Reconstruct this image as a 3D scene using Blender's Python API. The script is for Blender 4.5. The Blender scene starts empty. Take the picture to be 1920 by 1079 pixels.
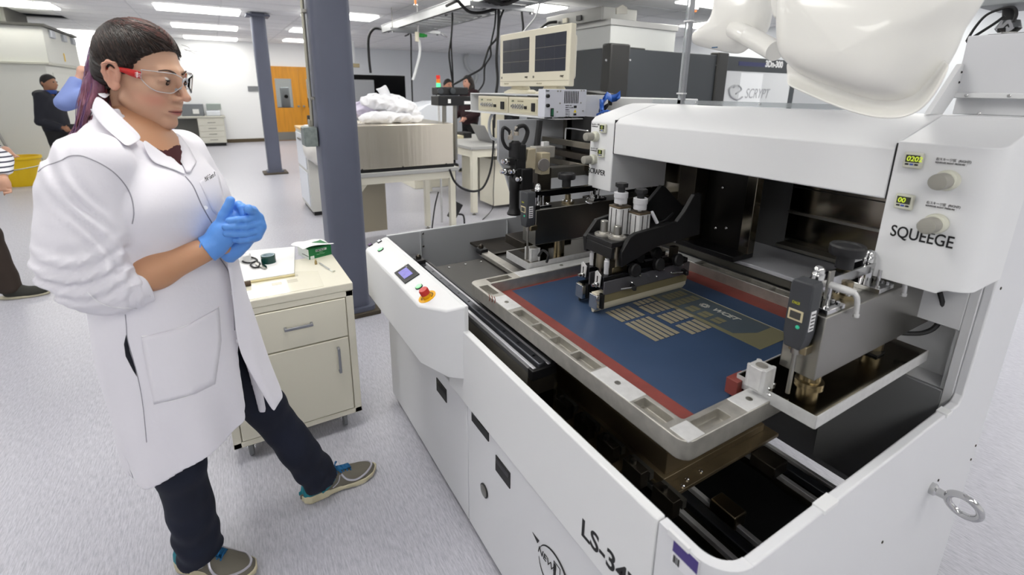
import bpy, bmesh, math, random
import numpy as np
from mathutils import Vector, Matrix
random.seed(7)
SC = bpy.context.scene
COL = SC.collection
PI = math.pi
rad = math.radians

# ------------------------------------------------------------------ camera, exposure
F_PX, CX, CY, CAM_H = 908.0, 960.0, 417.5, 1.52
_t, _r, _h = rad(15.22), rad(0.717), rad(-58.93)
FW = Vector((math.sin(_h)*math.cos(_t), math.cos(_h)*math.cos(_t), -math.sin(_t)))
_rt = Vector((math.cos(_h), -math.sin(_h), 0)); _up = _rt.cross(FW)
RT = _rt*math.cos(_r)+_up*math.sin(_r); UP = _up*math.cos(_r)-_rt*math.sin(_r)
CAM = Vector((0, 0, CAM_H))
cam = bpy.data.cameras.new('camera'); cam.sensor_width = 36; cam.lens = F_PX/1920*36
cam.shift_y = -(539.5-CY)/1920; cam.clip_start = .02; cam.clip_end = 100
camo = bpy.data.objects.new('camera', cam); COL.objects.link(camo)
camo.matrix_world = Matrix(((RT.x, UP.x, -FW.x, 0), (RT.y, UP.y, -FW.y, 0), (RT.z, UP.z, -FW.z, CAM_H), (0, 0, 0, 1)))
SC.camera = camo
cam.dof.use_dof = True; cam.dof.focus_distance = 1.75; cam.dof.aperture_fstop = 3.2
SC.view_settings.view_transform = 'Standard'; SC.view_settings.look = 'None'
SC.view_settings.gamma = 1; SC.view_settings.use_curve_mapping = False
SC.view_settings.exposure = 0.0
LAMP = 11.0                      # emission of the ceiling lamps
w = bpy.data.worlds.new('world'); SC.world = w; w.use_nodes = True
w.node_tree.nodes['Background'].inputs[0].default_value = (.8, .85, 1, 1)
w.node_tree.nodes['Background'].inputs[1].default_value = .25
SC.cycles.max_bounces = 8; SC.cycles.diffuse_bounces = 4; SC.cycles.glossy_bounces = 4
SC.cycles.transparent_max_bounces = 12; SC.cycles.sample_clamp_indirect = 6

# a photo pixel is a direction; the plane it touches gives the distance
def ray(px, py): return RT*((px-CX)/F_PX)-UP*((py-CY)/F_PX)+FW
def Z(px, py, z):
    d = ray(px, py); return CAM+d*((z-CAM_H)/d.z)
def XP(px, py, x):
    d = ray(px, py); return CAM+d*(x/d.x)
def YP(px, py, y):
    d = ray(px, py); return CAM+d*(y/d.y)

# ------------------------------------------------------------------ materials
def lin(c):
    return tuple(((v/255)/12.92 if v/255 <= .04045 else ((v/255+.055)/1.055)**2.4) for v in c)
MATS = {}
def mat(name, col, rough=.5, metal=0., bump=None, var=None, spec=.5, emit=0., trans=0., alpha=1., stretch=None, ior=1.45, sheen=0., coat=0., sss=0.):
    if name in MATS: return MATS[name]
    m = bpy.data.materials.new(name); m.use_nodes = True
    nt = m.node_tree; N = nt.nodes; L = nt.links; b = N['Principled BSDF']
    c = lin(col)+(1,)
    b.inputs['Base Color'].default_value = c
    b.inputs['Roughness'].default_value = rough; b.inputs['Metallic'].default_value = metal
    b.inputs['Specular IOR Level'].default_value = spec; b.inputs['IOR'].default_value = ior
    b.inputs['Transmission Weight'].default_value = trans; b.inputs['Alpha'].default_value = alpha
    b.inputs['Sheen Weight'].default_value = sheen; b.inputs['Coat Weight'].default_value = coat
    if sss: b.inputs['Subsurface Weight'].default_value = sss; b.inputs['Subsurface Radius'].default_value = (.012, .005, .003)
    if emit:
        b.inputs['Emission Color'].default_value = c; b.inputs['Emission Strength'].default_value = emit
    if bump or var:
        tc = N.new('ShaderNodeTexCoord'); mp = N.new('ShaderNodeMapping'); L.new(tc.outputs['Object'], mp.inputs[0])
        if stretch: mp.inputs['Scale'].default_value = stretch
    if var:
        n = N.new('ShaderNodeTexNoise'); n.inputs['Scale'].default_value = var[0]; n.inputs['Detail'].default_value = 5
        L.new(mp.outputs[0], n.inputs['Vector'])
        r = N.new('ShaderNodeValToRGB'); L.new(n.outputs[0], r.inputs[0])
        k = var[1]
        r.color_ramp.elements[0].position = .3; r.color_ramp.elements[1].position = .7
        r.color_ramp.elements[0].color = tuple(v*(1-k) for v in c[:3])+(1,)
        r.color_ramp.elements[1].color = tuple(min(1, v*(1+k)) for v in c[:3])+(1,)
        L.new(r.outputs[0], b.inputs['Base Color'])
    if bump:
        n = N.new('ShaderNodeTexNoise'); n.inputs['Scale'].default_value = bump[0]; n.inputs['Detail'].default_value = 4
        L.new(mp.outputs[0], n.inputs['Vector'])
        bp = N.new('ShaderNodeBump'); bp.inputs['Strength'].default_value = bump[1]; bp.inputs['Distance'].default_value = bump[2] if len(bump) > 2 else .002
        L.new(n.outputs[0], bp.inputs['Height']); L.new(bp.outputs[0], b.inputs['Normal'])
    MATS[name] = m
    return m
WHITE = mat('white_enamel', (222, 223, 225), .42, bump=(300, .05))
WHITE2 = mat('white_enamel_panel', (214, 215, 219), .5, bump=(350, .06))
SATIN = mat('satin_grey_sheet', (178, 180, 184), .38, .25, bump=(220, .08))
STEEL = mat('brushed_steel', (150, 148, 142), .3, 1., bump=(60, .12), stretch=(1, 14, 1))
STEELX = mat('polished_sheet_steel', (132, 126, 114), .12, 1., bump=(9, .05))
CHROME = mat('chrome', (200, 200, 200), .1, 1.)
ALU = mat('cast_aluminium', (176, 173, 166), .48, .8, var=(30, .12), bump=(240, .2))
ALUW = mat('bare_aluminium', (205, 205, 205), .5, .35, var=(60, .06), bump=(300, .1))
ALUD = mat('dull_aluminium', (120, 118, 112), .5, .85, bump=(200, .15))
BLACK = mat('black_anodised', (16, 16, 18), .42)
BLACKM = mat('black_plastic', (24, 24, 26), .5, bump=(300, .1))
BLACKG = mat('black_gloss', (10, 10, 12), .12)
RUBBER = mat('black_rubber', (20, 20, 22), .6)
DARK = mat('dark_oiled_steel', (62, 57, 50), .38, .7, var=(12, .3))
DARKP = mat('dark_grey_plate', (70, 68, 66), .45, .6, bump=(160, .1))
INK = mat('black_print', (18, 18, 20), .6)
BEIGE = mat('cream_enamel', (222, 218, 202), .5, bump=(320, .06))
IVORY = mat('ivory_plastic', (222, 216, 196), .45, bump=(350, .05))
GREYPL = mat('warm_grey_plastic', (150, 148, 140), .5)
GREYD = mat('charcoal_paint', (52, 56, 60), .5, bump=(300, .06))
CLEAR = mat('clear_plastic', (245, 248, 250), .04, trans=1., ior=1.3)
BRASS = mat('brass_tint', (150, 138, 112), .3, 1.)

# ------------------------------------------------------------------ mesh building
class MB:
    def __init__(s): s.v = []; s.f = []
    def add(s, vs, fs):
        o = len(s.v); s.v += [tuple(v) for v in vs]; s.f += [tuple(i+o for i in f) for f in fs]; return s
    def box(s, x0, x1, y0, y1, z0, z1):
        return s.add([(x, y, z) for z in (z0, z1) for y in (y0, y1) for x in (x0, x1)],
                     [(0, 2, 3, 1), (4, 5, 7, 6), (0, 1, 5, 4), (2, 6, 7, 3), (0, 4, 6, 2), (1, 3, 7, 5)])
    def obox(s, c, size, X=(1, 0, 0), Y=(0, 1, 0)):
        X = Vector(X).normalized(); Y = Vector(Y); Y = (Y-X*Y.dot(X)).normalized(); W = X.cross(Y); c = Vector(c)
        a, b, d = size[0]/2, size[1]/2, size[2]/2
        return s.add([c+X*(i*a)+Y*(j*b)+W*(k*d) for k in (-1, 1) for j in (-1, 1) for i in (-1, 1)],
                     [(0, 2, 3, 1), (4, 5, 7, 6), (0, 1, 5, 4), (2, 6, 7, 3), (0, 4, 6, 2), (1, 3, 7, 5)])
    def prism(s, pts, d):
        n = len(pts); pts = [Vector(p) for p in pts]; d = Vector(d)
        return s.add(pts+[p+d for p in pts], [tuple(range(n-1, -1, -1)), tuple(range(n, 2*n))]+[(i, (i+1) % n, (i+1) % n+n, i+n) for i in range(n)])
    def cyl(s, p0, p1, r0, r1=None, n=16, cap=True):
        r1 = r0 if r1 is None else r1
        p0, p1 = Vector(p0), Vector(p1); a = (p1-p0).normalized()
        u = a.orthogonal().normalized(); w_ = a.cross(u)
        ring = lambda p, r: [p+(u*math.cos(2*PI*i/n)+w_*math.sin(2*PI*i/n))*r for i in range(n)]
        fs = [(i, (i+1) % n, (i+1) % n+n, i+n) for i in range(n)]
        if cap: fs += [tuple(range(n-1, -1, -1)), tuple(range(n, 2*n))]
        return s.add(ring(p0, r0)+ring(p1, r1), fs)
    def lathe(s, base, axis, prof, n=24, cap=True):
        base = Vector(base); a = Vector(axis).normalized(); u = a.orthogonal().normalized(); w_ = a.cross(u)
        vs = []
        for r, h in prof:
            vs += [base+a*h+(u*math.cos(2*PI*i/n)+w_*math.sin(2*PI*i/n))*max(r, 1e-5) for i in range(n)]
        fs = [(k*n+i, k*n+(i+1) % n, (k+1)*n+(i+1) % n, (k+1)*n+i) for k in range(len(prof)-1) for i in range(n)]
        if cap: fs += [tuple(range(n-1, -1, -1)), tuple(range((len(prof)-1)*n, len(prof)*n))]
        return s.add(vs, fs)
    def tube(s, path, r, n=8, sub=6):
        P = smooth_path(path, sub) if sub > 1 else [Vector(p) for p in path]
        rr = r if callable(r) else (lambda t: r)
        u = None; vs = []
        for i, p in enumerate(P):
            t = (P[min(i+1, len(P)-1)]-P[max(i-1, 0)]).normalized()
            if u is None: u = t.orthogonal().normalized()
            u = (u-t*u.dot(t)).normalized(); w_ = t.cross(u); q = rr(i/(len(P)-1))
            vs += [p+(u*math.cos(2*PI*k/n)+w_*math.sin(2*PI*k/n))*q for k in range(n)]
        m = len(P)
        fs = [(k*n+i, k*n+(i+1) % n, (k+1)*n+(i+1) % n, (k+1)*n+i) for k in range(m-1) for i in range(n)]
        return s.add(vs, fs+[tuple(range(n-1, -1, -1)), tuple(range((m-1)*n, m*n))])
    def loft(s, rings, cap=True):
        n = len(rings[0]); m = len(rings); vs = [Vector(p) for r in rings for p in r]
        fs = [(k*n+i, k*n+(i+1) % n, (k+1)*n+(i+1) % n, (k+1)*n+i) for k in range(m-1) for i in range(n)]
        if cap: fs += [tuple(range(n-1, -1, -1)), tuple(range((m-1)*n, m*n))]
        return s.add(vs, fs)
    def grid(s, rows):
        n = len(rows[0]); m = len(rows)
        return s.add([p for r in rows for p in r], [(k*n+i, k*n+i+1, (k+1)*n+i+1, (k+1)*n+i) for k in range(m-1) for i in range(n-1)])
    def mesh(s, name):
        me = bpy.data.meshes.new(name); me.from_pydata(s.v, [], s.f)
        bm = bmesh.new(); bm.from_mesh(me); bmesh.ops.recalc_face_normals(bm, faces=bm.faces); bm.to_mesh(me); bm.free()
        return me
    def build(s, name, m, parent=None, bevel=0., seg=2, smooth=35, solid=0., subsurf=0):
        me = s.mesh(name); return obj(name, me, m, parent, bevel, seg, smooth, solid, subsurf)
def smooth_path(path, sub):
    P = [Vector(p) for p in path]
    if len(P) < 3: return [P[0].lerp(P[-1], i/sub) for i in range(sub+1)]
    out = []
    for i in range(len(P)-1):
        a, b, c, d = P[max(i-1, 0)], P[i], P[i+1], P[min(i+2, len(P)-1)]
        for k in range(sub):
            t = k/sub
            out.append(.5*((2*b)+(c-a)*t+(2*a-5*b+4*c-d)*t*t+(3*b-a-3*c+d)*t**3))
    out.append(P[-1]); return out
def inv_of(p): return (Matrix.Translation(p.location) @ p.rotation_euler.to_matrix().to_4x4()).inverted() if p.type == 'EMPTY' else Matrix.Identity(4)
def adopt(o, parent):
    o.parent = parent
    if parent is not None:
        q = parent; M = Matrix.Identity(4)
        while q is not None and q.type != 'EMPTY': q = q.parent
        # meshes carry world coordinates, so their own matrix is identity in the world
        o.matrix_parent_inverse = inv_of(parent) if parent.type == 'EMPTY' else Matrix.Identity(4)
    return o
def obj(name, me, m, parent=None, bevel=0., seg=2, smooth=35, solid=0., subsurf=0):
    for x in (m if isinstance(m, (list, tuple)) else [m]): me.materials.append(x)
    o = bpy.data.objects.new(name, me); COL.objects.link(o)
    if smooth:
        for p in me.polygons: p.use_smooth = True
        if smooth < 179: me.set_sharp_from_angle(angle=rad(smooth))
    if solid:
        md = o.modifiers.new('solid', 'SOLIDIFY'); md.thickness = abs(solid); md.offset = 1 if solid > 0 else -1
    if bevel:
        md = o.modifiers.new('bevel', 'BEVEL'); md.width = bevel; md.segments = seg; md.limit_method = 'ANGLE'; md.angle_limit = rad(40)
    if subsurf:
        md = o.modifiers.new('subsurf', 'SUBSURF'); md.levels = subsurf; md.render_levels = subsurf
    return adopt(o, parent)
def tag(o, label=None, cat=None, group=None, kind=None):
    if label: o['label'] = label
    if cat: o['category'] = cat
    if group: o['group'] = group
    if kind: o['kind'] = kind
    return o
def thing(name, label, cat, loc=(0, 0, 0), group=None):
    o = bpy.data.objects.new(name, None); COL.objects.link(o); o.location = loc; o.empty_display_size = .1
    return tag(o, label, cat, group)
def struct(o): o['kind'] = 'structure'; return o
def copy_tree(o, loc=None, parent=None):
    c = o.copy(); COL.objects.link(c)
    if parent is not None: c.parent = parent
    if loc is not None: c.location = loc
    for ch in [x for x in COL.objects if x.parent == o]: copy_tree(ch, None, c)
    return c
def text(s, loc, right, up, size, m, parent=None, align='LEFT', ext=.0004, name='lettering', sx=1., bold=0., shear=0.):
    cu = bpy.data.curves.new(name, 'FONT'); cu.body = s; cu.size = size; cu.align_x = align; cu.extrude = ext; cu.offset = bold; cu.shear = shear
    cu.materials.append(m)
    o = bpy.data.objects.new(name, cu); COL.objects.link(o)
    r = Vector(right).normalized(); u = Vector(up); u = (u-r*u.dot(r)).normalized(); n = r.cross(u)
    M = Matrix(((r.x*sx, u.x, n.x, loc[0]), (r.y*sx, u.y, n.y, loc[1]), (r.z*sx, u.z, n.z, loc[2]), (0, 0, 0, 1)))
    o.parent = parent
    if parent is not None and parent.type == 'EMPTY': o.matrix_parent_inverse = inv_of(parent)
    o.matrix_basis = M
    TEXTS.append(o)
    return o
TEXTS = []
def settle_texts():
    # lettering becomes plain mesh
    dg = bpy.context.evaluated_depsgraph_get()
    for o in TEXTS:
        me = bpy.data.meshes.new_from_object(o.evaluated_get(dg)); nm = o.name
        q = bpy.data.objects.new('lettering', me); COL.objects.link(q); q.parent = o.parent; q.matrix_parent_inverse = o.matrix_parent_inverse.copy(); q.matrix_basis = o.matrix_basis.copy()
        bpy.data.objects.remove(o)
def screws(parent, pts, n_, r=.004, h=.003, m=None, name='screw'):
    for p in pts:
        MB().lathe(p, n_, [(r, 0), (r, h*.6), (r*.6, h), (0, h)], 10).build(name, m or CHROME, parent)

# signed-distance shapes turned to a mesh by surface nets, for bodies and cloth
def sd_caps(P, a, b, ra, rb=None):
    rb = ra if rb is None else rb
    a = np.array(a, float); b = np.array(b, float); ba = b-a
    t = np.clip(((P-a)@ba)/max(ba@ba, 1e-12), 0, 1)
    return np.linalg.norm(P-a-t[..., None]*ba, axis=-1)-(ra+(rb-ra)*t)
def sd_chain(P, pts, k=.01):
    d = None
    for i in range(len(pts)-1):
        e = sd_caps(P, pts[i][:3], pts[i+1][:3], pts[i][3], pts[i+1][3])
        d = e if d is None else smin(d, e, k)
    return d
def sd_ell(P, c, r, R=None):
    q = P-np.array(c, float)
    if R is not None: q = q@np.array(R, float)       # columns of R are the axes
    r = np.array(r, float)
    k0 = np.linalg.norm(q/r, axis=-1); k1 = np.linalg.norm(q/(r*r), axis=-1)
    return k0*(k0-1)/np.maximum(k1, 1e-9)
def smin(a, b, k):
    h = np.clip(.5+.5*(b-a)/k, 0, 1); return b*(1-h)+a*h-k*h*(1-h)
def smax(a, b, k): return -smin(-a, -b, k)
def surface_net(fn, lo, hi, res):
    lo = np.array(lo, float); hi = np.array(hi, float); n = np.ceil((hi-lo)/res).astype(int)+1
    ax = [lo[i]+res*np.arange(n[i]) for i in range(3)]
    V = np.empty(n, np.float32)
    for i0 in range(0, n[0], 24):
        g = np.stack(np.meshgrid(ax[0][i0:i0+24], ax[1], ax[2], indexing='ij'), -1)
        V[i0:i0+24] = fn(g)
    S = V < 0
    c = np.zeros(n-1, np.int32); offs = [(i, j, k) for i in (0, 1) for j in (0, 1) for k in (0, 1)]
    sl = lambda A, o: A[o[0]:A.shape[0]-1+o[0], o[1]:A.shape[1]-1+o[1], o[2]:A.shape[2]-1+o[2]]
    for o in offs: c += sl(S, o)
    act = (c > 0) & (c < 8); idx = -np.ones(n-1, np.int64); ids = np.argwhere(act); idx[act] = np.arange(len(ids))
    acc = np.zeros((len(ids), 3)); cnt = np.zeros(len(ids))
    for a in range(8):
        for b in range(a+1, 8):
            oa, ob = np.array(offs[a]), np.array(offs[b])
            if abs(oa-ob).sum() != 1: continue
            pa = ids+oa; pb = ids+ob; va = V[pa[:, 0], pa[:, 1], pa[:, 2]]; vb = V[pb[:, 0], pb[:, 1], pb[:, 2]]
            m = (va < 0) != (vb < 0); t = np.where(m, va/np.where(m, va-vb, 1), 0)
            acc[m] += (pa+(pb-pa)*t[:, None])[m]; cnt[m] += 1
    verts = lo+acc/np.maximum(cnt, 1)[:, None]*res
    faces = []
    for d in range(3):
        u, w_ = (d+1) % 3, (d+2) % 3
        A = S[tuple(slice(0, -1) if i == d else slice(None) for i in range(3))]; B = S[tuple(slice(1, None) if i == d else slice(None) for i in range(3))]
        e = np.argwhere(A != B)
        e = e[(e[:, u] > 0) & (e[:, w_] > 0) & (e[:, u] < n[u]-1) & (e[:, w_] < n[w_]-1)]
        q = []
        for (du, dw) in ((-1, -1), (0, -1), (0, 0), (-1, 0)):
            c_ = e.copy(); c_[:, u] += du; c_[:, w_] += dw; q.append(idx[c_[:, 0], c_[:, 1], c_[:, 2]])
        q = np.stack(q, 1); fl = A[e[:, 0], e[:, 1], e[:, 2]]
        q[~fl] = q[~fl][:, ::-1]
        faces.append(q)
    return verts, np.concatenate(faces)
def sdf_obj(name, fn, lo, hi, res, m, parent=None, smooth=179, color=None, post=None):
    v, f = surface_net(fn, lo, hi, res)
    if post is not None: v = post(v)
    me = bpy.data.meshes.new(name); me.from_pydata(v.tolist(), [], f.tolist())
    o = obj(name, me, m, parent, smooth=smooth)
    if color is not None:
        ca = me.color_attributes.new('tint', 'FLOAT_COLOR', 'POINT'); cc = np.ones((len(v), 4), np.float32); cc[:, :3] = color(v)
        ca.data.foreach_set('color', cc.ravel())
    return o
def wob(P, f, seed=0):
    # smooth pseudo-noise from crossed sines
    r_ = np.random.RandomState(seed); o = 0
    for i in range(5):
        d = r_.normal(size=3); d /= np.linalg.norm(d)
        o = o+np.sin((P@d)*f*(1+.35*i)+r_.uniform(0, 6.28)+1.7*np.sin((P@np.roll(d, 1))*f*.6))
    return o/5
# ------------------------------------------------------------------ room shell
CEIL = 2.74
def floor_material():
    m = mat('vinyl_floor', (178, 178, 186), .32, bump=(90, .05), var=(3.2, .05), stretch=(1.2, 9, 1))
    nt = m.node_tree; N, L = nt.nodes, nt.links; b = N['Principled BSDF']
    base = b.inputs['Base Color'].links[0].from_socket
    tc = N.new('ShaderNodeTexCoord'); mp = N.new('ShaderNodeMapping'); mp.inputs['Scale'].default_value = (26, 190, 1); mp.inputs['Rotation'].default_value = (0, 0, .15)
    n = N.new('ShaderNodeTexNoise'); n.inputs['Scale'].default_value = 1; n.inputs['Detail'].default_value = 8; n.inputs['Roughness'].default_value = .7
    r = N.new('ShaderNodeValToRGB'); r.color_ramp.elements[0].position = .3; r.color_ramp.elements[1].position = .62
    r.color_ramp.elements[0].color = lin((138, 138, 151))+(1,); r.color_ramp.elements[1].color = lin((196, 196, 205))+(1,)
    mx = N.new('ShaderNodeMix'); mx.data_type = 'RGBA'; mx.inputs[0].default_value = .72
    L.new(tc.outputs['Object'], mp.inputs[0]); L.new(mp.outputs[0], n.inputs['Vector']); L.new(n.outputs[0], r.inputs[0])
    L.new(base, mx.inputs[6]); L.new(r.outputs[0], mx.inputs[7]); L.new(mx.outputs[2], b.inputs['Base Color'])
    return m
FLOORM = floor_material()
WALLW = mat('white_wall_paint', (238, 239, 240), .7, bump=(120, .05))
WALLG = mat('pale_grey_wall_paint', (222, 225, 229), .7, bump=(120, .05))
TILEM = mat('acoustic_tile', (242, 242, 243), .85, bump=(160, .25, .003))
TBAR = mat('ceiling_grid_white', (222, 223, 225), .5)
PLENUM = mat('plenum_black', (14, 14, 13), .9)
X0, X1, Y0, Y1 = -16.0, 3.6, -4.6, 9.2
struct(MB().box(X0-.2, X1+.2, Y0-.2, Y1+.2, -.1, 0).build('floor', FLOORM, smooth=0))
struct(MB().box(X0-.15, X0, Y0, 1.40, 0, CEIL).box(X0-.15, X0, 1.40, 3.05, 2.12, CEIL).build('wall_back', WALLW, smooth=0))
struct(MB().box(X0-.15, X0, 3.05, Y1, 0, CEIL).build('wall_back_grey', WALLG, smooth=0))
struct(MB().box(X0, X1, Y0-.15, Y0, 0, CEIL).build('wall_left', WALLW, smooth=0))
struct(MB().box(X0, X1, Y1, Y1+.15, 0, CEIL).build('wall_right', WALLG, smooth=0))
struct(MB().box(X1, X1+.15, Y0, Y1, 0, CEIL).build('wall_front', WALLW, smooth=0))
struct(MB().box(X0, X0+.015, Y0, 1.38, 0, .1).build('baseboard_back', mat('brown_rubber_base', (84, 72, 52), .6), smooth=0))
# ceiling: black void above, white grid of tees, single tiles where the photo looks
ceil = struct(MB().box(X0-.1, X1+.1, Y0-.1, Y1+.1, CEIL+.28, CEIL+.34).build('ceiling', PLENUM, smooth=0))
lights = []
def light_spots():
    s = [(-9.9, -.02), (-12.55, .05), (-15.3, .15), (-15.6, -2.55), (-10.9, -2.55), (-9.2, 2.05), (-11.95, 2.2), (-14.5, 2.35), (-6.55, 4.1), (-4.75, 6.2)]
    s += [(-7.2, -2.55), (-7.2, 0), (-4.4, -2.55), (-4.4, 0), (-1.6, -2.55), (-6.4, 2.1), (-3.6, 2.1), (-1.9, 6.3), (-8.2, 6.3)]
    s += [(-1.6, 0), (-1.3, 4.2), (1.2, -2.55), (1.2, 0), (1.9, 2.1), (1.4, 4.2), (1.4, 6.3), (-9.5, 8.3), (-6.4, 8.2), (-11.3, 7.2), (-3.4, 8.2), (-.6, 8.2), (-3.9, 4.2)]  # last panels are added, hidden from view, to brighten the right side
    return s
LS = light_spots(); LW, LL = .60, 1.16
TX, TY = .61, 1.22
tile_me = MB().box(-TX/2+.012, TX/2-.012, -TY/2+.012, TY/2-.012, CEIL+.004, CEIL+.02).mesh('ceiling_tile'); tile_me.materials.append(TILEM)
fill = MB(); tees = MB(); nt_ = 0
nx = int((X1-X0)/TX)+1; ny = int((Y1-Y0)/TY)+1
def blocked(cx, cy):
    return any(abs(cx-lx) < (TX+LW)/2-.03 and abs(cy-ly) < (TY+LL)/2-.03 for lx, ly in LS)
for i in range(nx):
    for j in range(ny):
        cx, cy = X0+TX*(i+.5), Y0+TY*(j+.5)
        if -12.9 < cx < -12.2 and -3.6 < cy < -1.9: continue          # tiles taken out
        if cx < -5.2 and -4 < cy < 7.2 and nt_ < 290:
            o = bpy.data.objects.new('ceiling_tile', tile_me); COL.objects.link(o); o.location = (cx, cy, 0); o.parent = ceil; nt_ += 1
        else: fill.box(cx-TX/2+.012, cx+TX/2-.012, cy-TY/2+.012, cy+TY/2-.012, CEIL+.004, CEIL+.02)
for i in range(nx+1): tees.box(X0+TX*i-.012, X0+TX*i+.012, Y0, Y1, CEIL+.001, CEIL+.018)
for j in range(ny+1): tees.box(X0, X1, Y0+TY*j-.012, Y0+TY*j+.012, CEIL+.0005, CEIL+.0175)
fo = fill.build('ceiling_tile_field', TILEM, ceil, smooth=0); fo['kind'] = 'stuff'
tees.build('ceiling_grid', TBAR, ceil, smooth=0)
LIT = mat('lit_diffuser', (255, 253, 246), .5, emit=LAMP)
fr_me = MB().box(-LW/2-.02, LW/2+.02, -LL/2-.02, -LL/2, CEIL-.012, CEIL+.0).box(-LW/2-.02, LW/2+.02, LL/2, LL/2+.02, CEIL-.012, CEIL).box(-LW/2-.02, -LW/2, -LL/2, LL/2, CEIL-.012, CEIL).box(LW/2, LW/2+.02, -LL/2, LL/2, CEIL-.012, CEIL).mesh('frame'); fr_me.materials.append(TBAR)
df_me = MB().box(-LW/2, LW/2, -LL/2, LL/2, CEIL-.03, CEIL-.002).mesh('diffuser'); df_me.materials.append(LIT)
for k, (x, y) in enumerate(LS):
    t = thing('ceiling_light', 'lit rectangular lamp panel set flush in the white tiled ceiling', 'ceiling light', (x, y, 0), 'lamp panels in the ceiling')
    for n_, me in (('frame', fr_me), ('diffuser', df_me)):
        o = bpy.data.objects.new(n_, me); COL.objects.link(o); o.parent = t
# columns
COLM = mat('slate_blue_paint', (92, 96, 112), .45, bump=(140, .1), var=(2.5, .06))
def rrect(cx, cy, hx, hy, r, n=6):
    out = []
    for sx, sy, a0 in ((1, 1, 0), (-1, 1, 90), (-1, -1, 180), (1, -1, 270)):
        for k in range(n+1):
            a = rad(a0+90*k/n); out.append((cx+sx*(hx-r)+r*math.cos(a), cy+sy*(hy-r)+r*math.sin(a)))
    return out
def column(cx, cy, h, plate, flange):
    root = MB().prism([(x, y, 0) for x, y in rrect(cx, cy, h, h, h*.35)], (0, 0, CEIL+.2)).build('column', COLM, smooth=50)
    struct(root)
    MB().box(cx-plate, cx+plate, cy-plate, cy+plate, 0, .03).build('base_plate', mat('dark_base', (70, 62, 50), .6), root, .004)
    MB().prism([(x, y, .03) for x, y in rrect(cx, cy, h*1.25, h*1.25, h*.4)], (0, 0, .03)).build('weld_collar', COLM, root, smooth=50)
    if flange: MB().box(cx-plate*.9, cx+plate*.9, cy-plate*.9, cy+plate*.9, CEIL-.06, CEIL-.03).build('cap_plate', COLM, root, .004)
    return root
c1 = column(-3.30, .655, .118, .17, False)
column(-9.85, .82, .112, .2, True)
# conduit and outlet box on the near column, wired down the side that faces the open floor
eb = thing('electrical_box', 'galvanised outlet box with conduit strapped to the slate blue column', 'outlet box', (-3.28, .5, 1.2))
MB().box(-3.345, -3.225, .455, .53, 1.17, 1.29).build('body', mat('galvanised', (140, 148, 146), .45, .8, var=(40, .15)), eb, .004)
MB().box(-3.34, -3.23, .449, .456, 1.175, 1.285).build('cover_plate', mat('galvanised', (140, 148, 146)), eb, .002)
MB().tube([(-3.285, .50, 1.29), (-3.285, .50, 1.33), (-3.285, .515, 1.4), (-3.285, .522, 2.7)], .011, 10).build('conduit', mat('conduit_steel', (165, 162, 150), .4, .8), eb)
for z in (1.45, 1.95, 2.35): MB().box(-3.305, -3.265, .508, .536, z, z+.02).build('conduit_strap', STEEL, eb)
# wooden double door at the far end
WOOD = mat('maple_veneer', (205, 140, 40), .4, var=(3, .12), stretch=(1, 6, .5))
door = struct(MB().box(-16.0, -15.93, 1.40, 1.46, 0, 2.12).box(-16.0, -15.93, 2.99, 3.05, 0, 2.12).box(-16.0, -15.93, 1.46, 2.99, 2.05, 2.12).build('door_1', WOOD, smooth=0))
for y0, y1 in ((1.465, 2.222), (2.228, 2.985)):
    a, b_ = y0+.12, y1-.2 if y0 < 2 else y1-.12
    if y0 > 2: a = y0+.2
    lf = MB().box(-15.98, -15.94, y0, y1, .01, .96).box(-15.98, -15.94, y0, a, .96, 1.78).box(-15.98, -15.94, b_, y1, .96, 1.78).box(-15.98, -15.94, y0, y1, 1.78, 2.05).build('door_leaf', WOOD, door, smooth=0)
    MB().box(-15.965, -15.955, a, b_, .96, 1.78).build('pane', mat('door_glass', (235, 240, 240), .05, trans=1., ior=1.1), lf, smooth=0)
    MB().box(-15.939, -15.934, y0+.03, y1-.03, .02, .26).build('kick_plate', STEEL, lf, smooth=0)
    yh = y1-.07 if y0 < 2 else y0+.07
    MB().lathe((-15.94, yh, 1.0), (1, 0, 0), [(.03, 0), (.03, .01), (.012, .012), (.012, .05), (.03, .055), (.03, .08), (0, .085)], 14).build('door_knob', STEEL, lf)
# the room seen through the door panes
struct(MB().box(-19.6, -19.5, .2, 4.4, 0, CEIL).build('wall_beyond', WALLW, smooth=0)); struct(MB().box(-19.6, -16.15, .1, .2, 0, CEIL).build('wall_beyond_left', WALLW, smooth=0)); struct(MB().box(-19.6, -16.15, 4.4, 4.5, 0, CEIL).build('wall_beyond_right', WALLW, smooth=0))
struct(MB().box(-19.6, -16.1, .1, 4.5, CEIL, CEIL+.1).build('ceiling_beyond', WALLW, smooth=0)); struct(MB().box(-19.6, -16.2, .1, 4.5, -.1, 0).build('floor_beyond', FLOORM, smooth=0))
t = thing('ceiling_light', 'rectangular lamp panel in the room beyond the wooden doors', 'ceiling light', (-17.8, 2.2, 0))
for n_, me in (('frame', fr_me), ('diffuser', df_me)):
    o = bpy.data.objects.new(n_, me); COL.objects.link(o); o.parent = t
t = thing('instrument_stand', 'grey instrument on a stand seen through the wooden door pane', 'instrument', (-18.2, 2.0, 0))
MB().box(-18.4, -18.0, 1.75, 2.25, 0, .9).build('stand', mat('grey_blue_bench', (120, 126, 140), .5), t)
MB().box(-18.35, -18.05, 1.95, 2.2, .9, 1.55).build('head', mat('pale_grey_plastic', (180, 184, 190), .5), t, .03)
MB().cyl((-18.0, 2.08, 1.25), (-17.95, 2.08, 1.25), .06).build('lens', BLACK, t)
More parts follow.
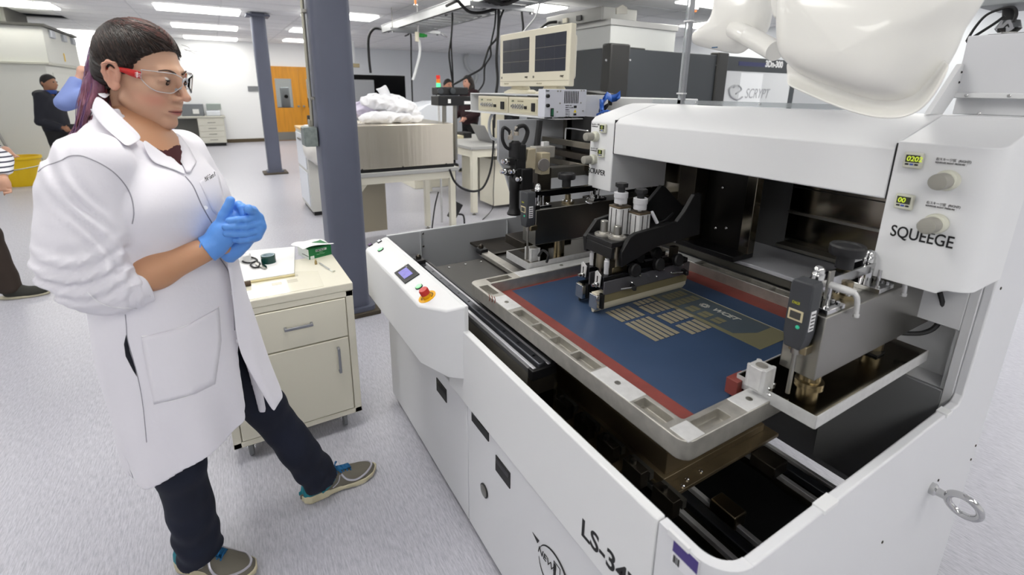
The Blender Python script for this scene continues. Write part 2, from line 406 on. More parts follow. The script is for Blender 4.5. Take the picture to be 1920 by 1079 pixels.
t = thing('desk_monitor', 'black monitor seen through the wooden door pane beside the slate column', 'monitor', (-18.2, 2.95, 0))
MB().box(-18.5, -17.9, 2.6, 3.5, .7, .74).box(-18.5, -18.45, 2.6, 3.5, 0, .7).build('desk', mat('pale_grey_plastic', (180, 184, 190)), t)
MB().box(-18.2, -18.15, 2.65, 3.15, .86, 1.2).build('screen', BLACKM, t, .01)
MB().box(-18.25, -18.1, 2.85, 2.95, .74, .86).build('foot', BLACKM, t)
# wall plaque
t = MB().box(-15.995, -15.975, .88, 1.3, 1.42, 1.56).build('wall_plaque', mat('plaque_grey', (120, 122, 126), .5), None, .004)
tag(t, 'small grey plaque on the white far wall beside the wooden doors', 'plaque')
# ceiling-high white enclosure on the aisle side
ENC = mat('enclosure_white', (214, 215, 208), .6, bump=(60, .05))
e = thing('white_enclosure', 'tall white panelled enclosure behind the yellow mop bucket', 'enclosure', (-12, -3, 0))
MB().box(-13.3, -10.9, Y0+.02, -2.25, 0, 1.84).build('lower_wall', ENC, e, .01)
MB().box(-13.2, -10.94, Y0+.02, -2.2, 1.87, 2.42).build('upper_wall', ENC, e, .01)
MB().box(-13.3, -10.87, Y0+.02, -2.2, 1.835, 1.872).build('ledge', mat('enclosure_trim', (190, 190, 178), .5), e, .005)
MB().box(-13.0, -11.2, -2.251, -2.235, .0, 1.72).build('door_leaf', ENC, e, .004)
MB().box(-12.95, -12.9, -2.236, -2.19, .95, 1.1).build('handle', STEEL, e, .004)
MB().box(-13.2, -10.98, -2.26, -2.16, 2.42, 2.46).box(-10.98, -10.9, Y0+.1, -2.16, 2.42, 2.46).build('curtain_track', mat('dark_base2', (60, 60, 56), .5), e)
for k, x in enumerate((-11.4, -12.2, -12.9)): MB().box(x-.12, x+.12, -2.24, -2.16, 2.28, 2.4).build('track_bracket', mat('pale_grey_plastic', (180, 184, 190)), e, .01)
t = MB().box(-12.02, -11.98, -2.199, -2.19, 1.93, 2.07).build('paper_note', mat('yellow_note', (240, 200, 70), .7)); tag(t, 'small yellow note stuck on the white enclosure', 'note')
t = thing('air_duct', 'dark rectangular duct hanging above the white enclosure', 'duct', (-12, -3.2, 2.6))
MB().box(-12.6, -11.5, Y0+.05, -2.75, 2.5, 2.735).build('duct_body', mat('duct_grey', (96, 98, 92), .6, .3), t, .02)
MB().box(-12.65, -11.45, -2.76, -2.72, 2.48, 2.74).build('duct_flange', mat('duct_grey2', (70, 70, 66), .6), t)
# yellow mop bucket and mop
b = thing('mop_bucket', 'bright yellow plastic mop bucket on the floor by the white enclosure', 'bucket', (-10.35, -2.72, 0))
YEL = mat('yellow_plastic', (236, 196, 24), .4)
MB().lathe((-10.35, -2.70, 0), (0, 0, 1), [(.19, .0), (.2, .02), (.25, .4), (.27, .42), (.27, .45), (.24, .45), (.19, .06), (0, .05)], 28, cap=False).build('body', YEL, b)
MB().box(-10.5, -10.2, -3.06, -2.93, .36, .44).build('pour_lip', YEL, b, .02)
MB().tube([(-10.35, -2.43, .4), (-10.1, -2.4, .33), (-9.98, -2.7, .28)], .008).build('handle', STEEL, b)
m_ = thing('mop', 'grey mop handle leaning out of the yellow bucket', 'mop', (-10.4, -2.75, .1))
MB().cyl((-10.38, -2.70, .15), (-10.7, -3.2, 1.85), .022, .02, 12).build('handle', mat('mop_grey', (150, 150, 146), .5, .3), m_)
MB().lathe((-10.38, -2.70, .06), (0, 0, 1), [(.0, 0), (.1, .02), (.12, .1), (.06, .2), (.02, .24)], 14).build('mop_head', mat('mop_cotton', (170, 165, 150), .9, bump=(60, .6)), m_)
# ------------------------------------------------------------------ screen printer
pr = thing('screen_printer', 'large white industrial screen printing machine with open top', 'printer', (-1.25, 1.4, 0))
FY, EX, LX = .60, -.32, -2.15            # front plane, end plane next to the camera, far end
RIM = .777
# lower doors and plinth
MB().box(LX, -1.272, FY, FY+.02, .03, .512).build('front_door', WHITE2, pr, .003)
MB().box(-1.268, EX-.002, FY, FY+.02, .03, .512).build('front_door', WHITE2, pr, .003)
MB().box(LX+.02, EX-.02, FY+.03, 1.76, 0, .05).build('plinth', DARK, pr)
MB().box(LX, LX+.02, FY+.02, 1.79, .03, .30).build('side_door', WHITE2, pr, .003)
# upper front skirt, two pieces with a seam
MB().box(-1.40, -.462, FY-.008, FY+.014, .513, RIM).build('front_skirt', WHITE, pr, .004, 3)
# front corner piece and end panel: one wrap-round sheet with a rounded corner in the opening
def end_panel():
    pts = [(.66, .0), (.66, RIM), (1.50, RIM), (1.515, RIM+.02), (1.52, 1.452), (1.79, 1.452), (1.79, 0)]
    mb = MB(); mb.prism([(EX, y, z) for y, z in pts], (-.02, 0, 0)); return mb
end_panel().build('end_panel', WHITE2, pr, .004, 3)
R_ = .068
outer = [(-.458, FY-.008)]+[(EX-R_+R_*math.sin(rad(9*k)), FY-.008+R_-R_*math.cos(rad(9*k))) for k in range(11)]+[(EX, .6605)]
inner = [(-.458, FY+.012)]+[(EX-R_+(R_-.02)*math.sin(rad(9*k)), FY-.008+R_-(R_-.02)*math.cos(rad(9*k))) for k in range(11)]+[(EX-.02, .6605)]
MB().prism([(x, y, 0) for x, y in outer+inner[::-1]], (0, 0, RIM)).build('corner_skirt', WHITE2, pr, .003, 3, smooth=30)
# console
cp = [(-2.13, .6), (-2.13, .52), (-2.118, .505), (-1.44, .505), (-1.315, .552), (-1.27, .6)]
ztop = lambda y: .82+(y-.505)*.467
con = MB()
n = len(cp); con.add([(x, y, .60 if x < -1.4 else .60) for x, y in cp]+[(x, y, ztop(y)) for x, y in cp],
       [tuple(range(n-1, -1, -1)), tuple(range(n, 2*n))]+[(i, (i+1) % n, (i+1) % n+n, i+n) for i in range(n)])
con.build('control_console', WHITE, pr, .006, 3)
conp = [o for o in COL.objects if o.name == 'control_console'][0]
MB().box(-2.13, -1.275, .598, .612, .62, .862).build('console_back', WHITE, conp, .003)
cn = Vector((0, -.467, 1)).normalized(); cy_ = Vector((0, 1, .467)).normalized()      # top face normal and up-slope axis
def cpt(px, py, h=0):
    # a point on the sloping console top
    d = ray(px, py); p0 = Vector((0, .505, .82)); s = (p0-CAM).dot(cn)/d.dot(cn); return CAM+d*s+cn*h
def cbox(mb, px, py, lx, ly, h0, h1):
    c = cpt(px, py); mb.obox(c+cn*((h0+h1)/2), (lx, ly, h1-h0), (1, 0, 0), cy_); return c
mb = MB(); c = cbox(mb, 763, 514, .125, .064, 0, .004); ts = mb.build('touch_screen', BLACKM, conp, .001)
MB().obox(cpt(761, 514)+cn*.0045, (.075, .037, .001), (1, 0, 0), cy_).build('display', mat('lcd_violet', (104, 98, 178), .35, emit=.35, var=(60, .18)), ts)
text('Pro-face', cpt(763, 503)+cn*.0045+Vector((-.01, 0, 0)), (1, 0, 0), cy_, .008, mat('silver_print', (190, 190, 190), .5), ts, 'CENTER')
for px, py in ((714, 469), (786, 539)):
    c = cpt(px, py); b = MB().lathe(c, cn, [(.014, 0), (.014, .004), (.0115, .004)], 24).build('push_button', BLACK, conp)
    MB().lathe(c+cn*.002, cn, [(.0115, 0), (.0115, .004), (.009, .006), (0, .006)], 24).build('button_cap', mat('lit_green', (150, 225, 165), .3, emit=.45), b)
for px, py, m_ in ((694.5, 460, mat('purple_button', (92, 62, 110), .35)), (711.5, 453.5, mat('white_button', (235, 235, 240), .4))):
    c = cpt(px, py); b = MB().obox(c+cn*.002, (.026, .02, .004), (1, 0, 0), cy_).build('square_switch', BLACK, conp, .001)
    MB().obox(c+cn*.005, (.019, .014, .003), (1, 0, 0), cy_).build('switch_cap', m_, b, .001)
c = cpt(801, 557)
es = MB().lathe(c, cn, [(.0315, 0), (.0315, .0015), (.014, .0015)], 32).build('emergency_stop', mat('amber_plate', (226, 168, 10), .5), conp)
MB().lathe(c, cn, [(.0155, .001), (.0155, .014), (.013, .016)], 24).build('stop_collar', mat('amber_plate', (226, 168, 10)), es)
MB().lathe(c, cn, [(.013, .012), (.0165, .014), (.0165, .03), (.0145, .034), (0, .0345)], 28).build('stop_button', mat('stop_red', (190, 42, 34), .35), es)
for a, s_ in ((-2.3, 'STOP'), (.6, 'EMERGENCY')):
    for k, ch in enumerate(s_):
        th = a+k*.24; d_ = Vector((1, 0, 0))*math.cos(th)+cy_*math.sin(th)
        text(ch, c+d_*.0235+cn*.0016, Vector((1, 0, 0))*-math.sin(th)+cy_*math.cos(th), -d_, .008, INK, es, 'CENTER')
# prints, slots and lock on the front
FX = (1, 0, 0); UZ = (0, 0, 1)
p = YP(1088, 1001, FY-.009); text('LS-34TV', (p.x, FY-.0085, p.z), FX, UZ, .066, INK, pr, bold=.0012, sx=.98)
for (a, b_) in (((819, 712), (838, 752)), ((885, 768), (917, 822)), ((930, 858), (957, 912))):
    p, q = YP(*a, FY), YP(*b_, FY); z0, z1 = min(p.z, q.z), max(p.z, q.z); w_ = q.x-p.x
    h_ = .028
    rc = MB().box(p.x, q.x, FY-.003, FY+.004, (z0+z1)/2-h_, (z0+z1)/2+h_).build('recessed_grip', BLACKM, pr, .002)
    MB().box(p.x+.006, q.x-.006, FY-.0035, FY-.0025, (z0+z1)/2+.004, (z0+z1)/2+h_-.006).build('grip_flap', BLACKG, rc)
p = YP(909, 920, FY); lk = MB().lathe((p.x, FY-.001, p.z), (0, -1, 0), [(.024, 0), (.024, .003), (.02, .003)], 28).build('door_lock', BLACK, pr)
MB().lathe((p.x, FY-.002, p.z), (0, -1, 0), [(.02, 0), (.02, .004), (.017, .005), (0, .005)], 24).build('lock_core', STEEL, lk)
# maker's mark: ellipse, arrow bar and letters
p = YP(1033, 1066, FY); lg = Vector((p.x+.012, FY-.0012, p.z-.005))
arc = [lg+Vector((.066*math.cos(a), 0, .066*math.sin(a))) for a in [rad(158-330*k/40) for k in range(41)]]
ring = MB()
for i in range(40):
    w0, w1 = .0045*math.sin(PI*(i+.5)/41)+.0006, .0045*math.sin(PI*(i+1.5)/41)+.0006
    a, b_ = arc[i]-lg, arc[i+1]-lg
    ring.prism([lg+a*(1-w0/.066), lg+b_*(1-w1/.066), lg+b_*(1+w1/.066), lg+a*(1+w0/.066)], (0, -.0004, 0))
emb = ring.build('emblem', INK, pr, smooth=0)
MB().prism([lg+Vector(v) for v in ((-.1, 0, .04), (-.066, 0, .042), (-.074, 0, .026))], (0, -.0004, 0)).build('emblem_arrow', INK, emb, smooth=0)
text('NEW', lg+Vector((-.072, -.0002, .004)), FX, UZ, .031, INK, emb, shear=.2)
text('L', lg+Vector((-.004, -.0002, -.014)), FX, UZ, .075, INK, emb, bold=.001)
text('ONG', lg+Vector((.03, -.0002, -.03)), FX, UZ, .031, INK, emb)
mb = MB(); q = lg+Vector((.012, 0, .012))
for (u0, u1, v0, v1) in ((-.012, .016, .030, .032), (-.012, -.010, -.002, .032), (.014, .016, -.002, .032)): mb.box(q.x+u0, q.x+u1, q.y-.0006, q.y, q.z+v0, q.z+v1)
mb.build('emblem_frame', INK, emb, smooth=0)
# warning sticker near the rim
p = YP(1264, 1006, FY-.009); q = YP(1312, 1052, FY-.009)
st = MB().box(p.x, q.x, FY-.0095, FY-.008, p.z-.055, p.z-.003).build('sticker', mat('sticker_white', (225, 225, 230), .5), pr, smooth=0)
MB().box(p.x+.001, q.x-.001, FY-.0102, FY-.0094, p.z-.03, p.z-.004).build('sticker_band', mat('sticker_violet', (66, 52, 120), .5), st, smooth=0)
for k in range(4): text('||||| || ||||', (p.x+.004, FY-.0103, p.z-.038-.004*k), FX, UZ, .004, INK, st)
MB().box(p.x-.012, q.x-.02, FY-.012, FY-.006, RIM-.004, RIM+.008).build('hinge_block', WHITE, pr, .001)
MB().box(EX-.02, EX+.003, .87, .92, RIM-.006, RIM+.004).build('hinge_block', WHITE, pr, .001)
MB().box(EX-.02, EX+.003, 1.42, 1.45, RIM-.006, RIM+.004).build('hinge_block', WHITE, pr, .001)
# lifting eye on the end panel with its polished ghost in the paint
p = XP(1745, 915, EX); eye = thing('lifting_eye', 'zinc plated lifting eye bolt screwed into the white end panel', 'eye bolt', (EX, p.y, p.z))
MB().lathe((EX, p.y, p.z), (1, 0, 0), [(.016, 0), (.016, .01), (.011, .014), (.010, .03), (.013, .036)], 24).build('shank', CHROME, eye)
ctr = Vector((EX+.066, p.y, p.z)); pth = [ctr+Vector((.032*math.cos(a), .032*math.sin(a)*.35, -.032*math.sin(a))) for a in [2*PI*k/36 for k in range(37)]]
MB().tube(pth, .0085, 12, 1).build('ring', CHROME, eye)
screws(pr, [XP(1829, 836, EX+.0), XP(1820, 862, EX), XP(1654, 1017, EX), XP(1759, 901, EX), XP(1876, 541, EX)], (1, 0, 0), .004, .002, DARK)
# far end wall of the well: satin sheet with screws
wl = MB().prism([(LX, y, z) for y, z in ((.612, .55), (.612, .866), (1.31, .870), (1.31, .90), (1.235, 1.13), (1.20, 1.18), (1.20, 1.38), (1.79, 1.38), (1.79, .3), (.612, .3))], (.018, 0, 0))
wl.build('end_wall', SATIN, pr, .003)
screws(pr, [XP(793, 438, LX+.019), XP(794, 462, LX+.019), XP(795, 490, LX+.019), XP(951, 420, LX+.019), XP(952, 455, LX+.019), XP(952, 480, LX+.019)], (1, 0, 0), .005, .002)
MB().box(LX+.018, LX+.03, .77, .772, .62, .862).box(LX+.018, LX+.03, 1.25, 1.253, .62, .862).build('wall_rib', SATIN, pr)
# well: floor, back wall, inner side of the end panel
MB().box(LX+.02, EX-.02, FY+.02, 1.78, .05, .07).build('well_floor', mat('well_black', (16, 16, 17), .5), pr)
MB().box(LX+.02, EX-.02, FY+.016, FY+.02, .07, .74).build('front_lining', STEELX, pr)
MB().box(EX-.026, EX-.021, FY+.02, 1.78, .07, .75).build('end_lining', mat('lining_grey', (140, 141, 144), .45, .3), pr)
# ------------------------------------------------------------------ hood over the printer
HY, HB, HT = 1.31, 1.288, 1.417
def hood_prof(bot, back=2.1, side=1.31): return [(HY, bot), (HY, HT-.012), (HY+.02, HT+.006), (1.49, 1.468), (1.53, 1.475), (back, 1.475), (back, bot)]
def sheet(x0, x1, prof, name, m, bevel=.004, par=None):
    return MB().prism([(x0, y, z) for y, z in prof], (x1-x0, 0, 0)).build(name, m, par or pr, bevel, 3)
sheet(-1.418, -.4985, hood_prof(HB, 1.62), 'hood', WHITE)
hd = [o for o in COL.objects if o.name == 'hood'][0]
sc = sheet(-1.56, -1.421, [(HY, 1.135), (HY, HT-.012), (HY+.02, HT+.006), (1.49, 1.468), (1.53, 1.475), (1.62, 1.475), (1.62, 1.135)], 'scraper_housing', WHITE)
# squeegee housing: front bends round to the side beside the end panel
R2 = .05
pl = [(-.4955, HY)]+[(EX+.004-R2+R2*math.sin(rad(10*k)), HY+R2-R2*math.cos(rad(10*k))) for k in range(10)]+[(EX+.004, 1.513), (-.4955, 1.513)]
sq = MB(); n = len(pl)
sq.add([(x, y, 1.10+(.012 if x > -.36 else 0)) for x, y in pl]+[(x, y, HT-.006) for x, y in pl]+[(x-.0*(x > -.4), min(y+.0, 9), HT+.004) for x, y in pl],
       [tuple(range(n-1, -1, -1))]+[(k*n+i, k*n+(i+1) % n, (k+1)*n+(i+1) % n, (k+1)*n+i) for k in range(2) for i in range(n)])
top = []
for x, y in pl:
    yy = max(y, 1.33); top.append((min(x, EX-.0), yy, HT+.006+(min(yy, 1.5)-1.33)*.30))
o0 = len(sq.v); sq.v += top; sq.f += [(2*n+i, 2*n+(i+1) % n, o0+(i+1) % n, o0+i) for i in range(n)]; sq.f.append(tuple(range(o0, o0+n)))
sqh = sq.build('squeegee_housing', WHITE, pr, .003, 2, smooth=50)
MB().box(-.4955, EX+.0, 1.5135, 1.80, 1.452, 1.475).build('hood_top', WHITE, pr, .003)
MB().box(EX-.004, EX+.001, 1.513, 1.519, 1.12, 1.45).build('housing_gap', BLACK, pr)
MB().box(-1.4205, -1.4182, HY+.001, HY+.02, HB, HT).build('housing_gap', BLACK, pr)
MB().box(-.4985, -.4957, HY+.001, HY+.02, HB, HT).build('housing_gap', BLACK, pr)
# rear cabinet that stands on the hood
rc = MB().box(-.53, EX, 1.66, 1.80, 1.52, 1.668).build('rear_cabinet', WHITE2, pr, .003)
MB().box(-.53, EX, 1.68, 1.80, 1.475, 1.52).build('cabinet_foot', WHITE2, rc, .002)
MB().box(-.535, EX, 1.648, 1.663, 1.516, 1.529).build('cabinet_ledge', WHITE, rc, .002)
MB().prism([(-.535, y, z) for y, z in ((1.52, 1.476), (1.60, 1.476), (1.66, 1.53), (1.66, 1.60), (1.645, 1.60))], (.012, 0, 0)).build('corner_bracket', WHITE, rc, .001)
screws(rc, [YP(1836, 213, 1.62), YP(1765, 216, 1.62), (-.50, 1.647, 1.523), (-.42, 1.647, 1.523)], (0, -1, 0), .004, .003)
screws(rc, [(-.523, 1.652, 1.555), (-.523, 1.652, 1.58)], (0, -1, 0), .003, .003, BLACK)
# pressure gauges, regulators and lettering
LCD = mat('gauge_lcd', (52, 56, 40), .25); LCDY = mat('gauge_digits', (196, 214, 60), .4, emit=.6)
def gauge(px, py, digits, size, par):
    c = YP(px, py, HY); s = size
    g = MB().box(c.x-s, c.x+s, HY-.012, HY, c.z-s, c.z+s).build('pressure_gauge', mat('gauge_ivory', (206, 206, 192), .45), par, .003)
    MB().box(c.x-s*.74, c.x+s*.74, HY-.0128, HY-.011, c.z-s*.22, c.z+s*.72).build('gauge_display', LCD, g)
    if digits: text(digits, (c.x-s*.62, HY-.0131, c.z-s*.05), FX, UZ, s*.88, LCDY, g, bold=.0002, sx=.95, ext=.0002, shear=.1)
    else: MB().box(c.x-s*.3, c.x+s*.3, HY-.0131, HY-.0127, c.z-s*.1, c.z+s*.6).build('gauge_segment', mat('gauge_olive', (120, 128, 56), .4, emit=.2), g)
    for k, m_ in ((-1, BLACKM), (0, mat('gauge_blue', (60, 84, 170), .4)), (1, BLACKM)):
        MB().box(c.x+k*s*.5-s*.2, c.x+k*s*.5+s*.2, HY-.0135, HY-.0118, c.z-s*.58, c.z-s*.36).build('gauge_key', m_, g, .0008)
def regulator(px, py, r, par):
    c = YP(px, py, HY)
    g = MB().lathe((c.x, HY, c.z), (0, -1, 0), [(r*1.25, 0), (r*1.28, .01), (r*1.2, .016), (r*1.05, .018), (r*1.05, .024)], 28).build('regulator', mat('gauge_ivory', (206, 206, 192)), par)
    pr_ = []; mb = MB(); n_ = 36
    MB().lathe((c.x, HY, c.z), (0, -1, 0), [(r, .022), (r, .05), (r*.94, .056), (r*.8, .057), (0, .057)], 36).build('regulator_knob', GREYPL, g)
c0 = .0172
gauge(1715, 301, '0202', .0172, sqh); gauge(1698, 378, '00', .0172, sqh)
regulator(1778, 338, .0172, sqh); regulator(1757, 419, .0172, sqh)
for (px, py) in ((1755, 300), (1737, 381)):
    p = YP(px, py, HY)
    lb = MB().box(p.x-.002, p.x+.052, HY-.0012, HY, p.z-.008, p.z+.006).build('caption_plate', mat('caption_white', (226, 226, 228), .5), sqh, smooth=0)
    text('右スキージ圧  (RIGHT)', (p.x, HY-.0016, p.z), FX, UZ, .0068, INK, lb, sx=.85)
    text('SQUEEGEE RIGHT PRESSURE', (p.x, HY-.0016, p.z-.0062), FX, UZ, .005, INK, lb, sx=.8)
p = YP(1668, 441, HY); text('SQUEEGE', (p.x, HY-.0006, p.z), FX, UZ, .037, INK, sqh, bold=.0004, sx=.74)
gauge(1133, 241, None, .0175, sc); gauge(1129, 287, None, .0175, sc)
regulator(1118, 256, .0165, sc); regulator(1114, 299, .0165, sc)
for px, py in ((1110, 234), (1108, 279)):
    p = YP(px, py, HY); text('左スキージ圧', (p.x, HY-.0006, p.z), FX, UZ, .008, INK, sc); text('SCRAPER LEFT', (p.x, HY-.0006, p.z-.008), FX, UZ, .006, INK, sc)
p = YP(1103, 323, HY); text('SCRAPER', (p.x, HY-.0006, p.z), FX, UZ, .030, INK, sc, bold=.0003, sx=.86)
# clear post that stands behind the hood
t = thing('clear_post', 'tall clear acrylic strip standing up behind the printer hood', 'acrylic strip', (-1.405, 1.66, 1.475))
MB().box(-1.415, -1.395, 1.64, 1.652, 1.476, 2.15).build('strip', mat('acrylic', (214, 218, 220), .08, trans=.75, ior=1.2), t, .001)
MB().box(-1.397, -1.386, 1.638, 1.654, 1.476, 2.15).build('edge_rail', mat('grey_edge', (140, 142, 146), .3, .5), t)
for z in (1.515, 1.79): MB().box(-1.418, -1.384, 1.634, 1.656, z, z+.006).build('clip', WHITE, t)
t = thing('clear_guard', 'low clear acrylic guard lying along the top of the hood', 'acrylic guard', (-1.1, 1.63, 1.476))
MB().box(-1.55, -.60, 1.640, 1.646, 1.476, 1.492).build('sheet', mat('acrylic', (225, 228, 230)), t)
for x in (-1.32, -1.05): MB().lathe((x, 1.639, 1.485), (0, -1, 0), [(.004, 0), (.004, .003), (0, .004)], 10).build('screw', CHROME, t)
# ------------------------------------------------------------------ inside: back plates
bk = MB().box(-1.02, -.42, 1.88, 1.89, .93, 1.35).build('back_plate', STEELX, pr)
MB().box(-1.02, -.42, 1.865, 1.881, 1.075, 1.085).build('back_rib', STEEL, bk); MB().box(-1.02, -.42, 1.82, 1.88, .945, .957).build('back_shelf', ALUD, bk)
MB().box(-1.02, -.42, 1.876, 1.881, 1.175, 1.178).build('back_rib', BLACK, bk)
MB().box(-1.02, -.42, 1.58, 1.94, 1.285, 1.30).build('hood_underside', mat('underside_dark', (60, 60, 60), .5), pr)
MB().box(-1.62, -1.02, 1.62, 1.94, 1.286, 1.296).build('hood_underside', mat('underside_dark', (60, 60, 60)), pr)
MB().box(-1.57, -1.33, 1.66, 1.668, .98, 1.285).build('side_plate', STEELX, pr)
MB().box(-1.33, -1.25, 1.60, 1.69, .93, 1.285).build('carriage_column', DARK, pr, .003)
MB().box(-1.25, -1.04, 1.67, 1.69, .93, 1.285).build('carriage_plate', mat('carriage_black', (30, 28, 26), .3, .6), pr, .002)
MB().box(-1.07, -1.03, 1.66, 1.70, .93, 1.285).build('carriage_post', STEELX, pr, .002)
MB().box(-1.30, -1.03, 1.58, 1.70, .915, .935).build('carriage_foot', BLACK, pr, .002)
screws(pr, [YP(1355, 352, 1.668), YP(1362, 428, 1.668), YP(1342, 428, 1.668), YP(1225, 330, 1.66), YP(1222, 350, 1.66), YP(1226, 316, 1.66)], (0, -1, 0), .006, .004)
MB().box(-2.1, -.42, 1.66, 1.95, .885, .90).build('rear_deck', mat('deck_grey', (196, 197, 204), .5), pr, .003)
MB().box(-2.1, EX-.03, 1.655, 1.675, .86, .885).build('rear_deck_lip', ALUD, pr)
MB().box(-2.12, -.42, 1.955, 1.975, .05, 1.38).build('rear_wall', mat('rear_grey', (120, 120, 120), .5, .3), pr)
# inner return of the end post, with a recessed window
INR = mat('inner_return_white', (206, 207, 210), .45)
rt_ = MB().box(-.36, EX-.02, 1.512, 1.526, .40, 1.10).build('post_return', INR, pr, .002)
MB().box(-.62, -.36, 1.512, 1.526, .96, 1.10).build('return_head', INR, rt_, .002); MB().box(-.62, -.36, 1.512, 1.526, .40, .79).build('return_sill', mat('lining_grey', (140, 141, 144)), rt_, .002)
MB().box(-.62, -.36, 1.60, 1.61, .78, .97).build('recess_back', INR, rt_); MB().box(-.37, -.36, 1.526, 1.60, .79, .96).build('recess_side', INR, rt_); MB().box(-.62, -.36, 1.526, 1.60, .782, .79).build('recess_floor', INR, rt_)
MB().box(-.56, -.53, 1.50, 1.512, .88, 1.10).build('return_strap', STEEL, rt_)
MB().tube([YP(1762, 548, 1.5), YP(1768, 580, 1.52), YP(1755, 612, 1.52), YP(1728, 625, 1.5), YP(1690, 625, 1.47)], .006, 8).build('air_hose', BLACKM, pr)
# ------------------------------------------------------------------ rails and stage below
MB().box(-2.1, -.98, .665, .735, .752, .768).build('rail_beam', mat('beam_grey', (110, 110, 112), .4, .5), pr, .002)
RAILB = mat('rail_bright', (200, 200, 206), .35, .4)
rl = MB().box(-1.92, -.985, .686, .712, .768, .786).build('linear_rail', mat('rail_grey', (84, 86, 92), .35, .8), pr, .003)
MB().box(-1.94, -.985, .668, .678, .768, .777).build('rail_strip', RAILB, rl, .001); MB().box(-1.94, -.985, .718, .728, .768, .777).build('rail_strip', RAILB, rl, .001)
MB().box(-1.96, -.985, .728, .738, .766, .782).build('rail_edge', BLACK, rl)
screws(rl, [(-1.88+.085*k, .699, .786) for k in range(11)], (0, 0, 1), .005, -.0008, BLACK, 'rail_hole')
MB().box(-1.0, -.975, .66, .742, .745, .775).build('rail_stop', BLACK, rl, .002)
MB().box(-1.0, -.985, .66, .742, .69, .745).build('beam_end', DARK, pr)
MB().box(-2.1, -1.0, .667, .672, .40, .752).build('beam_web', mat('web_steel', (150, 146, 138), .22, .6, var=(6, .2)), pr)
screws(pr, [(-1.10, .667, .70), (-1.04, .667, .68)], (0, -1, 0), .006, .005)
for c in ((-1.93, .69, .79), (-1.93, 1.0, .79)):
    st = MB().obox(c, (.05, .04, .025)).build('limit_switch', BLACKM, pr, .003)
    MB().lathe((c[0]-.01, c[1], c[2]+.01), (0, 0, 1), [(.012, 0), (.012, .014), (.006, .02), (0, .02)], 12).build('switch_roller', DARK, st)
MB().box(-1.90, -1.48, .745, 1.28, .755, .765).build('deck_plate', DARKP, pr, .002)
screws(pr, [(-1.86, .80, .765), (-1.86, .88, .765), (-1.86, .96, .765)], (0, 0, 1), .006, .003)
MB().box(-1.94, -1.47, .985, 1.03, .768, .788).build('linear_rail', ALU, pr, .003)
MB().box(-2.12, -1.90, 1.03, 1.35, .765, .775).build('deck_plate', DARK, pr)
MB().box(-1.48, -.99, .745, .755, .60, .80).build('beam_side', STEELX, pr)
# stage, plates and floor rails inside the well
BROWN = mat('stage_brown', (122, 108, 84), .3, .45, var=(8, .25))
MB().box(-1.40, -.70, .945, 1.45, .438, .45).build('stage_base', BROWN, pr, .002)
MB().box(-1.36, -.735, .95, 1.42, .45, .475).build('stage_foot', BROWN, pr, .002)
MB().box(-1.36, -.745, .965, 1.42, .475, .57).build('stage_table', mat('stage_table_brown', (118, 104, 82), .3, .4), pr, .002)
MB().box(-1.38, -.73, .94, 1.44, .57, .60).build('stage_top', BROWN, pr, .002)
screws(pr, [(-.90, .945, .444), (-.78, .945, .444), (-.72, .945, .444)], (0, -1, 0), .005, .002, DARK)
screws(pr, [(-.72, 1.03, .45), (-.72, 1.09, .45), (-.71, 1.0, .45)], (0, 0, 1), .007, .006)
MB().box(-1.42, -.82, .84, .945, .46, .478).build('side_ledge', BROWN, pr, .002)
for y in (1.03, 1.40):
    MB().box(-1.6, EX-.04, y-.055, y+.055, .35, .375).build('floor_rail_bed', DARK, pr, .002)
    MB().box(-1.6, EX-.04, y-.055, y-.040, .375, .392).build('floor_rail_edge', ALUW, pr, .002); MB().box(-1.6, EX-.04, y+.04, y+.055, .375, .392).build('floor_rail_edge', ALUW, pr, .002)
    MB().box(-1.6, EX-.04, y-.016, y+.016, .375, .40).build('linear_rail', mat('rail_grey', (84, 86, 92)), pr, .003)
    screws(pr, [(-.60+.07*k, y+.03, .375) for k in range(4)], (0, 0, 1), .007, .008)
MB().box(-.66, -.58, 1.06, 1.11, .375, .42).build('sensor_block', BRASS, pr, .004); MB().box(-.70, -.62, 1.30, 1.37, .40, .44).build('rail_carriage', DARK, pr, .004)
for x in (-1.18, -.98, -.76):
    wv = MB().lathe((x, .74, .45), (0, -1, 0), [(.02, -.02), (.045, -.015), (.05, 0), (.045, .015), (.02, .02)], 24).build('guide_roller', RUBBER, pr)
    MB().cyl((x, .74, .45), (x, .84, .45), .012).build('roller_axle', DARK, wv)
for k in range(5):
    x = -1.14+.11*k
    bl = MB().box(x, x+.07, .86, .89, .478, .53).build('clamp_block', DARK, pr, .002)
    MB().lathe((x+.03, .872, .53), (0, 0, 1), [(.008, 0), (.008, .012), (0, .013)], 10).build('clamp_bolt', STEEL, bl)
    MB().box(x+.0, x+.075, .89, .905, .50, .525).build('clamp_bar', ALUD, bl)
for k in range(5): MB().cyl((-.98+.055*k, .975, .60), (-.98+.055*k, .975, .70), .016).build('stage_pin', DARK, pr)
for k in range(7): MB().box(-1.36-.0*k, -1.30, .622, .64, .30+.055*k, .315+.055*k).build('energy_chain_link', BEIGE, pr, .004)
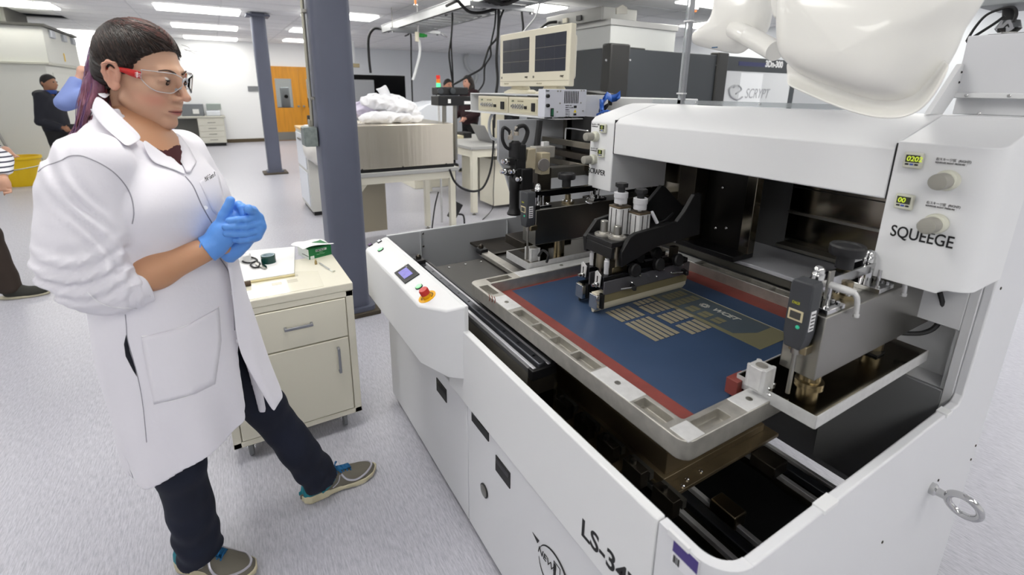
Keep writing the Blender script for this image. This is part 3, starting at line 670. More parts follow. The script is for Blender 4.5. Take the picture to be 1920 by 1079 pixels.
# ------------------------------------------------------------------ stencil screen that rests in the printer
sf = thing('stencil_screen', 'cast aluminium screen frame with blue stencil mesh clamped in the printer', 'screen frame', (-.985, 1.17, .815))
A0, A1, B0, B1, ZB, ZT, RW = -1.465, -.505, .706, 1.64, .812, .858, .056
def bevel_frame():
    # frame ring with rounded outside corners
    out = rrect((A0+A1)/2, (B0+B1)/2, (A1-A0)/2, (B1-B0)/2, .028, 6)
    inn = rrect((A0+A1)/2, (B0+B1)/2, (A1-A0)/2-RW, (B1-B0)/2-RW, .008, 6)
    mb = MB(); n = len(out)
    vs = [(x, y, ZB) for x, y in out]+[(x, y, ZT) for x, y in out]+[(x, y, ZT) for x, y in inn]+[(x, y, ZB) for x, y in inn]
    fs = [(k*n+i, k*n+(i+1) % n, ((k+1) % 4)*n+(i+1) % n, ((k+1) % 4)*n+i) for k in range(4) for i in range(n)]
    return mb.add(vs, fs)
fr = bevel_frame().build('frame', ALU, sf, .003, 2, smooth=40)
# cast pockets cut into the rails
cut = MB()
def pocket(x0, x1, y0, y1): cut.box(x0, x1, y0, y1, ZT-.022, ZT+.02)
m0, m1 = .010, RW-.012
near_p = [(-1.445, -1.375)]+[(-1.185+.135*k, -1.185+.135*k+.115) for k in range(3)]+[(-.645, -.565)]
near_p = [(Z(a, b, ZT).x, Z(c, d, ZT).x) for a, b, c, d in ((905, 536, 935, 550), (972, 582, 1010, 605), (1007, 608, 1045, 630), (1043, 632, 1083, 657), (1084, 660, 1128, 688), (1202, 748, 1266, 785))]
for a, b in near_p:
    a, b = min(a, b), max(a, b)
    pocket(a, b, B0+m0, B0+m1); pocket(a, b, B1-m1, B1-m0)
for a, b in ((.77, .86), (1.49, 1.58)):
    pocket(A1-m1, A1-m0, a, b); pocket(A0+m0, A0+m1, a, b)
co = cut.build('pocket_cutter', ALU, None, smooth=0)
fr.modifiers.clear()
md = fr.modifiers.new('pockets', 'BOOLEAN'); md.operation = 'DIFFERENCE'; md.object = co; md.solver = 'MANIFOLD'
bpy.context.view_layer.update()
dg = bpy.context.evaluated_depsgraph_get(); me2 = bpy.data.meshes.new_from_object(fr.evaluated_get(dg))
fr.modifiers.clear(); fr.data = me2; bpy.data.objects.remove(co)
md = fr.modifiers.new('bevel', 'BEVEL'); md.width = .0016; md.segments = 2; md.limit_method = 'ANGLE'; md.angle_limit = rad(50)
# white pads between pockets, with a threaded hole
def pad(x0, x1, y0, y1, hole):
    p = MB().box(x0, x1, y0, y1, ZT-.002, ZT+.0015).build('frame_pad', ALUW, sf, .001)
    if hole: MB().lathe(((x0+x1)/2, (y0+y1)/2, ZT+.0015), (0, 0, 1), [(.0075, 0), (.0075, .0012), (.0045, .0012), (.0045, .0006), (0, .0005)], 18).build('threaded_hole', STEEL, p)
pz = lambda a, b: Z(a, b, ZT).x
pad(pz(1128, 692), pz(1195, 748), B0+.001, B0+RW-.002, True); pad(pz(938, 556), pz(970, 578), B0+.001, B0+RW-.002, True)
pad(A1-.05, A1-.003, B0+.01, B0+RW+.004, False); pad(A1-RW+.002, A1-.002, .905, .99, True)
pad(A0+.002, A0+RW-.002, .89, 1.30, True); pad(-1.36, -1.20, B1-RW+.002, B1-.002, False)
# stencil mesh: red border glue, blue emulsion
def emulsion(col): return col
RED = mat('red_border', (126, 60, 54), .55, var=(14, .15)); BLUE = mat('blue_emulsion', (52, 70, 98), .42, var=(5, .08), bump=(500, .1))
mz = .819
I0, I1, J0, J1 = A0+RW, A1-RW, B0+RW, B1-RW
MB().box(I0-.004, I1+.004, J0-.004, J0+.082, mz-.001, mz).box(I0-.004, I1+.004, J1-.082, J1+.004, mz-.001, mz).box(I0-.004, I0+.012, J0+.082, J1-.082, mz-.001, mz).build('mesh_border', RED, sf, smooth=0)
bm_ = MB().box(I0+.012, I1+.004, J0+.082, J1-.082, mz-.001, mz).build('stencil_mesh', BLUE, sf, smooth=0)
# printed pattern: open mesh bars
OPEN = mat('open_mesh', (150, 142, 122), .4, .2, bump=(600, .1)); OPEND = mat('olive_mesh', (112, 108, 84), .45, bump=(600, .1)); GREYB = mat('slate_coating', (70, 80, 88), .45)
H1 = mz+.0004
def quad(mb, pts, h=H1, t=.0003): mb.prism([(x, y, h) for x, y in pts], (0, 0, t))
mb = MB(); quad(mb, [(-1.16, 1.243), (-.69, 1.243), (-.69, 1.405), (-1.16, 1.405)]); mb.build('olive_patch', OPEND, bm_, smooth=0)
mb = MB(); quad(mb, [(-1.16, 1.262), (-.79, 1.262), (-.755, 1.33), (-.755, 1.398), (-1.16, 1.398)], H1+.0003); mb.build('slate_patch', GREYB, bm_, smooth=0)
def bars(c4, n_, m_, h=H1+.0006, fillf=.74):
    # n_ parallel bars inside a block given by its start, lower, far and upper corners
    A_, B_, C_, D_ = [Z(x, y, mz) for x, y in c4]
    x0, x1 = (A_.x+D_.x)/2, (B_.x+C_.x)/2; y0, y1 = (A_.y+B_.y)/2, (C_.y+D_.y)/2; st_ = (y1-y0)/(n_-1+fillf)
    for k in range(n_):
        q = MB(); y = y0+k*st_; quad(q, [(x0, y), (x1, y), (x1, y+st_*fillf), (x0, y+st_*fillf)], h); q.build('pattern_bar', m_, bm_, smooth=0)
K = lambda *v: [(1060+v[i]/3.598, 480+v[i+1]/3.598) for i in range(0, 8, 2)]
bars(K(400, 462, 610, 580, 775, 522, 560, 410), 5, OPEN); bars(K(265, 385, 385, 450, 540, 400, 420, 340), 5, OPEN); bars(K(500, 348, 580, 398, 740, 350, 650, 300), 5, OPEN)
bars(K(618, 408, 710, 462, 865, 410, 770, 360), 5, OPEN); bars(K(745, 475, 855, 535, 980, 488, 875, 425), 4, OPEN); bars(K(455, 322, 505, 345, 600, 300, 560, 285), 4, OPEN)
bars(K(800, 352, 860, 385, 915, 360, 860, 338), 2, OPEND, H1+.001, .8); bars(K(885, 392, 945, 425, 1000, 400, 945, 375), 2, OPEND, H1+.001, .8); bars(K(970, 435, 1040, 465, 1090, 442, 1025, 415), 2, OPEND, H1+.001, .8)
bars(K(655, 275, 705, 305, 820, 260, 770, 235), 5, OPEND, H1+.001, .8); bars(K(715, 318, 765, 342, 910, 290, 850, 268), 5, OPEND, H1+.001, .8)
PM = mat('pale_mesh', (176, 176, 168), .5)
p = Z(1333, 581, mz); text('WCET', (p.x, p.y, H1+.0012), (1, .0, 0), (0, 1, 0), .032, PM, bm_, bold=.0006, sx=1.02, shear=.25)
p = Z(1321, 574, mz)
for k in range(4):
    a0 = k*PI/4; ce = Vector((p.x, p.y, H1+.0012))
    MB().tube([ce+Vector((math.cos(a0)*.018*math.cos(t_)-math.sin(a0)*.007*math.sin(t_), math.sin(a0)*.016*math.cos(t_)+math.cos(a0)*.007*math.sin(t_), 0)) for t_ in [2*PI*i/20 for i in range(21)]], .0006, 4, 1).build('pattern_atom', PM, bm_)
MB().box(-1.12, -.70, 1.405, 1.4065, H1, H1+.0006).build('pattern_line', mat('pale_mesh', (176, 176, 168)), bm_, smooth=0)
# red pen marks on the outside of the frame
for k in range(3):
    p = YP(917+5*k, 560+2*k, B0); MB().tube([(p.x, B0-.0005, p.z+.014), (p.x+.006, B0-.0005, p.z+.004), (p.x+.002, B0-.0005, p.z-.008)], .0012, 5).build('pen_mark', mat('rust_pen', (130, 62, 44), .7), sf)
# ------------------------------------------------------------------ trays and beams that carry the blades
def tray(x0, x1, y0, y1, name_m=STEELX):
    t = MB().box(x0, x1, y0, y1, .872, .878).build('drip_tray', name_m, pr, .001)
    MB().box(x0-.002, x0, y0, y1, .850, .880).box(x1, x1+.002, y0, y1, .850, .880).box(x0, x1, y0-.002, y0, .850, .880).build('tray_rim', ALUW, t)
    return t
tr1 = tray(-1.64, -1.47, .965, 1.60); tr2 = tray(-.59, -.41, .985, 1.52)
def beam(x0, x1, y0, y1, z0, z1):
    return MB().box(x0, x1, y0, y1, z0, z1).build('blade_beam', STEEL, pr, .002)
bl1 = beam(-1.575, -1.485, 1.0, 1.60, .942, 1.083); bl2 = beam(-.525, -.447, 1.03, 1.60, .926, 1.075)
def domed(mb, x, y, z, r, h): mb.lathe((x, y, z), (0, 0, 1), [(r, 0), (r, h*.45), (r*.86, h*.5), (r*.9, h*.62), (r*.75, h*.85), (r*.4, h*.97), (0, h)], 16)
def beam_kit(bm, xc, ys, zt, lever, knob):
    x0, x1 = xc-.036, xc+.036
    for y in ys:
        pl_ = MB().box(x0, x1, y-.035, y+.035, zt, zt+.012).build('beam_plate', CHROME, bm, .001)
        mb = MB(); mb.cyl((xc-.012, y, zt+.012), (xc-.012, y, zt+.045), .014); mb.build('pillar', CHROME, pl_)
        mb = MB(); domed(mb, xc-.012, y, zt+.060, .013, .030); mb.build('dome_nut', CHROME, pl_, smooth=60)
        screws(pl_, [(xc+.026, y-.024, zt+.012), (xc+.026, y+.024, zt+.012), (xc+.014, y+.026, zt+.012)], (0, 0, 1), .0045, .005)
        mb = MB(); mb.cyl((xc+.012, y+.01, zt+.012), (xc+.012, y+.01, zt+.045), .004); mb.build('stud', CHROME, pl_)
        if lever:
            lv = MB().lathe((xc+.0, y+.028, zt+.045), (.95, .25, -.1), [(.0085, 0), (.0085, .035), (.007, .05), (0, .05)], 14).build('clamp_lever', ALUW, pl_)
            MB().tube([(xc+.042, y+.04, zt+.041), (xc+.050, y+.045, zt+.03), (xc+.052, y+.05, zt+.008), (xc+.053, y+.052, zt-.012)], lambda u: .0065-.002*u, 10).build('lever_arm', ALUW, lv)
            MB().lathe((xc+.053, y+.052, zt-.018), (0, 0, 1), [(0, 0), (.006, .003), (.006, .009), (0, .012)], 12).build('lever_ball', ALUW, lv)
            MB().box(xc-.002, xc+.003, y+.018, y+.040, zt+.012, zt+.078).build('slotted_strip', STEEL, pl_, .002)
    yb0, yb1 = ys[0]-.03, ys[-1]+.03
    cb = MB().box(xc-.026, xc-.002, yb0, yb1, zt+.036, zt+.060).build('cross_bar', BLACKG, bm, .001)
    MB().box(xc-.002, xc+.0, yb0, yb1, zt+.037, zt+.059).build('cross_bar_face', CHROME if lever else BLACKG, cb)
    screws(cb, [(xc-.012, yb0, zt+.048)], (0, -1, 0), .004, .003)
    yk = (ys[0]+ys[-1])/2
    fl = MB().lathe((xc, yk, zt), (0, 0, 1), [(.026, 0), (.026, .008), (.018, .009), (.012, .012), (.012, .036)], 24).build('flange', BRASS, bm)
    screws(fl, [(xc+.019*math.cos(a), yk+.019*math.sin(a), zt+.008) for a in (0.3, 1.6, 2.9, 4.2, 5.4)], (0, 0, 1), .005, .008)
    kb = MB().lathe((xc-.014, yk, zt+.060), (0, 0, 1), [(.012, -.02), (.012, .004), (.018, .004), (.018, .034), (.034, .036), (.036, .042), (.036, .056), (.033, .060), (.026, .060), (.024, .056), (0, .056)], 30).build('hand_knob', BLACKM, bm)
    MB().lathe((xc-.014, yk, zt+.060), (0, 0, 1), [(.014, 0), (.016, .004), (.014, .009)], 20).build('knob_ring', BRASS, kb)
beam_kit(bl2, -.487, (1.075, 1.30), 1.075, True, True)
beam_kit(bl1, -1.53, (1.045, 1.325), 1.083, False, True)
MB().tube([(-1.492, 1.26, 1.105), (-1.486, 1.245, 1.09), (-1.47, 1.26, 1.084), (-1.47, 1.31, 1.09)], .003, 6).build('air_pipe', CHROME, bl1)
def micrometer(px, py, plane_y, w_, h_, par, xc):
    c = YP(px, py, plane_y); body = MB(); ht = h_/2
    prof = [(-w_, -ht*.55), (-w_*.72, -ht), (w_*.72, -ht), (w_, -ht*.55), (w_, ht*.9), (w_*.85, ht), (-w_*.85, ht), (-w_, ht*.9)]
    g = MB().prism([(c.x+u, c.y, c.z+v) for u, v in prof], (0, .038, 0)).build('digital_indicator', mat('indicator_charcoal', (52, 54, 58), .55, bump=(300, .1)), par, .003)
    MB().box(c.x-w_*.78, c.x+w_*.55, c.y-.0015, c.y, c.z-.012, c.z+.012).build('indicator_bezel', mat('bezel_tan', (196, 184, 150), .4), g, .001)
    MB().box(c.x-w_*.6, c.x+w_*.37, c.y-.002, c.y-.0012, c.z-.008, c.z+.008).build('indicator_screen', mat('indicator_lcd', (58, 58, 54), .2), g)
    MB().lathe((c.x+w_*.25, c.y, c.z-.024), (0, -1, 0), [(.004, 0), (.004, .002), (0, .003)], 12).build('indicator_button', mat('teal_button', (60, 190, 150), .4), g)
    text('DIGI', (c.x-w_*.6, c.y-.0006, c.z+.024), FX, UZ, .008, mat('yellow_print', (190, 190, 40), .5), g)
    MB().box(c.x+w_-.0005, c.x+w_+.001, c.y+.008, c.y+.026, c.z-.03, c.z+.015).build('barcode_label', mat('label_white', (220, 220, 222), .5), g, smooth=0)
    for k in range(5): MB().box(c.x+w_+.0008, c.x+w_+.0014, c.y+.010, c.y+.024, c.z-.026+.008*k, c.z-.026+.008*k+.003).build('barcode_line', INK, g, smooth=0)
    sp = MB(); zb = c.z-ht
    sp.cyl((c.x, c.y+.02, zb), (c.x, c.y+.02, zb-.018), .009); sp.cyl((c.x, c.y+.02, zb-.018), (c.x, c.y+.02, .885), .0045); sp.build('spindle', STEEL, g)
    MB().box(c.x-w_*.7, c.x+w_*.9, c.y+.02, c.y+.05, zb-.016, zb+.004).build('indicator_clamp', BRASS, g, .002)
    MB().box(c.x-.012, c.x+.012, c.y+.03, c.y+.066, c.z-.02, c.z+.01).build('indicator_bracket', BLACK, g)
micrometer(1494, 592, .985, .023, .150, bl2, -.487)
micrometer(982, 393, .955, .024, .135, bl1, -1.53)
def clamp_block(px, py, z0, h_, s, par):
    c = Z(px, py, z0); x, y = c.x, c.y; mb = MB()
    mb.prism([(x+a, y+b, z0) for a, b in rrect(0, 0, s, s, s*.35, 3)], (0, 0, h_))
    cb = mb.build('air_cylinder', ALUW, par, .001)
    for sx in (-1, 1):
        for sy in (-1, 1): MB().lathe((x+sx*s*.82, y+sy*s*.82, z0), (0, 0, 1), [(s*.26, 0), (s*.26, h_+.001), (s*.15, h_+.001), (s*.15, h_-.003), (0, h_-.003)], 12).build('cylinder_post', ALUW, cb)
    MB().lathe((x, y, z0+h_), (0, 0, 1), [(s*.62, 0), (s*.62, .0015), (s*.52, .0015), (s*.52, .0005), (0, .0005)], 24).build('cylinder_cap', ALU, cb)
    return cb
clamp_block(1422, 724, .878, .052, .021, tr2); clamp_block(998, 487, .878, .05, .022, tr1)
MB().box(-.605, -.575, .965, 1.02, .83, .87).build('clamp_foot', RED, tr2, .001); MB().box(-.575, -.545, .985, 1.03, .79, .872).build('clamp_leg', STEELX, tr2, .001)
MB().box(-1.49, -1.47, 1.01, 1.03, .858, .872).build('clamp_leg', ALUW, tr1, .001)
screws(tr2, [Z(1440, 730, .879), Z(1450, 722, .879), Z(1441, 742, .879)], (0, 0, 1), .005, .006)
MB().cyl((-.487, 1.10, .878), (-.487, 1.10, .93), .022).build('lift_shaft', BRASS, bl2); MB().lathe((-.487, 1.10, .878), (0, 0, 1), [(.03, 0), (.03, .008), (.022, .01)], 24).build('shaft_collar', BRASS, bl2)
MB().cyl((-.487, 1.40, .878), (-.487, 1.40, .93), .022).build('lift_shaft', BRASS, bl2); MB().cyl((-1.53, 1.15, .878), (-1.53, 1.15, .945), .022).build('lift_shaft', BRASS, bl1); MB().cyl((-1.53, 1.45, .878), (-1.53, 1.45, .945), .022).build('lift_shaft', BRASS, bl1)
MB().box(-.515, -.46, 1.36, 1.40, .8785, .884).build('tray_slot', BLACK, tr2)
MB().tube([YP(1010, 480, 1.0), YP(1018, 470, 1.0), YP(1028, 478, 1.0), YP(1025, 492, 1.0)], .005, 8).build('air_hose', BLACKM, tr1)
# ------------------------------------------------------------------ squeegee head
sh = MB().prism([XP(x, y, -1.075) for x, y in ((1166, 502), (1166, 474), (1182, 446), (1194, 438), (1270, 417), (1284, 398), (1303, 365), (1316, 363), (1312, 440), (1230, 464))], (-.016, 0, 0)).build('head_bracket', BLACK, pr, .002)
MB().prism([XP(x, y, -1.215) for x, y in ((1100, 472), (1098, 444), (1120, 412), (1150, 402), (1205, 392), (1242, 348), (1250, 352), (1280, 386), (1300, 384), (1300, 428), (1180, 455))], (-.016, 0, 0)).build('bracket_cheek', BLACK, sh, .002)
DZ = 1.058
y0 = XP(1132, 436, -1.17).y-.035
MB().box(-1.215, -1.09, y0, y0+.37, DZ-.018, DZ).build('bracket_deck', BLACK, sh, .002)
MB().box(-1.215, -1.09, y0, y0+.014, DZ-.055, DZ-.018).build('bracket_lip', BLACK, sh, .002)
def guide(px, py, X_, h_):
    c = XP(px, py, X_); g = MB().lathe((c.x, c.y, DZ), (0, 0, 1), [(.030, 0), (.030, .006), (.017, .007), (.0145, .012)], 24).build('guide_flange', ALU, sh)
    MB().lathe((c.x, c.y, .93), (0, 0, 1), [(.013, 0), (.013, DZ-.93+h_-.002), (.011, DZ-.93+h_), (0, DZ-.93+h_)], 18).build('guide_shaft', STEEL, g)
    screws(g, [(c.x+.023*math.cos(a), c.y+.023*math.sin(a), DZ+.006) for a in (.5, 2.6, 4.7)], (0, 0, 1), .004, .003)
    MB().cyl((c.x, c.y, .945), (c.x, c.y, DZ-.018), .021).build('shaft_sleeve', mat('sleeve_steel', (150, 144, 128), .3, .9), g)
guide(1132, 436, -1.175, .050); guide(1157, 446, -1.125, .042)
def air_cyl(px, py, X_, zt_, s=.027):
    c = XP(px, py, X_); x, y = c.x, c.y
    b = MB().prism([(x+a, y+b_, DZ) for a, b_ in rrect(0, 0, s, s, .006, 3)], (0, 0, zt_-DZ)).build('head_cylinder', ALUW, sh, .001)
    for sx, sy in ((1, 0), (0, -1)):
        for k in (-.35, .35):
            MB().obox((x+sx*s+(0 if sx else k*s*1.2), y+sy*s+(0 if sy else k*s*1.2), (DZ+zt_)/2), (.0015 if sx else .003, .003 if sx else .0015, zt_-DZ-.006)).build('cylinder_groove', BLACKM, b)
    MB().prism([(x+a, y+b_, zt_) for a, b_ in rrect(0, 0, s+.001, s+.001, .007, 3)], (0, 0, .006)).build('cylinder_top', mat('bronze_plate', (112, 98, 80), .35, .8), b, .001)
    MB().lathe((x, y, zt_+.006), (0, 0, 1), [(.006, 0), (.006, .008), (.0215, .008), (.0215, .026), (.0235, .027), (.0235, .044), (.020, .046), (.016, .045)], 28).build('dial_collar', mat('dial_grey', (186, 186, 190), .45), b)
    kp = [(.022*(1 if k % 2 else .8)*math.cos(2*PI*k/12), .022*(1 if k % 2 else .8)*math.sin(2*PI*k/12)) for k in range(12)]
    MB().prism([(x+a, y+b_, zt_+.068) for a, b_ in kp], (0, 0, .014)).cyl((x, y, zt_+.048), (x, y, zt_+.068), .012).build('adjust_knob', BLACKM, b, .001)
air_cyl(1163, 388, -1.17, 1.148); air_cyl(1199, 400, -1.12, 1.133)
MB().cyl(XP(1222, 398, -1.1), XP(1232, 418, -1.1), .006).build('hose_sleeve', mat('white_button', (235, 235, 240)), sh)
MB().tube([XP(1232, 418, -1.1), XP(1245, 415, -1.12), XP(1262, 400, -1.15)], .004).build('air_hose', BLACKM, sh)
# blade holders: squeegee next to the camera, scraper behind it
def holder(xc, yA, yB, m_blade, tilt, scraper):
    h_ = MB().box(xc-.022, xc+.022, yA+.02, yB-.01, .90, .945).build('blade_holder', mat('holder_black_chrome', (40, 40, 44), .22, .8), sh, .002)
    MB().prism([(xc+.022, y, z) for y, z in ((yA+.02, .885), (yA+.02, .93), (yB-.005, .93), (yB-.005, .885))], (.006, 0, 0)).build('clamp_bar', mat('clamp_grey', (104, 104, 110), .3, .6), h_, .001)
    screws(h_, [(xc+.028, yA+.02+(yB-yA)*k, .905) for k in (.28, .55, .72)], (1, 0, 0), .005, .005)
    if not scraper:
        MB().prism([(xc-.004, yA, .820), (xc+.004, yA, .820), (xc+.016, yA, .838), (xc+.016, yA, .888), (xc-.010, yA, .888), (xc-.010, yA, .838)], (0, yB-yA, 0)).build('squeegee_blade', mat('cream_urethane', (206, 200, 180), .45), h_, .001)
        MB().prism([(xc+.016, y, z) for y, z in ((yA+.03, .852), (yA+.03, .888), (yB, .888), (yB, .852))], (.002, 0, 0)).build('blade_backing', mat('khaki_strip', (120, 112, 84), .5), h_)
    else:
        MB().prism([(xc-.002, yA, .822), (xc+.002, yA, .822), (xc+.014, yA, .89), (xc-.010, yA, .89)], (0, yB-yA, 0)).build('scraper_blade', STEELX, h_)
    ec = MB().box(xc-.014, xc+.024, yA-.006, yA+.012, .836, .885).build('end_clip', CHROME, h_, .002)
    MB().box(xc+.012, xc+.030, yA+.012, yA+.022, .838, .888).build('clip_edge', BLACK, ec)
    tb = MB().prism([(xc+u, yA+.012, z) for u, z in ((-.012, .915), (.012, .908), (.016, .95), (-.004, .962), (-.012, .955))], (0, .004, 0)).build('slotted_tab', ALUW, h_, .001)
    MB().box(xc-.001, xc+.003, yA+.0112, yA+.0125, .920, .945).build('tab_slot', BLACK, tb)
    MB().lathe((xc+.004, yA+.010, .918), (0, -1, 0), [(.009, 0), (.009, .008), (.006, .01), (.006, .02), (0, .021)], 14).build('thumb_screw', CHROME, h_)
    MB().lathe((xc+.0, yA+.05, .945), (0, 0, 1), [(.0085, 0), (.0085, .022), (.0095, .023), (.0095, .044), (.007, .046), (.007, .052), (0, .053)], 18).build('micrometer_head', mat('dial_grey', (186, 186, 190)), h_)
    MB().box(xc-.014, xc+.012, yA+.065, yA+.13, .945, .965).build('slide_block', BRASS, h_, .002)
    for k in (.32, .58, .8):
        y = yA+(yB-yA)*k
        kb = MB().lathe((xc+.022, y, .952), (1, 0, .15), [(.006, 0), (.006, .008), (.022, .010), (.023, .024), (.019, .028), (0, .028)], 20).build('side_knob', BLACKM, h_)
        MB().lathe((xc+.028, y+.03, .93), (1, 0, 0), [(.006, 0), (.006, .006), (.0035, .012), (0, .013)], 12).build('thumb_screw', CHROME, h_)
    lv = MB().cyl((xc+.03, yA+.09, .893), (xc+.045, yA+.125, .897), .004).build('toggle', CHROME, h_); MB().obox((xc+.047, yA+.13, .898), (.012, .03, .016), (.4, 1, 0)).build('toggle_grip', BLACKM, lv, .003)
    lv = MB().cyl((xc+.03, yB-.10, .905), (xc+.045, yB-.06, .905), .004).build('toggle', CHROME, h_); MB().obox((xc+.047, yB-.05, .905), (.012, .035, .016), (.4, 1, 0)).build('toggle_grip', BLACKM, lv, .003)
    for k in (.15, .85): MB().box(xc-.01, xc+.01, yA+(yB-yA)*k-.012, yA+(yB-yA)*k+.012, .94, .99).build('hanger', DARK, h_)
holder(-1.115, .985, 1.415, None, 0, False)
holder(-1.205, 1.0, 1.40, None, 0, True)
# ------------------------------------------------------------------ alignment camera on the far side of the printer
oc = thing('alignment_camera', 'black upright camera tube with cables on a tan slide bracket at the scraper end', 'camera', (-1.70, 1.1, .87))
OX = -1.70
def OP(px, py, dx=0): return XP(px, py, OX+dx)
MB().lathe(OP(964, 402), (0, 0, 1), [(.030, 0), (.031, .006), (.024, .02), (.021, .03), (.021, .10), (.023, .105), (.023, .16), (.020, .165), (.020, .23), (.026, .235), (.026, .30), (.014, .31), (0, .31)], 24).build('lens_tube', BLACK, oc)
ct = MB().obox(OP(972, 298), (.05, .045, .12)).build('camera_body', BLACK, oc, .004)
for px, py in ((957, 262), (968, 254)):
    q = MB().lathe(OP(px, py), (0, 0, 1), [(.011, 0), (.011, .014), (.008, .016), (.007, .035), (0, .036)], 16).build('connector', mat('connector_grey', (168, 160, 150), .4, .5), oc)
MB().tube([OP(957, 260), OP(955, 246), OP(944, 240), OP(942, 260), OP(948, 275), OP(955, 280)], .007, 8).build('camera_cable', RUBBER, oc)
MB().tube([OP(968, 252), OP(970, 240), OP(982, 236), OP(989, 246), OP(985, 262), OP(975, 280), OP(975, 295)], .009, 8).build('camera_cable', RUBBER, oc)
MB().obox(OP(983, 335, .01), (.05, .055, .09)).build('focus_block', BLACK, oc, .004)
MB().obox(OP(985, 349, .015), (.03, .07, .03)).build('focus_arm', BLACK, oc, .004)
for px, py in ((948, 303), (946, 322), (962, 322), (975, 336)):
    MB().lathe(OP(px, py, .03), (.5, -.8, .1), [(.010, -.02), (.010, 0), (.006, .002), (.006, .014), (.009, .015), (.009, .026), (0, .027)], 14).build('micrometer_screw', CHROME, oc)
    MB().obox(OP(px+8, py, .01), (.035, .03, .03)).build('slide_stage', BLACK, oc, .003)
TAN = mat('tan_cast_bracket', (172, 162, 138), .5, bump=(200, .1))
br = MB().prism([OP(x, y, .02) for x, y in ((967, 305), (988, 303), (991, 280), (1005, 278), (1005, 319), (968, 316))], (-.05, 0, 0)).build('slide_bracket', TAN, oc, .004)
MB().obox(OP(1017, 306, .0), (.05, .045, .092)).build('slide_housing', TAN, oc, .003)
MB().lathe(OP(1018, 309, .03), (1, -.12, 0), [(.025, 0), (.027, .003), (.027, .010), (.025, .012), (0, .012)], 32).build('slide_knob', mat('knob_grey', (112, 108, 106), .5), oc)
MB().box(-1.75, -1.70, 1.15, 1.22, .775, 1.20).build('camera_post', DARK, oc)
MB().obox(OP(1017, 285, -.04), (.05, .10, .05)).build('rail_carriage', ALU, oc, .003); MB().obox(OP(1022, 272, -.04), (.02, .03, .03)).build('rail_clip', ALUW, oc, .002)
MB().box(-1.80, -1.745, 1.18, 1.75, 1.145, 1.19).build('camera_rail', ALUD, oc, .002)
MB().tube([OP(1012, 226, -.1), OP(1010, 245, -.1), OP(1006, 275, -.1)], .014, 8).build('cable_sleeve', RUBBER, oc)
MB().box(-2.10, -1.58, 1.50, 1.51, .90, 1.13).build('scraper_backplate', SATIN, pr, .002)
for z, m_ in ((1.165, STEELX), (1.21, DARK), (1.265, STEELX)): MB().box(-2.10, -1.57, 1.44, 1.50, z, z+.03).build('cross_rail', m_, pr, .002)
MB().box(-2.10, -1.57, 1.60, 1.61, .9, 1.40).build('scraper_bay_back', mat('bay_dark', (70, 70, 70), .4, .6), pr)
MB().tube([YP(1060, 262, 1.45), YP(1061, 244, 1.45), YP(1066, 241, 1.45), YP(1103, 246, 1.45)], .004).build('air_pipe', CHROME, pr)
MB().box(-1.80, -1.64, 1.05, 1.30, .86, .90).build('scraper_base', DARK, pr, .002)
# ------------------------------------------------------------------ shelf with two monitors and their boxes
sv = thing('instrument_shelf', 'thin white sheet metal shelf beside the printer hood holding monitors', 'shelf', (-2.4, 1.55, 1.39))
MB().box(-3.0, -1.97, 1.43, 1.98, 1.385, 1.391).build('shelf_plate', WHITE, sv, .001)
MB().box(-2.98, -1.99, 1.455, 1.46, 1.391, 1.395).build('shelf_lip', WHITE, sv)
rs = MB().box(-2.95, -2.02, 1.45, 1.80, 1.498, 1.504).box(-2.955, -2.95, 1.45, 1.80, 1.391, 1.504).box(-2.02, -2.014, 1.45, 1.80, 1.391, 1.504).build('riser', WHITE, sv, .001)
MB().box(-2.14, -2.06, 1.6, 1.95, .9, 1.385).build('shelf_post', ALUD, sv)
def ctrl_box(px0, px1, lab):
    a = YP(px0, 200, 1.452); b = YP(px1, 200, 1.452)
    t = thing('control_unit', lab, 'control box', (a.x, 1.5, 1.391))
    z0, z1 = 1.394, 1.488
    MB().box(a.x, b.x, 1.452, 1.70, z0, z1).build('case', IVORY, t, .004)
    MB().box(a.x+.008, b.x-.008, 1.448, 1.453, z0+.01, z1-.01).build('front_panel', mat('panel_cream', (208, 202, 176), .5), t, .001)
    w_ = b.x-a.x
    for k in range(5):
        MB().lathe((a.x+w_*(.18+.085*k), 1.448, (z0+z1)/2-.004), (0, -1, 0), [(.0125, 0), (.0125, .004), (.008, .005), (.007, .014), (0, .015)], 16).build('thumbwheel', CHROME, t)
    MB().box(a.x+w_*.60, a.x+w_*.66, 1.44, 1.448, (z0+z1)/2-.016, (z0+z1)/2+.0).build('dial', BLACK, t)
    MB().box(a.x+w_*.82, a.x+w_*.93, 1.442, 1.448, (z0+z1)/2-.026, (z0+z1)/2+.018).build('power_switch', BLACK, t, .002)
    text('GMS', (a.x+w_*.12, 1.4475, z1-.028), FX, UZ, .014, mat('green_print', (50, 80, 60), .5), t)
    text('LIGHT SOURCE', (a.x+w_*.34, 1.4475, z1-.026), FX, UZ, .009, mat('brown_print', (120, 112, 90), .5), t)
ctrl_box(897, 951, 'ivory control unit with thumbwheels on the shelf, farther from the white power supply')
ctrl_box(954, 1009, 'ivory control unit with thumbwheels on the shelf, beside the white power supply')
t = thing('power_supply', 'white vented power supply box with two black dials at the shelf corner', 'power supply', (-1.97, 1.55, 1.391))
PX = -1.955
a = XP(1021, 222, PX); b = XP(1098, 220, PX); c = XP(1021, 167, PX)
PS = mat('powder_white', (204, 206, 216), .5, bump=(400, .06))
MB().box(PX-.06, PX, a.y, b.y, 1.398, c.z).build('case', PS, t, .003)
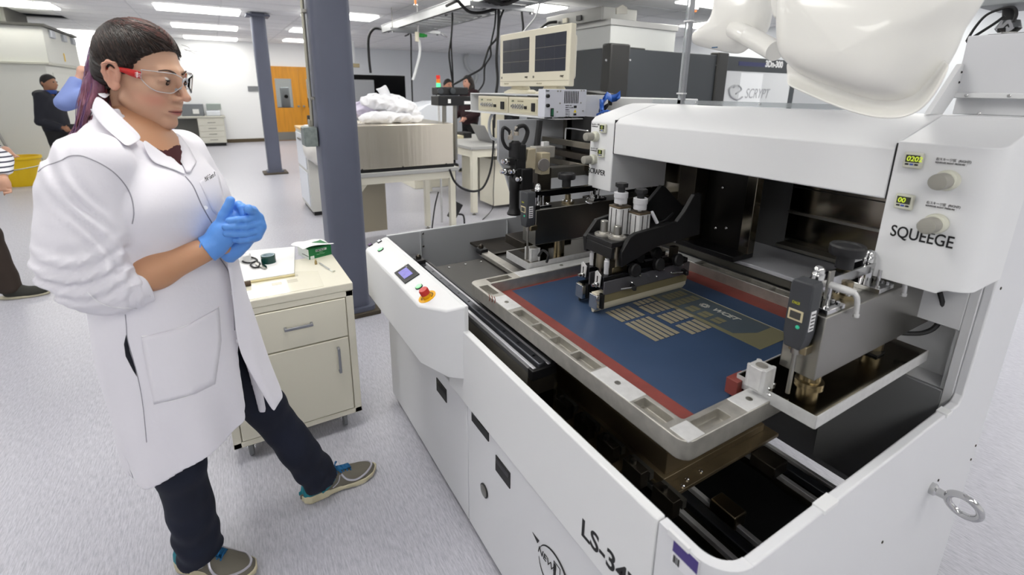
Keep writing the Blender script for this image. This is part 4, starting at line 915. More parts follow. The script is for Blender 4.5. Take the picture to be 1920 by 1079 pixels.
for k in range(9):
    p = XP(1059+3.1*k, 180, PX); MB().box(PX-.001, PX+.0012, p.y-.0022, p.y+.0022, XP(1060, 194, PX).z, XP(1060, 171, PX).z).build('vent_slot', INK, t)
for px, py in ((1026, 180), (1026, 198)): MB().lathe(XP(px, py, PX), (1, 0, 0), [(.0085, 0), (.0085, .012), (.006, .014), (0, .014)], 16).build('dial', BLACK, t)
p = XP(1035, 211, PX); gsw = MB().box(PX, PX+.003, p.y-.009, p.y+.009, p.z-.02, p.z+.02).build('rocker_switch', BLACK, t, .001)
MB().box(PX+.003, PX+.006, p.y-.006, p.y+.006, p.z-.015, p.z+.015).build('rocker', mat('green_rocker', (30, 90, 62), .3), gsw, .001)
for px, py in ((1046, 171), (1051, 171), (1090, 170), (1095, 170), (1045, 210), (1093, 208), (1089, 193), (1050, 194)): MB().lathe(XP(px, py, PX), (1, 0, 0), [(.004, 0), (.004, .002), (0, .003)], 10).build('screw', STEEL, t)
p = XP(1078, 209, PX); MB().prism([(PX+.0008, p.y-.009, p.z-.006), (PX+.0008, p.y+.009, p.z-.006), (PX+.0008, p.y, p.z+.01)], (.0006, 0, 0)).build('warning_triangle', mat('warn_yellow', (232, 206, 60), .5), t)
MB().box(PX+.0004, PX+.001, p.y-.009, p.y+.009, p.z-.02, p.z-.010).box(PX+.0004, PX+.001, p.y-.009, p.y+.009, p.z+.016, p.z+.028).build('warning_label', INK, t)
for k, s_ in enumerate(('MODEL  VPS', 'INPUT  AC100V', '50/60Hz', 'OUTPUT', 'FUSE 3A', 'SER. NO.')):
    p = XP(1060, 199+4*k, PX); text(s_, (PX+.0006, p.y, p.z), (0, 1, 0), UZ, .007, INK, t)
p = XP(1023, 171.5, PX); text('Sunx', (PX+.0006, p.y, p.z), (0, 1, 0), UZ, .011, INK, t, bold=.0003)
for sy in (0, 1): MB().box(PX-.045, PX-.02, a.y+.03+.12*sy, a.y+.06+.12*sy, 1.391, 1.398).build('foot', RUBBER, t)
# two LCD monitors, side by side, facing the operator side
def monitor(px0, px1, lab):
    MY = 1.52
    bl, br_ = YP(px0, 163, MY), YP(px1, 163, MY); x0, x1 = bl.x, br_.x; z0, z1 = 1.545, 1.84
    t = thing('lcd_monitor', lab, 'monitor', ((x0+x1)/2, 1.6, 1.504))
    body = MB().box(x0, x1, MY, MY+.035, z0, z1).build('bezel', IVORY, t, .006, 3)
    MB().box(x0+.03, x1-.03, MY+.035, MY+.075, z0+.03, z1-.04).build('rear_shell', IVORY, t, .02)
    MB().box(x0+.038, x1-.032, MY-.001, MY+.004, z0+.075, z1-.035).build('screen', mat('monitor_glass', (56, 58, 66), .18), t)
    sc_ = [o for o in COL.objects if o.name.startswith('screen') and o.parent == t][0]
    for u in (.33, .66):
        MB().box(x0+.038, x1-.032, MY-.0016, MY-.0008, z0+.075+(z1-z0-.11)*u-.0008, z0+.075+(z1-z0-.11)*u+.0008).build('crosshair', mat('crosshair_grey', (128, 122, 108), .5), sc_)
        xx = x0+.038+(x1-x0-.07)*u; MB().box(xx-.0006, xx+.0006, MY-.0016, MY-.0008, z0+.075, z1-.035).build('crosshair', mat('crosshair_dim', (78, 80, 84), .5), sc_)
    MB().box(x0+.02, x0+.032, MY-.002, MY, z0+.044, z0+.056).build('badge', mat('badge_grey', (120, 116, 104), .4), t)
    text('mag', (x1-.075, MY-.0008, z0+.046), FX, UZ, .018, mat('brown_print2', (70, 62, 52), .5), t, bold=.0004, shear=.2)
    MB().box(x0+.004, x1-.004, MY-.002, MY+.001, z0+.028, z0+.030).build('bezel_seam', mat('seam_tan', (170, 162, 140), .5), t)
    for k in range(3): MB().box(x0+.06+.018*k, x0+.07+.018*k, MY-.003, MY, z0+.012, z0+.018).build('key', mat('seam_tan', (170, 162, 140)), t)
    xc = (x0+x1)/2-.02
    MB().loft([[(xc+sx*hw, MY+.05+sy*hd, z) for sx, sy in ((-1, -1), (1, -1), (1, 1), (-1, 1))] for z, hw, hd in ((1.528, .075, .03), (1.545, .06, .028), (1.575, .055, .025), (1.60, .08, .02))]).build('neck', IVORY, t, .008, 3)
    MB().loft([[(xc+hw*math.cos(a), MY+.055+hd*math.sin(a), z) for a in [2*PI*k/28 for k in range(28)]] for z, hw, hd in ((1.505, .13, .09), (1.513, .13, .09), (1.528, .10, .06))]).build('base', IVORY, t, smooth=40)
monitor(937, 997, 'ivory LCD monitor with a dark gridded screen, farther from the white power supply')
monitor(995, 1066, 'ivory LCD monitor with a dark gridded screen, beside the white power supply')
# blue plastic strip tied round a bundle of leads
t = thing('cable_bundle', 'bundle of black leads tied with blue plastic strip behind the power supply', 'cable bundle', (-1.95, 1.85, 1.4))
for k in range(5):
    MB().tube([YP(1100+2*k, 190+5*k, 1.8), YP(1112+3*k, 205+2*k, 1.75), YP(1125, 208-k, 1.75), YP(1140-3*k, 196+2*k, 1.78), YP(1125-4*k, 214, 1.78), YP(1102, 216-2*k, 1.78)], .007, 7).build('lead', RUBBER, t)
BLUP = mat('blue_film', (62, 116, 214), .35)
MB().grid([[YP(1128+dx, y, 1.73+.012*math.sin(3*i+j)) for j, dx in enumerate((-4, 0, 4))] for i, y in enumerate((213, 206, 199, 192, 186))]).build('blue_tie', BLUP, t, solid=.001)
MB().grid([[YP(x, y+dy, 1.73+.02*math.sin(2*i+j)) for j, dy in enumerate((0, 7, 14))] for i, (x, y) in enumerate(((1130, 184), (1138, 172), (1147, 178), (1156, 176), (1163, 170)))]).build('blue_tail', BLUP, t, solid=.001)
MB().grid([[YP(x, y+dy, 1.72+.01*math.sin(2*i+j)) for j, dy in enumerate((0, 4))] for i, (x, y) in enumerate(((1118, 214), (1128, 208), (1138, 206), (1146, 208)))]).build('blue_knot', BLUP, t, solid=.001)
t = MB().box(-2.6, -1.80, 1.98, 2.25, 1.40, 1.49).build('white_conduit_box', WHITE, None, .004); tag(t, 'plain white metal box behind the tied cable bundle', 'metal box')
MB().box(-2.45, -2.30, 1.99, 2.2, .0, 1.40).build('box_leg', ALUD, t)
t = MB().prism([YP(x, y, 1.9) for x, y in ((1098, 170), (1128, 176), (1128, 198), (1098, 196))], (0, .1, 0)).build('black_case', BLACKM, None, .004); tag(t, 'small black case behind the white power supply', 'case')
# ------------------------------------------------------------------ cream cabinet on casters
cb = thing('rolling_cabinet', 'cream metal cabinet on casters with one drawer and one door', 'cabinet', (-2.2, .17, 0))
KX, KY0, KY1, KZ = -2.005, -.105, .412, .72
MB().box(KX-.42, KX-.012, KY0, KY1, .085, KZ-.012).build('body', BEIGE, cb, .003)
MB().box(KX-.425, KX+.002, KY0-.003, KY1+.003, KZ-.034, KZ).build('top', BEIGE, cb, .004, 3)
MB().box(KX-.02, KX, KY1-.03, KY1, .085, KZ-.034).box(KX-.02, KX, KY0, KY0+.03, .085, KZ-.034).box(KX-.02, KX, KY0, KY1, .085, .11).box(KX-.02, KX, KY0, KY1, KZ-.06, KZ-.034).build('face_frame', BEIGE, cb, .002)
dz = .475
dw = MB().box(KX-.018, KX+.003, KY0+.034, KY1-.034, dz+.004, KZ-.064).build('drawer', BEIGE, cb, .003)
dr = MB().box(KX-.018, KX+.003, KY0+.034, KY1-.034, .114, dz-.002).build('door', BEIGE, cb, .003)
MB().box(KX-.015, KX-.013, KY0+.03, KY1-.03, .11, KZ-.06).build('gap_shade', mat('gap_shade_brown', (70, 62, 44), .7), cb)  # dark sheet painted as the shade in the gaps round drawer and door
HND = mat('satin_handle', (150, 152, 158), .35, .8)
p, q = XP(530, 601, KX), XP(584, 590, KX); zc = .575
MB().box(KX+.018, KX+.026, p.y, q.y, zc-.006, zc+.006).box(KX+.002, KX+.02, p.y, p.y+.01, zc-.006, zc+.006).box(KX+.002, KX+.02, q.y-.01, q.y, zc-.006, zc+.006).build('handle', HND, dw, .002)
p, q = XP(633, 650, KX), XP(639, 695, KX)
MB().box(KX+.018, KX+.026, p.y-.005, p.y+.006, q.z, p.z).box(KX+.002, KX+.02, p.y-.005, p.y+.006, q.z, q.z+.01).box(KX+.002, KX+.02, p.y-.005, p.y+.006, p.z-.01, p.z).build('handle', HND, dr, .002)
for x in (KX-.06, KX-.36):
    for y in (KY0+.06, KY1-.07):
        cs = MB().lathe((x, y-.010, .038), (0, 1, 0), [(.030, 0), (.038, .003), (.038, .017), (.030, .020), (0, .02)], 24).build('caster', mat('caster_grey', (120, 122, 126), .45), cb)
        MB().box(x-.012, x+.012, y-.016, y-.012, .03, .085).box(x-.012, x+.012, y+.012, y+.016, .03, .085).build('caster_fork', CHROME, cs)
        MB().lathe((x, y-.018, .038), (0, 1, 0), [(.006, 0), (.006, .036)], 10).build('caster_axle', CHROME, cs)
# things on the cabinet
def T(px, py, dz_=0): v = Z(px, py, KZ+dz_); return v
PAPER = mat('white_paper', (236, 236, 236), .7)
nb = thing('notepad', 'open white writing pad with curled brown cover on the cream cabinet', 'notepad', T(500, 500))
MB().prism([T(x, y, .001) for x, y in ((440, 534), (552, 516), (553, 466), (440, 476))], (0, 0, .010)).build('pages', PAPER, nb, .001)
MB().tube([T(444, 536, .012), T(470, 531, .012)], .011, 12).build('curled_cover', mat('brown_leatherette', (70, 52, 34), .5), nb)
MB().prism([T(x, y, .0) for x, y in ((440, 537), (553, 519), (553, 515), (440, 533))], (0, 0, .007)).build('pad_edge', mat('pad_yellow', (196, 184, 140), .7), nb)
tp = thing('tape_roll', 'dark green glossy tape roll standing on the writing pad', 'tape roll', T(505, 490, .012))
c = T(504, 492, .012); r_ = .031
MB().lathe(c, (0, 0, 1), [(r_, 0), (r_, .036), (r_-.005, .036)], 40, cap=False).build('tape', mat('green_tape', (18, 62, 56), .12), tp)
MB().lathe(c, (0, 0, 1), [(r_-.004, 0), (r_-.004, .0362), (r_-.007, .0362), (r_-.007, 0)], 40, cap=False).build('core', mat('pale_core', (178, 196, 204), .5), tp)
t = MB().lathe(T(460, 489, .012), (0, 0, 1), [(.024, 0), (.026, .004), (.026, .030), (.022, .034), (.010, .034), (.009, .03), (0, .03)], 28).build('white_roll', PAPER); tag(t, 'short white roll standing on the pad beside the scissors', 'roll')
scs = thing('scissors', 'pair of scissors with black handles lying on the pad', 'scissors', T(480, 490, .012))
for pts in (((452, 487), (458, 492), (470, 493), (482, 489), (476, 484), (462, 482), (453, 484), (452, 487)), ((470, 498), (476, 502), (484, 501), (487, 495), (480, 491), (471, 494), (470, 498))):
    MB().tube([T(x, y, .018) for x, y in pts], .0042, 8).build('handle_loop', BLACKM, scs)
MB().prism([T(x, y, .014) for x, y in ((482, 489), (500, 500), (501, 504), (480, 494))], (0, 0, .003)).build('blade', CHROME, scs); MB().prism([T(x, y, .0175) for x, y in ((480, 492), (499, 503), (496, 505), (478, 496))], (0, 0, .002)).build('blade', STEEL, scs)
kb = thing('tissue_box', 'small green and white tissue wipe box with a wipe pulled out', 'tissue box', T(590, 478))
k0, k1, k2 = T(580, 488), T(622, 477), T(560, 478)
hh = Vector((0, 0, .052)); u_ = k1-k0; v_ = k2-k0
MB().prism([k0, k1, k1+v_, k0+v_], hh).build('carton', mat('carton_green', (18, 112, 58), .5), kb, .001)
MB().prism([k0-u_*.012+hh*.02, k2-u_*.012+hh*.02, k2-u_*.012+hh*.98, k0-u_*.012+hh*.98], u_*.01).build('carton_end', mat('carton_white', (222, 228, 224), .5), kb)
MB().prism([k0-u_*.016+hh*.30, k0+v_*.6-u_*.016+hh*.30, k0+v_*.6-u_*.016+hh*.36, k0-u_*.016+hh*.36], u_*.004).build('carton_stripe', INK, kb, smooth=0)
MB().prism([k0+u_*.05-v_*.01+hh*.02, k0+u_*.22-v_*.01+hh*.02, k0+u_*.22-v_*.01+hh*.32, k0+u_*.05-v_*.01+hh*.32], -v_*.004).build('carton_label', mat('carton_white', (222, 228, 224)), kb, smooth=0)
MB().prism([k0+u_*.30-v_*.01+hh*.62, k0+u_*.78-v_*.01+hh*.62, k0+u_*.78-v_*.01+hh*.84, k0+u_*.30-v_*.01+hh*.84], -v_*.004).build('carton_label', mat('carton_white', (222, 228, 224)), kb, smooth=0)
text('KIMTECH', k0+u_*.31-v_*.02+hh*.65, u_, UZ, .0125, INK, kb, bold=.0003, sx=.86)
for k, s_ in enumerate(('SCIENCE', 'Delicate Task Wipers')): text(s_, k0+u_*(.33 if k else .45)-v_*.014+hh*(.46-.14*k), u_, UZ, .006, mat('pale_green_print', (150, 200, 160), .5), kb, sx=.8)
rows = []
for i in range(9):
    s_ = i/8; r2 = []
    for j in range(7):
        q = j/6; base = k0+u_*(-.28+1.42*s_)+v_*(-.12+1.25*q)+hh*1.0
        r2.append(base+Vector((0, 0, .006+.010*math.sin(3.2*s_+1.2)+.006*math.sin(5*q+2*s_)-.012*max(0, .2-s_)*5*.5+.004*math.sin(11*s_*q))))
    rows.append(r2)
MB().grid(rows).build('wipe', PAPER, kb, smooth=179, solid=.0008, subsurf=1)
vl = thing('vial', 'small amber glass vial standing before the green tissue box', 'vial', T(592, 496)); c = T(592.5, 496)
MB().lathe(c, (0, 0, 1), [(.0055, 0), (.006, .001), (.006, .014), (.004, .017), (.004, .020)], 18).build('glass', mat('amber_glass', (150, 130, 84), .1, coat=.5), vl); MB().lathe(c+Vector((0, 0, .02)), (0, 0, 1), [(.0045, 0), (.0045, .004), (0, .004)], 14).build('cap', mat('vial_cap', (176, 160, 120), .4), vl)
sy = thing('syringe', 'thin clear syringe lying beside the amber vial', 'syringe', T(608, 502)); a, b = T(600, 494, .004), T(618, 506, .004)
MB().cyl(a, b, .0035).build('barrel', mat('acrylic', (225, 228, 230)), sy); MB().cyl(b, b+(b-a)*.25, .002).build('plunger', mat('carton_white', (222, 228, 224)), sy); e_ = b+(b-a)*.25+Vector((0, .008, 0)); MB().obox(e_, (.004, .010, .006), (1, 0, 0)).build('thumb_rest', mat('gauge_ivory', (206, 206, 192)), sy); MB().cyl(a, a-(b-a)*.15, .0012).build('tip', CHROME, sy)
fl = thing('printed_film', 'clear film sheet printed with bar patterns lying on the cream cabinet', 'film', T(530, 535))
MB().prism([T(x, y, .0006) for x, y in ((446, 545), (465, 562), (608, 537), (596, 508), (500, 512))], (0, 0, .0004)).build('film', mat('film_clear', (232, 228, 210), .06, spec=.8), fl, smooth=0)
PRT = mat('film_print', (196, 190, 172), .25)
for (px, py, n_, wx, wy) in ((468, 527, 3, .05, .032), (480, 541, 3, .055, .035), (508, 524, 1, .03, .03), (529, 521, 1, .03, .03), (510, 537, 1, .045, .04), (540, 531, 1, .045, .04), (548, 520, 1, .03, .025), (495, 516, 2, .03, .03)):
    p = T(px, py, .0011)
    for k in range(max(n_*2, 1)):
        f_ = 1 if n_ == 1 else .5
        q = p+Vector((-wx*.9*k/max(n_*2, 1) if n_ > 1 else 0, 0, 0))
        MB().box(q.x-wx*(.8 if n_ == 1 else .07), q.x, q.y, q.y+wy, KZ+.0011, KZ+.0013).build('print_bar', PRT, fl, smooth=0)
        if n_ == 1: break
# ------------------------------------------------------------------ benches behind the printer
def bench(name, lab, x0, x1, y0, y1, zt, leg=.055, apron=.07, panel=None):
    t = thing(name, lab, 'workbench', ((x0+x1)/2, (y0+y1)/2, 0))
    MB().box(x0-.02, x1+.02, y0-.03, y1+.03, zt-.035, zt).build('top', mat('bench_laminate', (168, 168, 166), .5), t, .003)
    for x in (x0+leg/2, x1-leg/2):
        for y in (y0+leg/2, y1-leg/2):
            MB().box(x-leg/2, x+leg/2, y-leg/2, y+leg/2, .03, zt-.035).build('leg', BEIGE, t, .003); MB().lathe((x, y, 0), (0, 0, 1), [(.025, 0), (.025, .008), (.01, .01), (.01, .035)], 12).build('foot', STEEL, t)
    MB().box(x1-.03, x1-.005, y0+leg, y1-leg, zt-.035-apron, zt-.035).box(x0+.005, x0+.03, y0+leg, y1-leg, zt-.035-apron, zt-.035).box(x0+leg, x1-leg, y0+.005, y0+.03, zt-.035-apron, zt-.035).box(x0+leg, x1-leg, y1-.03, y1-.005, zt-.035-apron, zt-.035).build('apron', BEIGE, t, .002)
    return t
b1 = bench('workbench', 'cream steel workbench carrying the stainless steel box', -5.05, -4.30, .96, 1.94, .80)
MB().box(-5.04, -5.02, 1.0, 1.45, .05, .69).build('modesty_panel', mat('taupe_panel', (158, 150, 132), .6), b1)
MB().prism([(-4.33, 1.015, .69), (-4.33, 1.09, .69), (-4.33, 1.015, .60)], (-.01, 0, 0)).build('gusset', BEIGE, b1)
BOXS = mat('brushed_stainless', (226, 218, 202), .24, .95, bump=(5, .16, .012), stretch=(.4, 2.2, .1))
sb = thing('steel_enclosure', 'brushed stainless steel box on the cream workbench', 'steel box', (-4.7, 1.45, .80))
MB().box(-5.05, -4.31, 1.0, 1.93, .83, 1.215).build('shell', BOXS, sb, .006)
MB().box(-5.04, -4.318, .99, 1.935, .80, .83).build('gasket', BLACK, sb)
for y in (1.05, 1.42, 1.85): MB().lathe((-4.312, y, .832), (1, 0, 0), [(.008, 0), (.008, .006), (0, .008)], 12).build('bolt', BLACK, sb)
# heap of white lab coats on the steel box: each crumpled coat is its own garment
CLOTH = mat('white_cotton', (226, 226, 230), .85, bump=(60, .25, .004))
CLOTHV = mat('lilac_cotton', (206, 200, 220), .85, bump=(60, .25, .004))
def heap(name, lab, pts, m_, seed, res=.009):
    lo = np.min([np.array(p[:3])-p[3]-.08 for p in pts], 0); hi = np.max([np.array(p[:3])+p[3]+.08 for p in pts], 0)
    def fn(P):
        d = None
        for x, y, z, r in pts:
            e = sd_ell(P, (x, y, z), (r, r*1.25, r*.62)); d = e if d is None else smin(d, e, .05)
        d = d+.016*wob(P, 22, seed)+.030*np.abs(wob(P, 34, seed+1))-.012+.008*np.abs(wob(P, 80, seed+2))
        return np.maximum(d, 1.2155-P[..., 2])
    o = sdf_obj(name, fn, lo, hi, res, m_); return tag(o, lab, 'lab coat', 'lab coats heaped on the steel box')
def sbp(px, py, x=-4.55): return XP(px, py, x)
def hp(px, py, r, x=-4.55): v = sbp(px, py, x); return (v.x, v.y, v.z, r)
heap('lab_coat', 'crumpled white lab coat along the bottom of the heap on the steel box', [hp(690, 222, .07), hp(720, 221, .09), hp(755, 221, .09), hp(780, 222, .06)], CLOTH, 3)
heap('lab_coat', 'lilac tinted crumpled lab coat at the column end of the heap', [hp(672, 205, .09, -4.7), hp(690, 203, .09, -4.7)], CLOTHV, 5)
lc = heap('lab_coat', 'topmost crumpled white lab coat with a pointed collar sticking up', [hp(700, 192, .10, -4.65), hp(725, 192, .12, -4.65), hp(750, 202, .12, -4.6), hp(768, 212, .08, -4.6)], CLOTH, 9)
MB().grid([[sbp(x, y, -4.6-.03*math.sin(i+j)) for j, (x, y) in enumerate(r_)] for i, r_ in enumerate([((702, 166), (712, 166), (721, 158), (724, 160)), ((710, 172), (718, 174), (724, 170), (729, 170)), ((714, 182), (722, 184), (730, 182), (735, 182)), ((716, 194), (724, 196), (732, 196), (738, 196))])]).build('collar', CLOTH, lc, smooth=179, solid=.006, subsurf=2)
MB().grid([[sbp(x, y, -4.55-.02*math.sin(i+j)) for j, (x, y) in enumerate(r_)] for i, r_ in enumerate([((744, 180), (752, 180), (759, 183)), ((748, 187), (757, 188), (763, 189)), ((754, 196), (761, 197), (767, 197)), ((758, 208), (766, 208), (772, 208))])]).build('cuff', CLOTH, lc, smooth=179, solid=.006, subsurf=2)
# laptop bench
b2 = bench('laptop_bench', 'pale grey lab bench holding the open laptop', -6.9, -5.3, 2.62, 4.0, .86, .07, .1)
MB().box(-6.85, -6.4, 3.2, 3.9, .05, .74).build('under_cabinet', BEIGE, b2, .004)
MB().box(-5.85, -5.45, 3.0, 3.5, .05, .66).build('under_cabinet', BEIGE, b2, .004)
t = thing('laptop', 'open silver laptop on the pale lab bench', 'laptop', (-5.8, 3.0, .86))
SILV = mat('laptop_silver', (150, 150, 152), .4, .6)
lx, ly = -5.75, 3.02
MB().box(lx-.20, lx+.20, ly+.02, ly+.28, .86, .878).build('base', SILV, t, .004)
MB().box(lx-.17, lx+.17, ly+.05, ly+.17, .878, .880).build('keyboard', BLACKM, t)
MB().prism([(lx-.20, ly+.02, .875), (lx-.20, ly-.10, 1.09), (lx-.20, ly-.108, 1.086), (lx-.20, ly+.012, .872)], (.40, 0, 0)).build('lid', SILV, t, .002)
t = thing('desk_instrument', 'beige and black instrument standing behind the laptop', 'instrument', (-6.2, 3.6, .86))
MB().box(-6.4, -6.05, 3.3, 3.5, .86, 1.25).build('beige_half', IVORY, t, .01); MB().box(-6.4, -6.05, 3.5, 3.75, .86, 1.2).build('black_half', BLACKM, t, .01); MB().lathe((-6.05, 3.58, 1.12), (1, 0, 0), [(.05, 0), (.05, .01), (.02, .012), (0, .012)], 20).build('fan_grille', GREYD, t)
t = thing('glove_box', 'small yellow and black carton lying behind the laptop', 'carton', (-6.5, 2.95, .86)); MB().box(-6.6, -6.3, 2.8, 2.98, .86, .90).build('carton', mat('pale_carton', (208, 200, 170), .6), t, .004); MB().box(-6.55, -6.32, 2.98, 3.12, .86, .94).build('black_block', BLACKM, t, .01)
# power strip and cords near the benches
t = thing('power_strip', 'black power strip hanging from a cord below the lab bench', 'power strip', (-5.0, 2.3, .3)); c = XP(853, 395, -5.0)
MB().obox(c, (.06, .10, .20), (1, 0, 0), (0, 1, -.6)).build('strip', BLACKM, t, .008)
MB().tube([XP(853, 310, -5.0), XP(854, 350, -5.0), XP(854, 385, -5.0)], .008).build('cord', RUBBER, t); MB().tube([XP(860, 402, -5.0), XP(869, 405, -5.0), XP(871, 425, -5.0), XP(871, 450, -5.0)], .011).build('cord', RUBBER, t)
t = tag(MB().tube([XP(843, 318, -4.25), XP(852, 340, -4.25), XP(868, 354, -4.25), XP(890, 359, -4.25), XP(907, 350, -4.25), XP(920, 318, -4.25), XP(925, 275, -4.25), XP(925, 225, -4.25)], .011, 8).build('drooping_cable', RUBBER), 'black cord drooping between the steel box bench and the shelf', 'cord')
t = tag(MB().tube([XP(928, 278, -5.26), XP(927, 320, -5.26), XP(925, 360, -5.26), XP(925, 385, -5.26), XP(919, 398, -5.26), Z(905, 412, .006)], .005, 6).build('thin_cord', RUBBER), 'thin dark cord trailing down past the lab bench', 'cord')
t = tag(MB().tube([XP(822, 360, -4.9), XP(815, 390, -4.9), XP(809, 440, -4.9), XP(808, 470, -4.9)], .008, 6).build('floor_cord', RUBBER), 'black cord hanging inside the frame of the cream workbench', 'cord')
t = tag(MB().tube([XP(929, 207, -2.9), XP(920, 220, -2.9), XP(917, 240, -2.9), XP(922, 258, -2.9), XP(934, 263, -2.9)], .010, 8).build('white_hose', mat('hose_white', (205, 208, 210), .4)), 'white hose curving down below the monitor shelf', 'hose')
# rolling stool and bits beyond the bench
t = thing('rolling_stand', 'black wheeled equipment stand on the floor beyond the workbench', 'stand', (-10.0, 2.6, 0))
MB().box(-10.3, -9.7, 2.3, 3.3, .12, .16).box(-10.3, -10.25, 2.3, 3.3, .16, .9).build('frame', mat('dark_base2', (60, 60, 56)), t)
for x in (-10.25, -9.75):
    for y in (2.4, 3.2): MB().lathe((x, y-.02, .06), (0, 1, 0), [(.04, 0), (.06, .005), (.06, .035), (.04, .04)], 18).build('wheel', RUBBER, t)
# white device with curved cover next to the steel box, and its black twin-column stage
t = thing('curved_cover_machine', 'white machine with a rounded sloping cover behind the steel box', 'machine', (-7.5, 2.6, 0))
cvx = [XP(x, y, -7.2) for x, y in ((775, 245), (775, 228), (786, 206), (800, 196), (822, 191), (850, 190), (850, 245))]
MB().prism(cvx, (-.7, 0, 0)).build('cover', mat('cool_white_plastic', (220, 224, 232), .35), t, .02, 3)
MB().box(-7.9, -7.22, cvx[0].y, cvx[-1].y, 0, cvx[0].z).build('pedestal', BEIGE, t, .01)
t = thing('twin_column_stage', 'black instrument head on two round steel columns behind the steel box', 'instrument', (-4.6, 2.0, .8))
for px in (833, 853): a, b = XP(px, 232, -4.75), XP(px, 193, -4.75); MB().cyl((a.x, a.y, 1.20 if px < 840 else .80), (b.x, b.y, b.z), .022).build('column', STEEL, t)
a, b = XP(815, 198, -4.75), XP(878, 180, -4.75); MB().box(-4.85, -4.65, a.y, b.y, a.z, b.z).build('yoke', BLACK, t, .008)
a, b = XP(815, 178, -4.75), XP(872, 164, -4.75); MB().box(-4.83, -4.67, a.y, b.y, a.z, b.z).build('head', BLACKM, t, .01)
for px in (825, 848): MB().lathe(XP(px, 171, -4.67), (1, 0, 0), [(.03, 0), (.03, .02), (.02, .022), (0, .022)], 18).build('lens', GREYD, t)
MB().box(-4.648, -4.646, a.y+.10, a.y+.13, a.z-.08, a.z-.04).build('label', PAPER, t); MB().box(-4.648, -4.646, a.y+.28, a.y+.36, a.z-.09, a.z-.06).build('label', PAPER, t)
t = thing('signal_tower', 'small red amber and green signal lamp tower', 'signal lamp', XP(822, 170, -5.2)); p = XP(822, 164, -5.2)
for k, (c_, e_) in enumerate((((70, 230, 130), 2.), ((220, 120, 30), .3), ((200, 40, 30), .4))): MB().cyl((p.x, p.y, p.z+.005+.042*k), (p.x, p.y, p.z+.045+.042*k), .022).build('lamp_segment', mat('signal_%d' % k, c_, .3, emit=e_), t)
MB().cyl((p.x, p.y, 0), (p.x, p.y, p.z+.005), .012).build('pole', ALUW, t)
# big black screen, grey partition and office chair by the grey wall
t = thing('wall_screen', 'large black flat television standing before the grey wall', 'television', (-11.6, 3.3, 0)); a, b = XP(640, 139, -11.6), XP(762, 200, -11.6)
MB().box(-11.66, -11.6, a.y, b.y, .95, a.z).build('panel', BLACKG, t, .01); MB().box(-11.65, -11.61, (a.y+b.y)/2-.1, (a.y+b.y)/2+.1, .05, .95).build('post', BLACKM, t); MB().box(-11.9, -11.4, (a.y+b.y)/2-.5, (a.y+b.y)/2+.5, 0, .05).build('base', BLACKM, t, .01)
t = MB().box(-10.9, -10.86, XP(645, 150, -10.9).y, XP(700, 150, -10.9).y, 0, XP(690, 150, -10.9).z).build('grey_partition', mat('partition_grey', (150, 152, 156), .7), None, .01); tag(t, 'grey fabric partition in front of the black television', 'partition')
def chair(px, py, X, lab):
    c = XP(px, py, X); t = thing('office_chair', lab, 'chair', (c.x, c.y, 0))
    MB().box(c.x-.03, c.x+.03, c.y-.23, c.y+.23, .62, 1.12).build('backrest', BLACKM, t, .03, 3); MB().box(c.x-.5, c.x, c.y-.25, c.y+.25, .46, .54).build('seat', BLACKM, t, .03, 3)
    MB().cyl((c.x-.25, c.y, .1), (c.x-.25, c.y, .46), .03).build('stem', STEEL, t)
    for k in range(5): a_ = 2*PI*k/5; MB().cyl((c.x-.25, c.y, .1), (c.x-.25+.28*math.cos(a_), c.y+.28*math.sin(a_), .06), .02).build('base_arm', BLACKM, t); MB().lathe((c.x-.25+.28*math.cos(a_), c.y+.28*math.sin(a_)-.015, .03), (0, 1, 0), [(.03, 0), (.03, .03)], 12).build('wheel', RUBBER, t)
    MB().tube([(c.x+.04, c.y-.24, 1.10), (c.x+.045, c.y-.25, .9), (c.x, c.y-.25, .6)], .012).build('back_frame', STEEL, t)
    MB().tube([(c.x+.04, c.y+.24, 1.10), (c.x+.045, c.y+.25, .9), (c.x, c.y+.25, .6)], .012).build('back_frame', STEEL, t)
chair(783, 185, -8.6, 'black office chair standing behind the white curved machine')
# cabinet and hanging bag behind the column
t = thing('grey_pedestal', 'pale grey storage pedestal standing behind the slate column', 'storage pedestal', (-6.5, 1.1, 0))
p = Z(590, 402, 0); MB().box(-7.0, -6.2, .88, 1.45, .05, 1.02).build('body', mat('pale_pedestal', (196, 196, 192), .5), t, .006); MB().box(-6.95, -6.22, .90, 1.43, 0, .05).build('plinth', BLACK, t)
MB().box(-6.98, -6.3, .872, .88, .1, .52).box(-6.98, -6.3, .872, .88, .56, .98).build('door', mat('cool_white_plastic', (220, 224, 232)), t, .004)
MB().box(-6.75, -6.5, .855, .872, .90, .92).build('handle', STEEL, t)
MB().box(-7.0, -6.2, .87, 1.46, 1.02, 1.05).build('wood_top', mat('pale_wood', (214, 180, 130), .5), t, .004)
t = thing('water_cooler', 'narrow white dispenser standing on the grey pedestal', 'dispenser', (-6.6, 1.0, 1.05)); a = XP(571, 235, -6.55); b = XP(580, 268, -6.55); MB().box(-6.65, -6.5, a.y, a.y+.12, 1.05, a.z).build('body', mat('cool_white_plastic', (220, 224, 232)), t, .01); MB().box(-6.5, -6.48, a.y+.03, a.y+.08, 1.1, 1.2).build('tap', GREYD, t)
def bag(P):
    c = np.array(XP(597, 285, -6.14)); d = sd_ell(P, c+[0, 0, .03], (.13, .17, .16)); d = smin(d, sd_ell(P, c+[0, .06, -.08], (.12, .12, .10)), .06)
    return d+.012*wob(P, 22, 4)+.006*np.abs(wob(P, 50, 8))
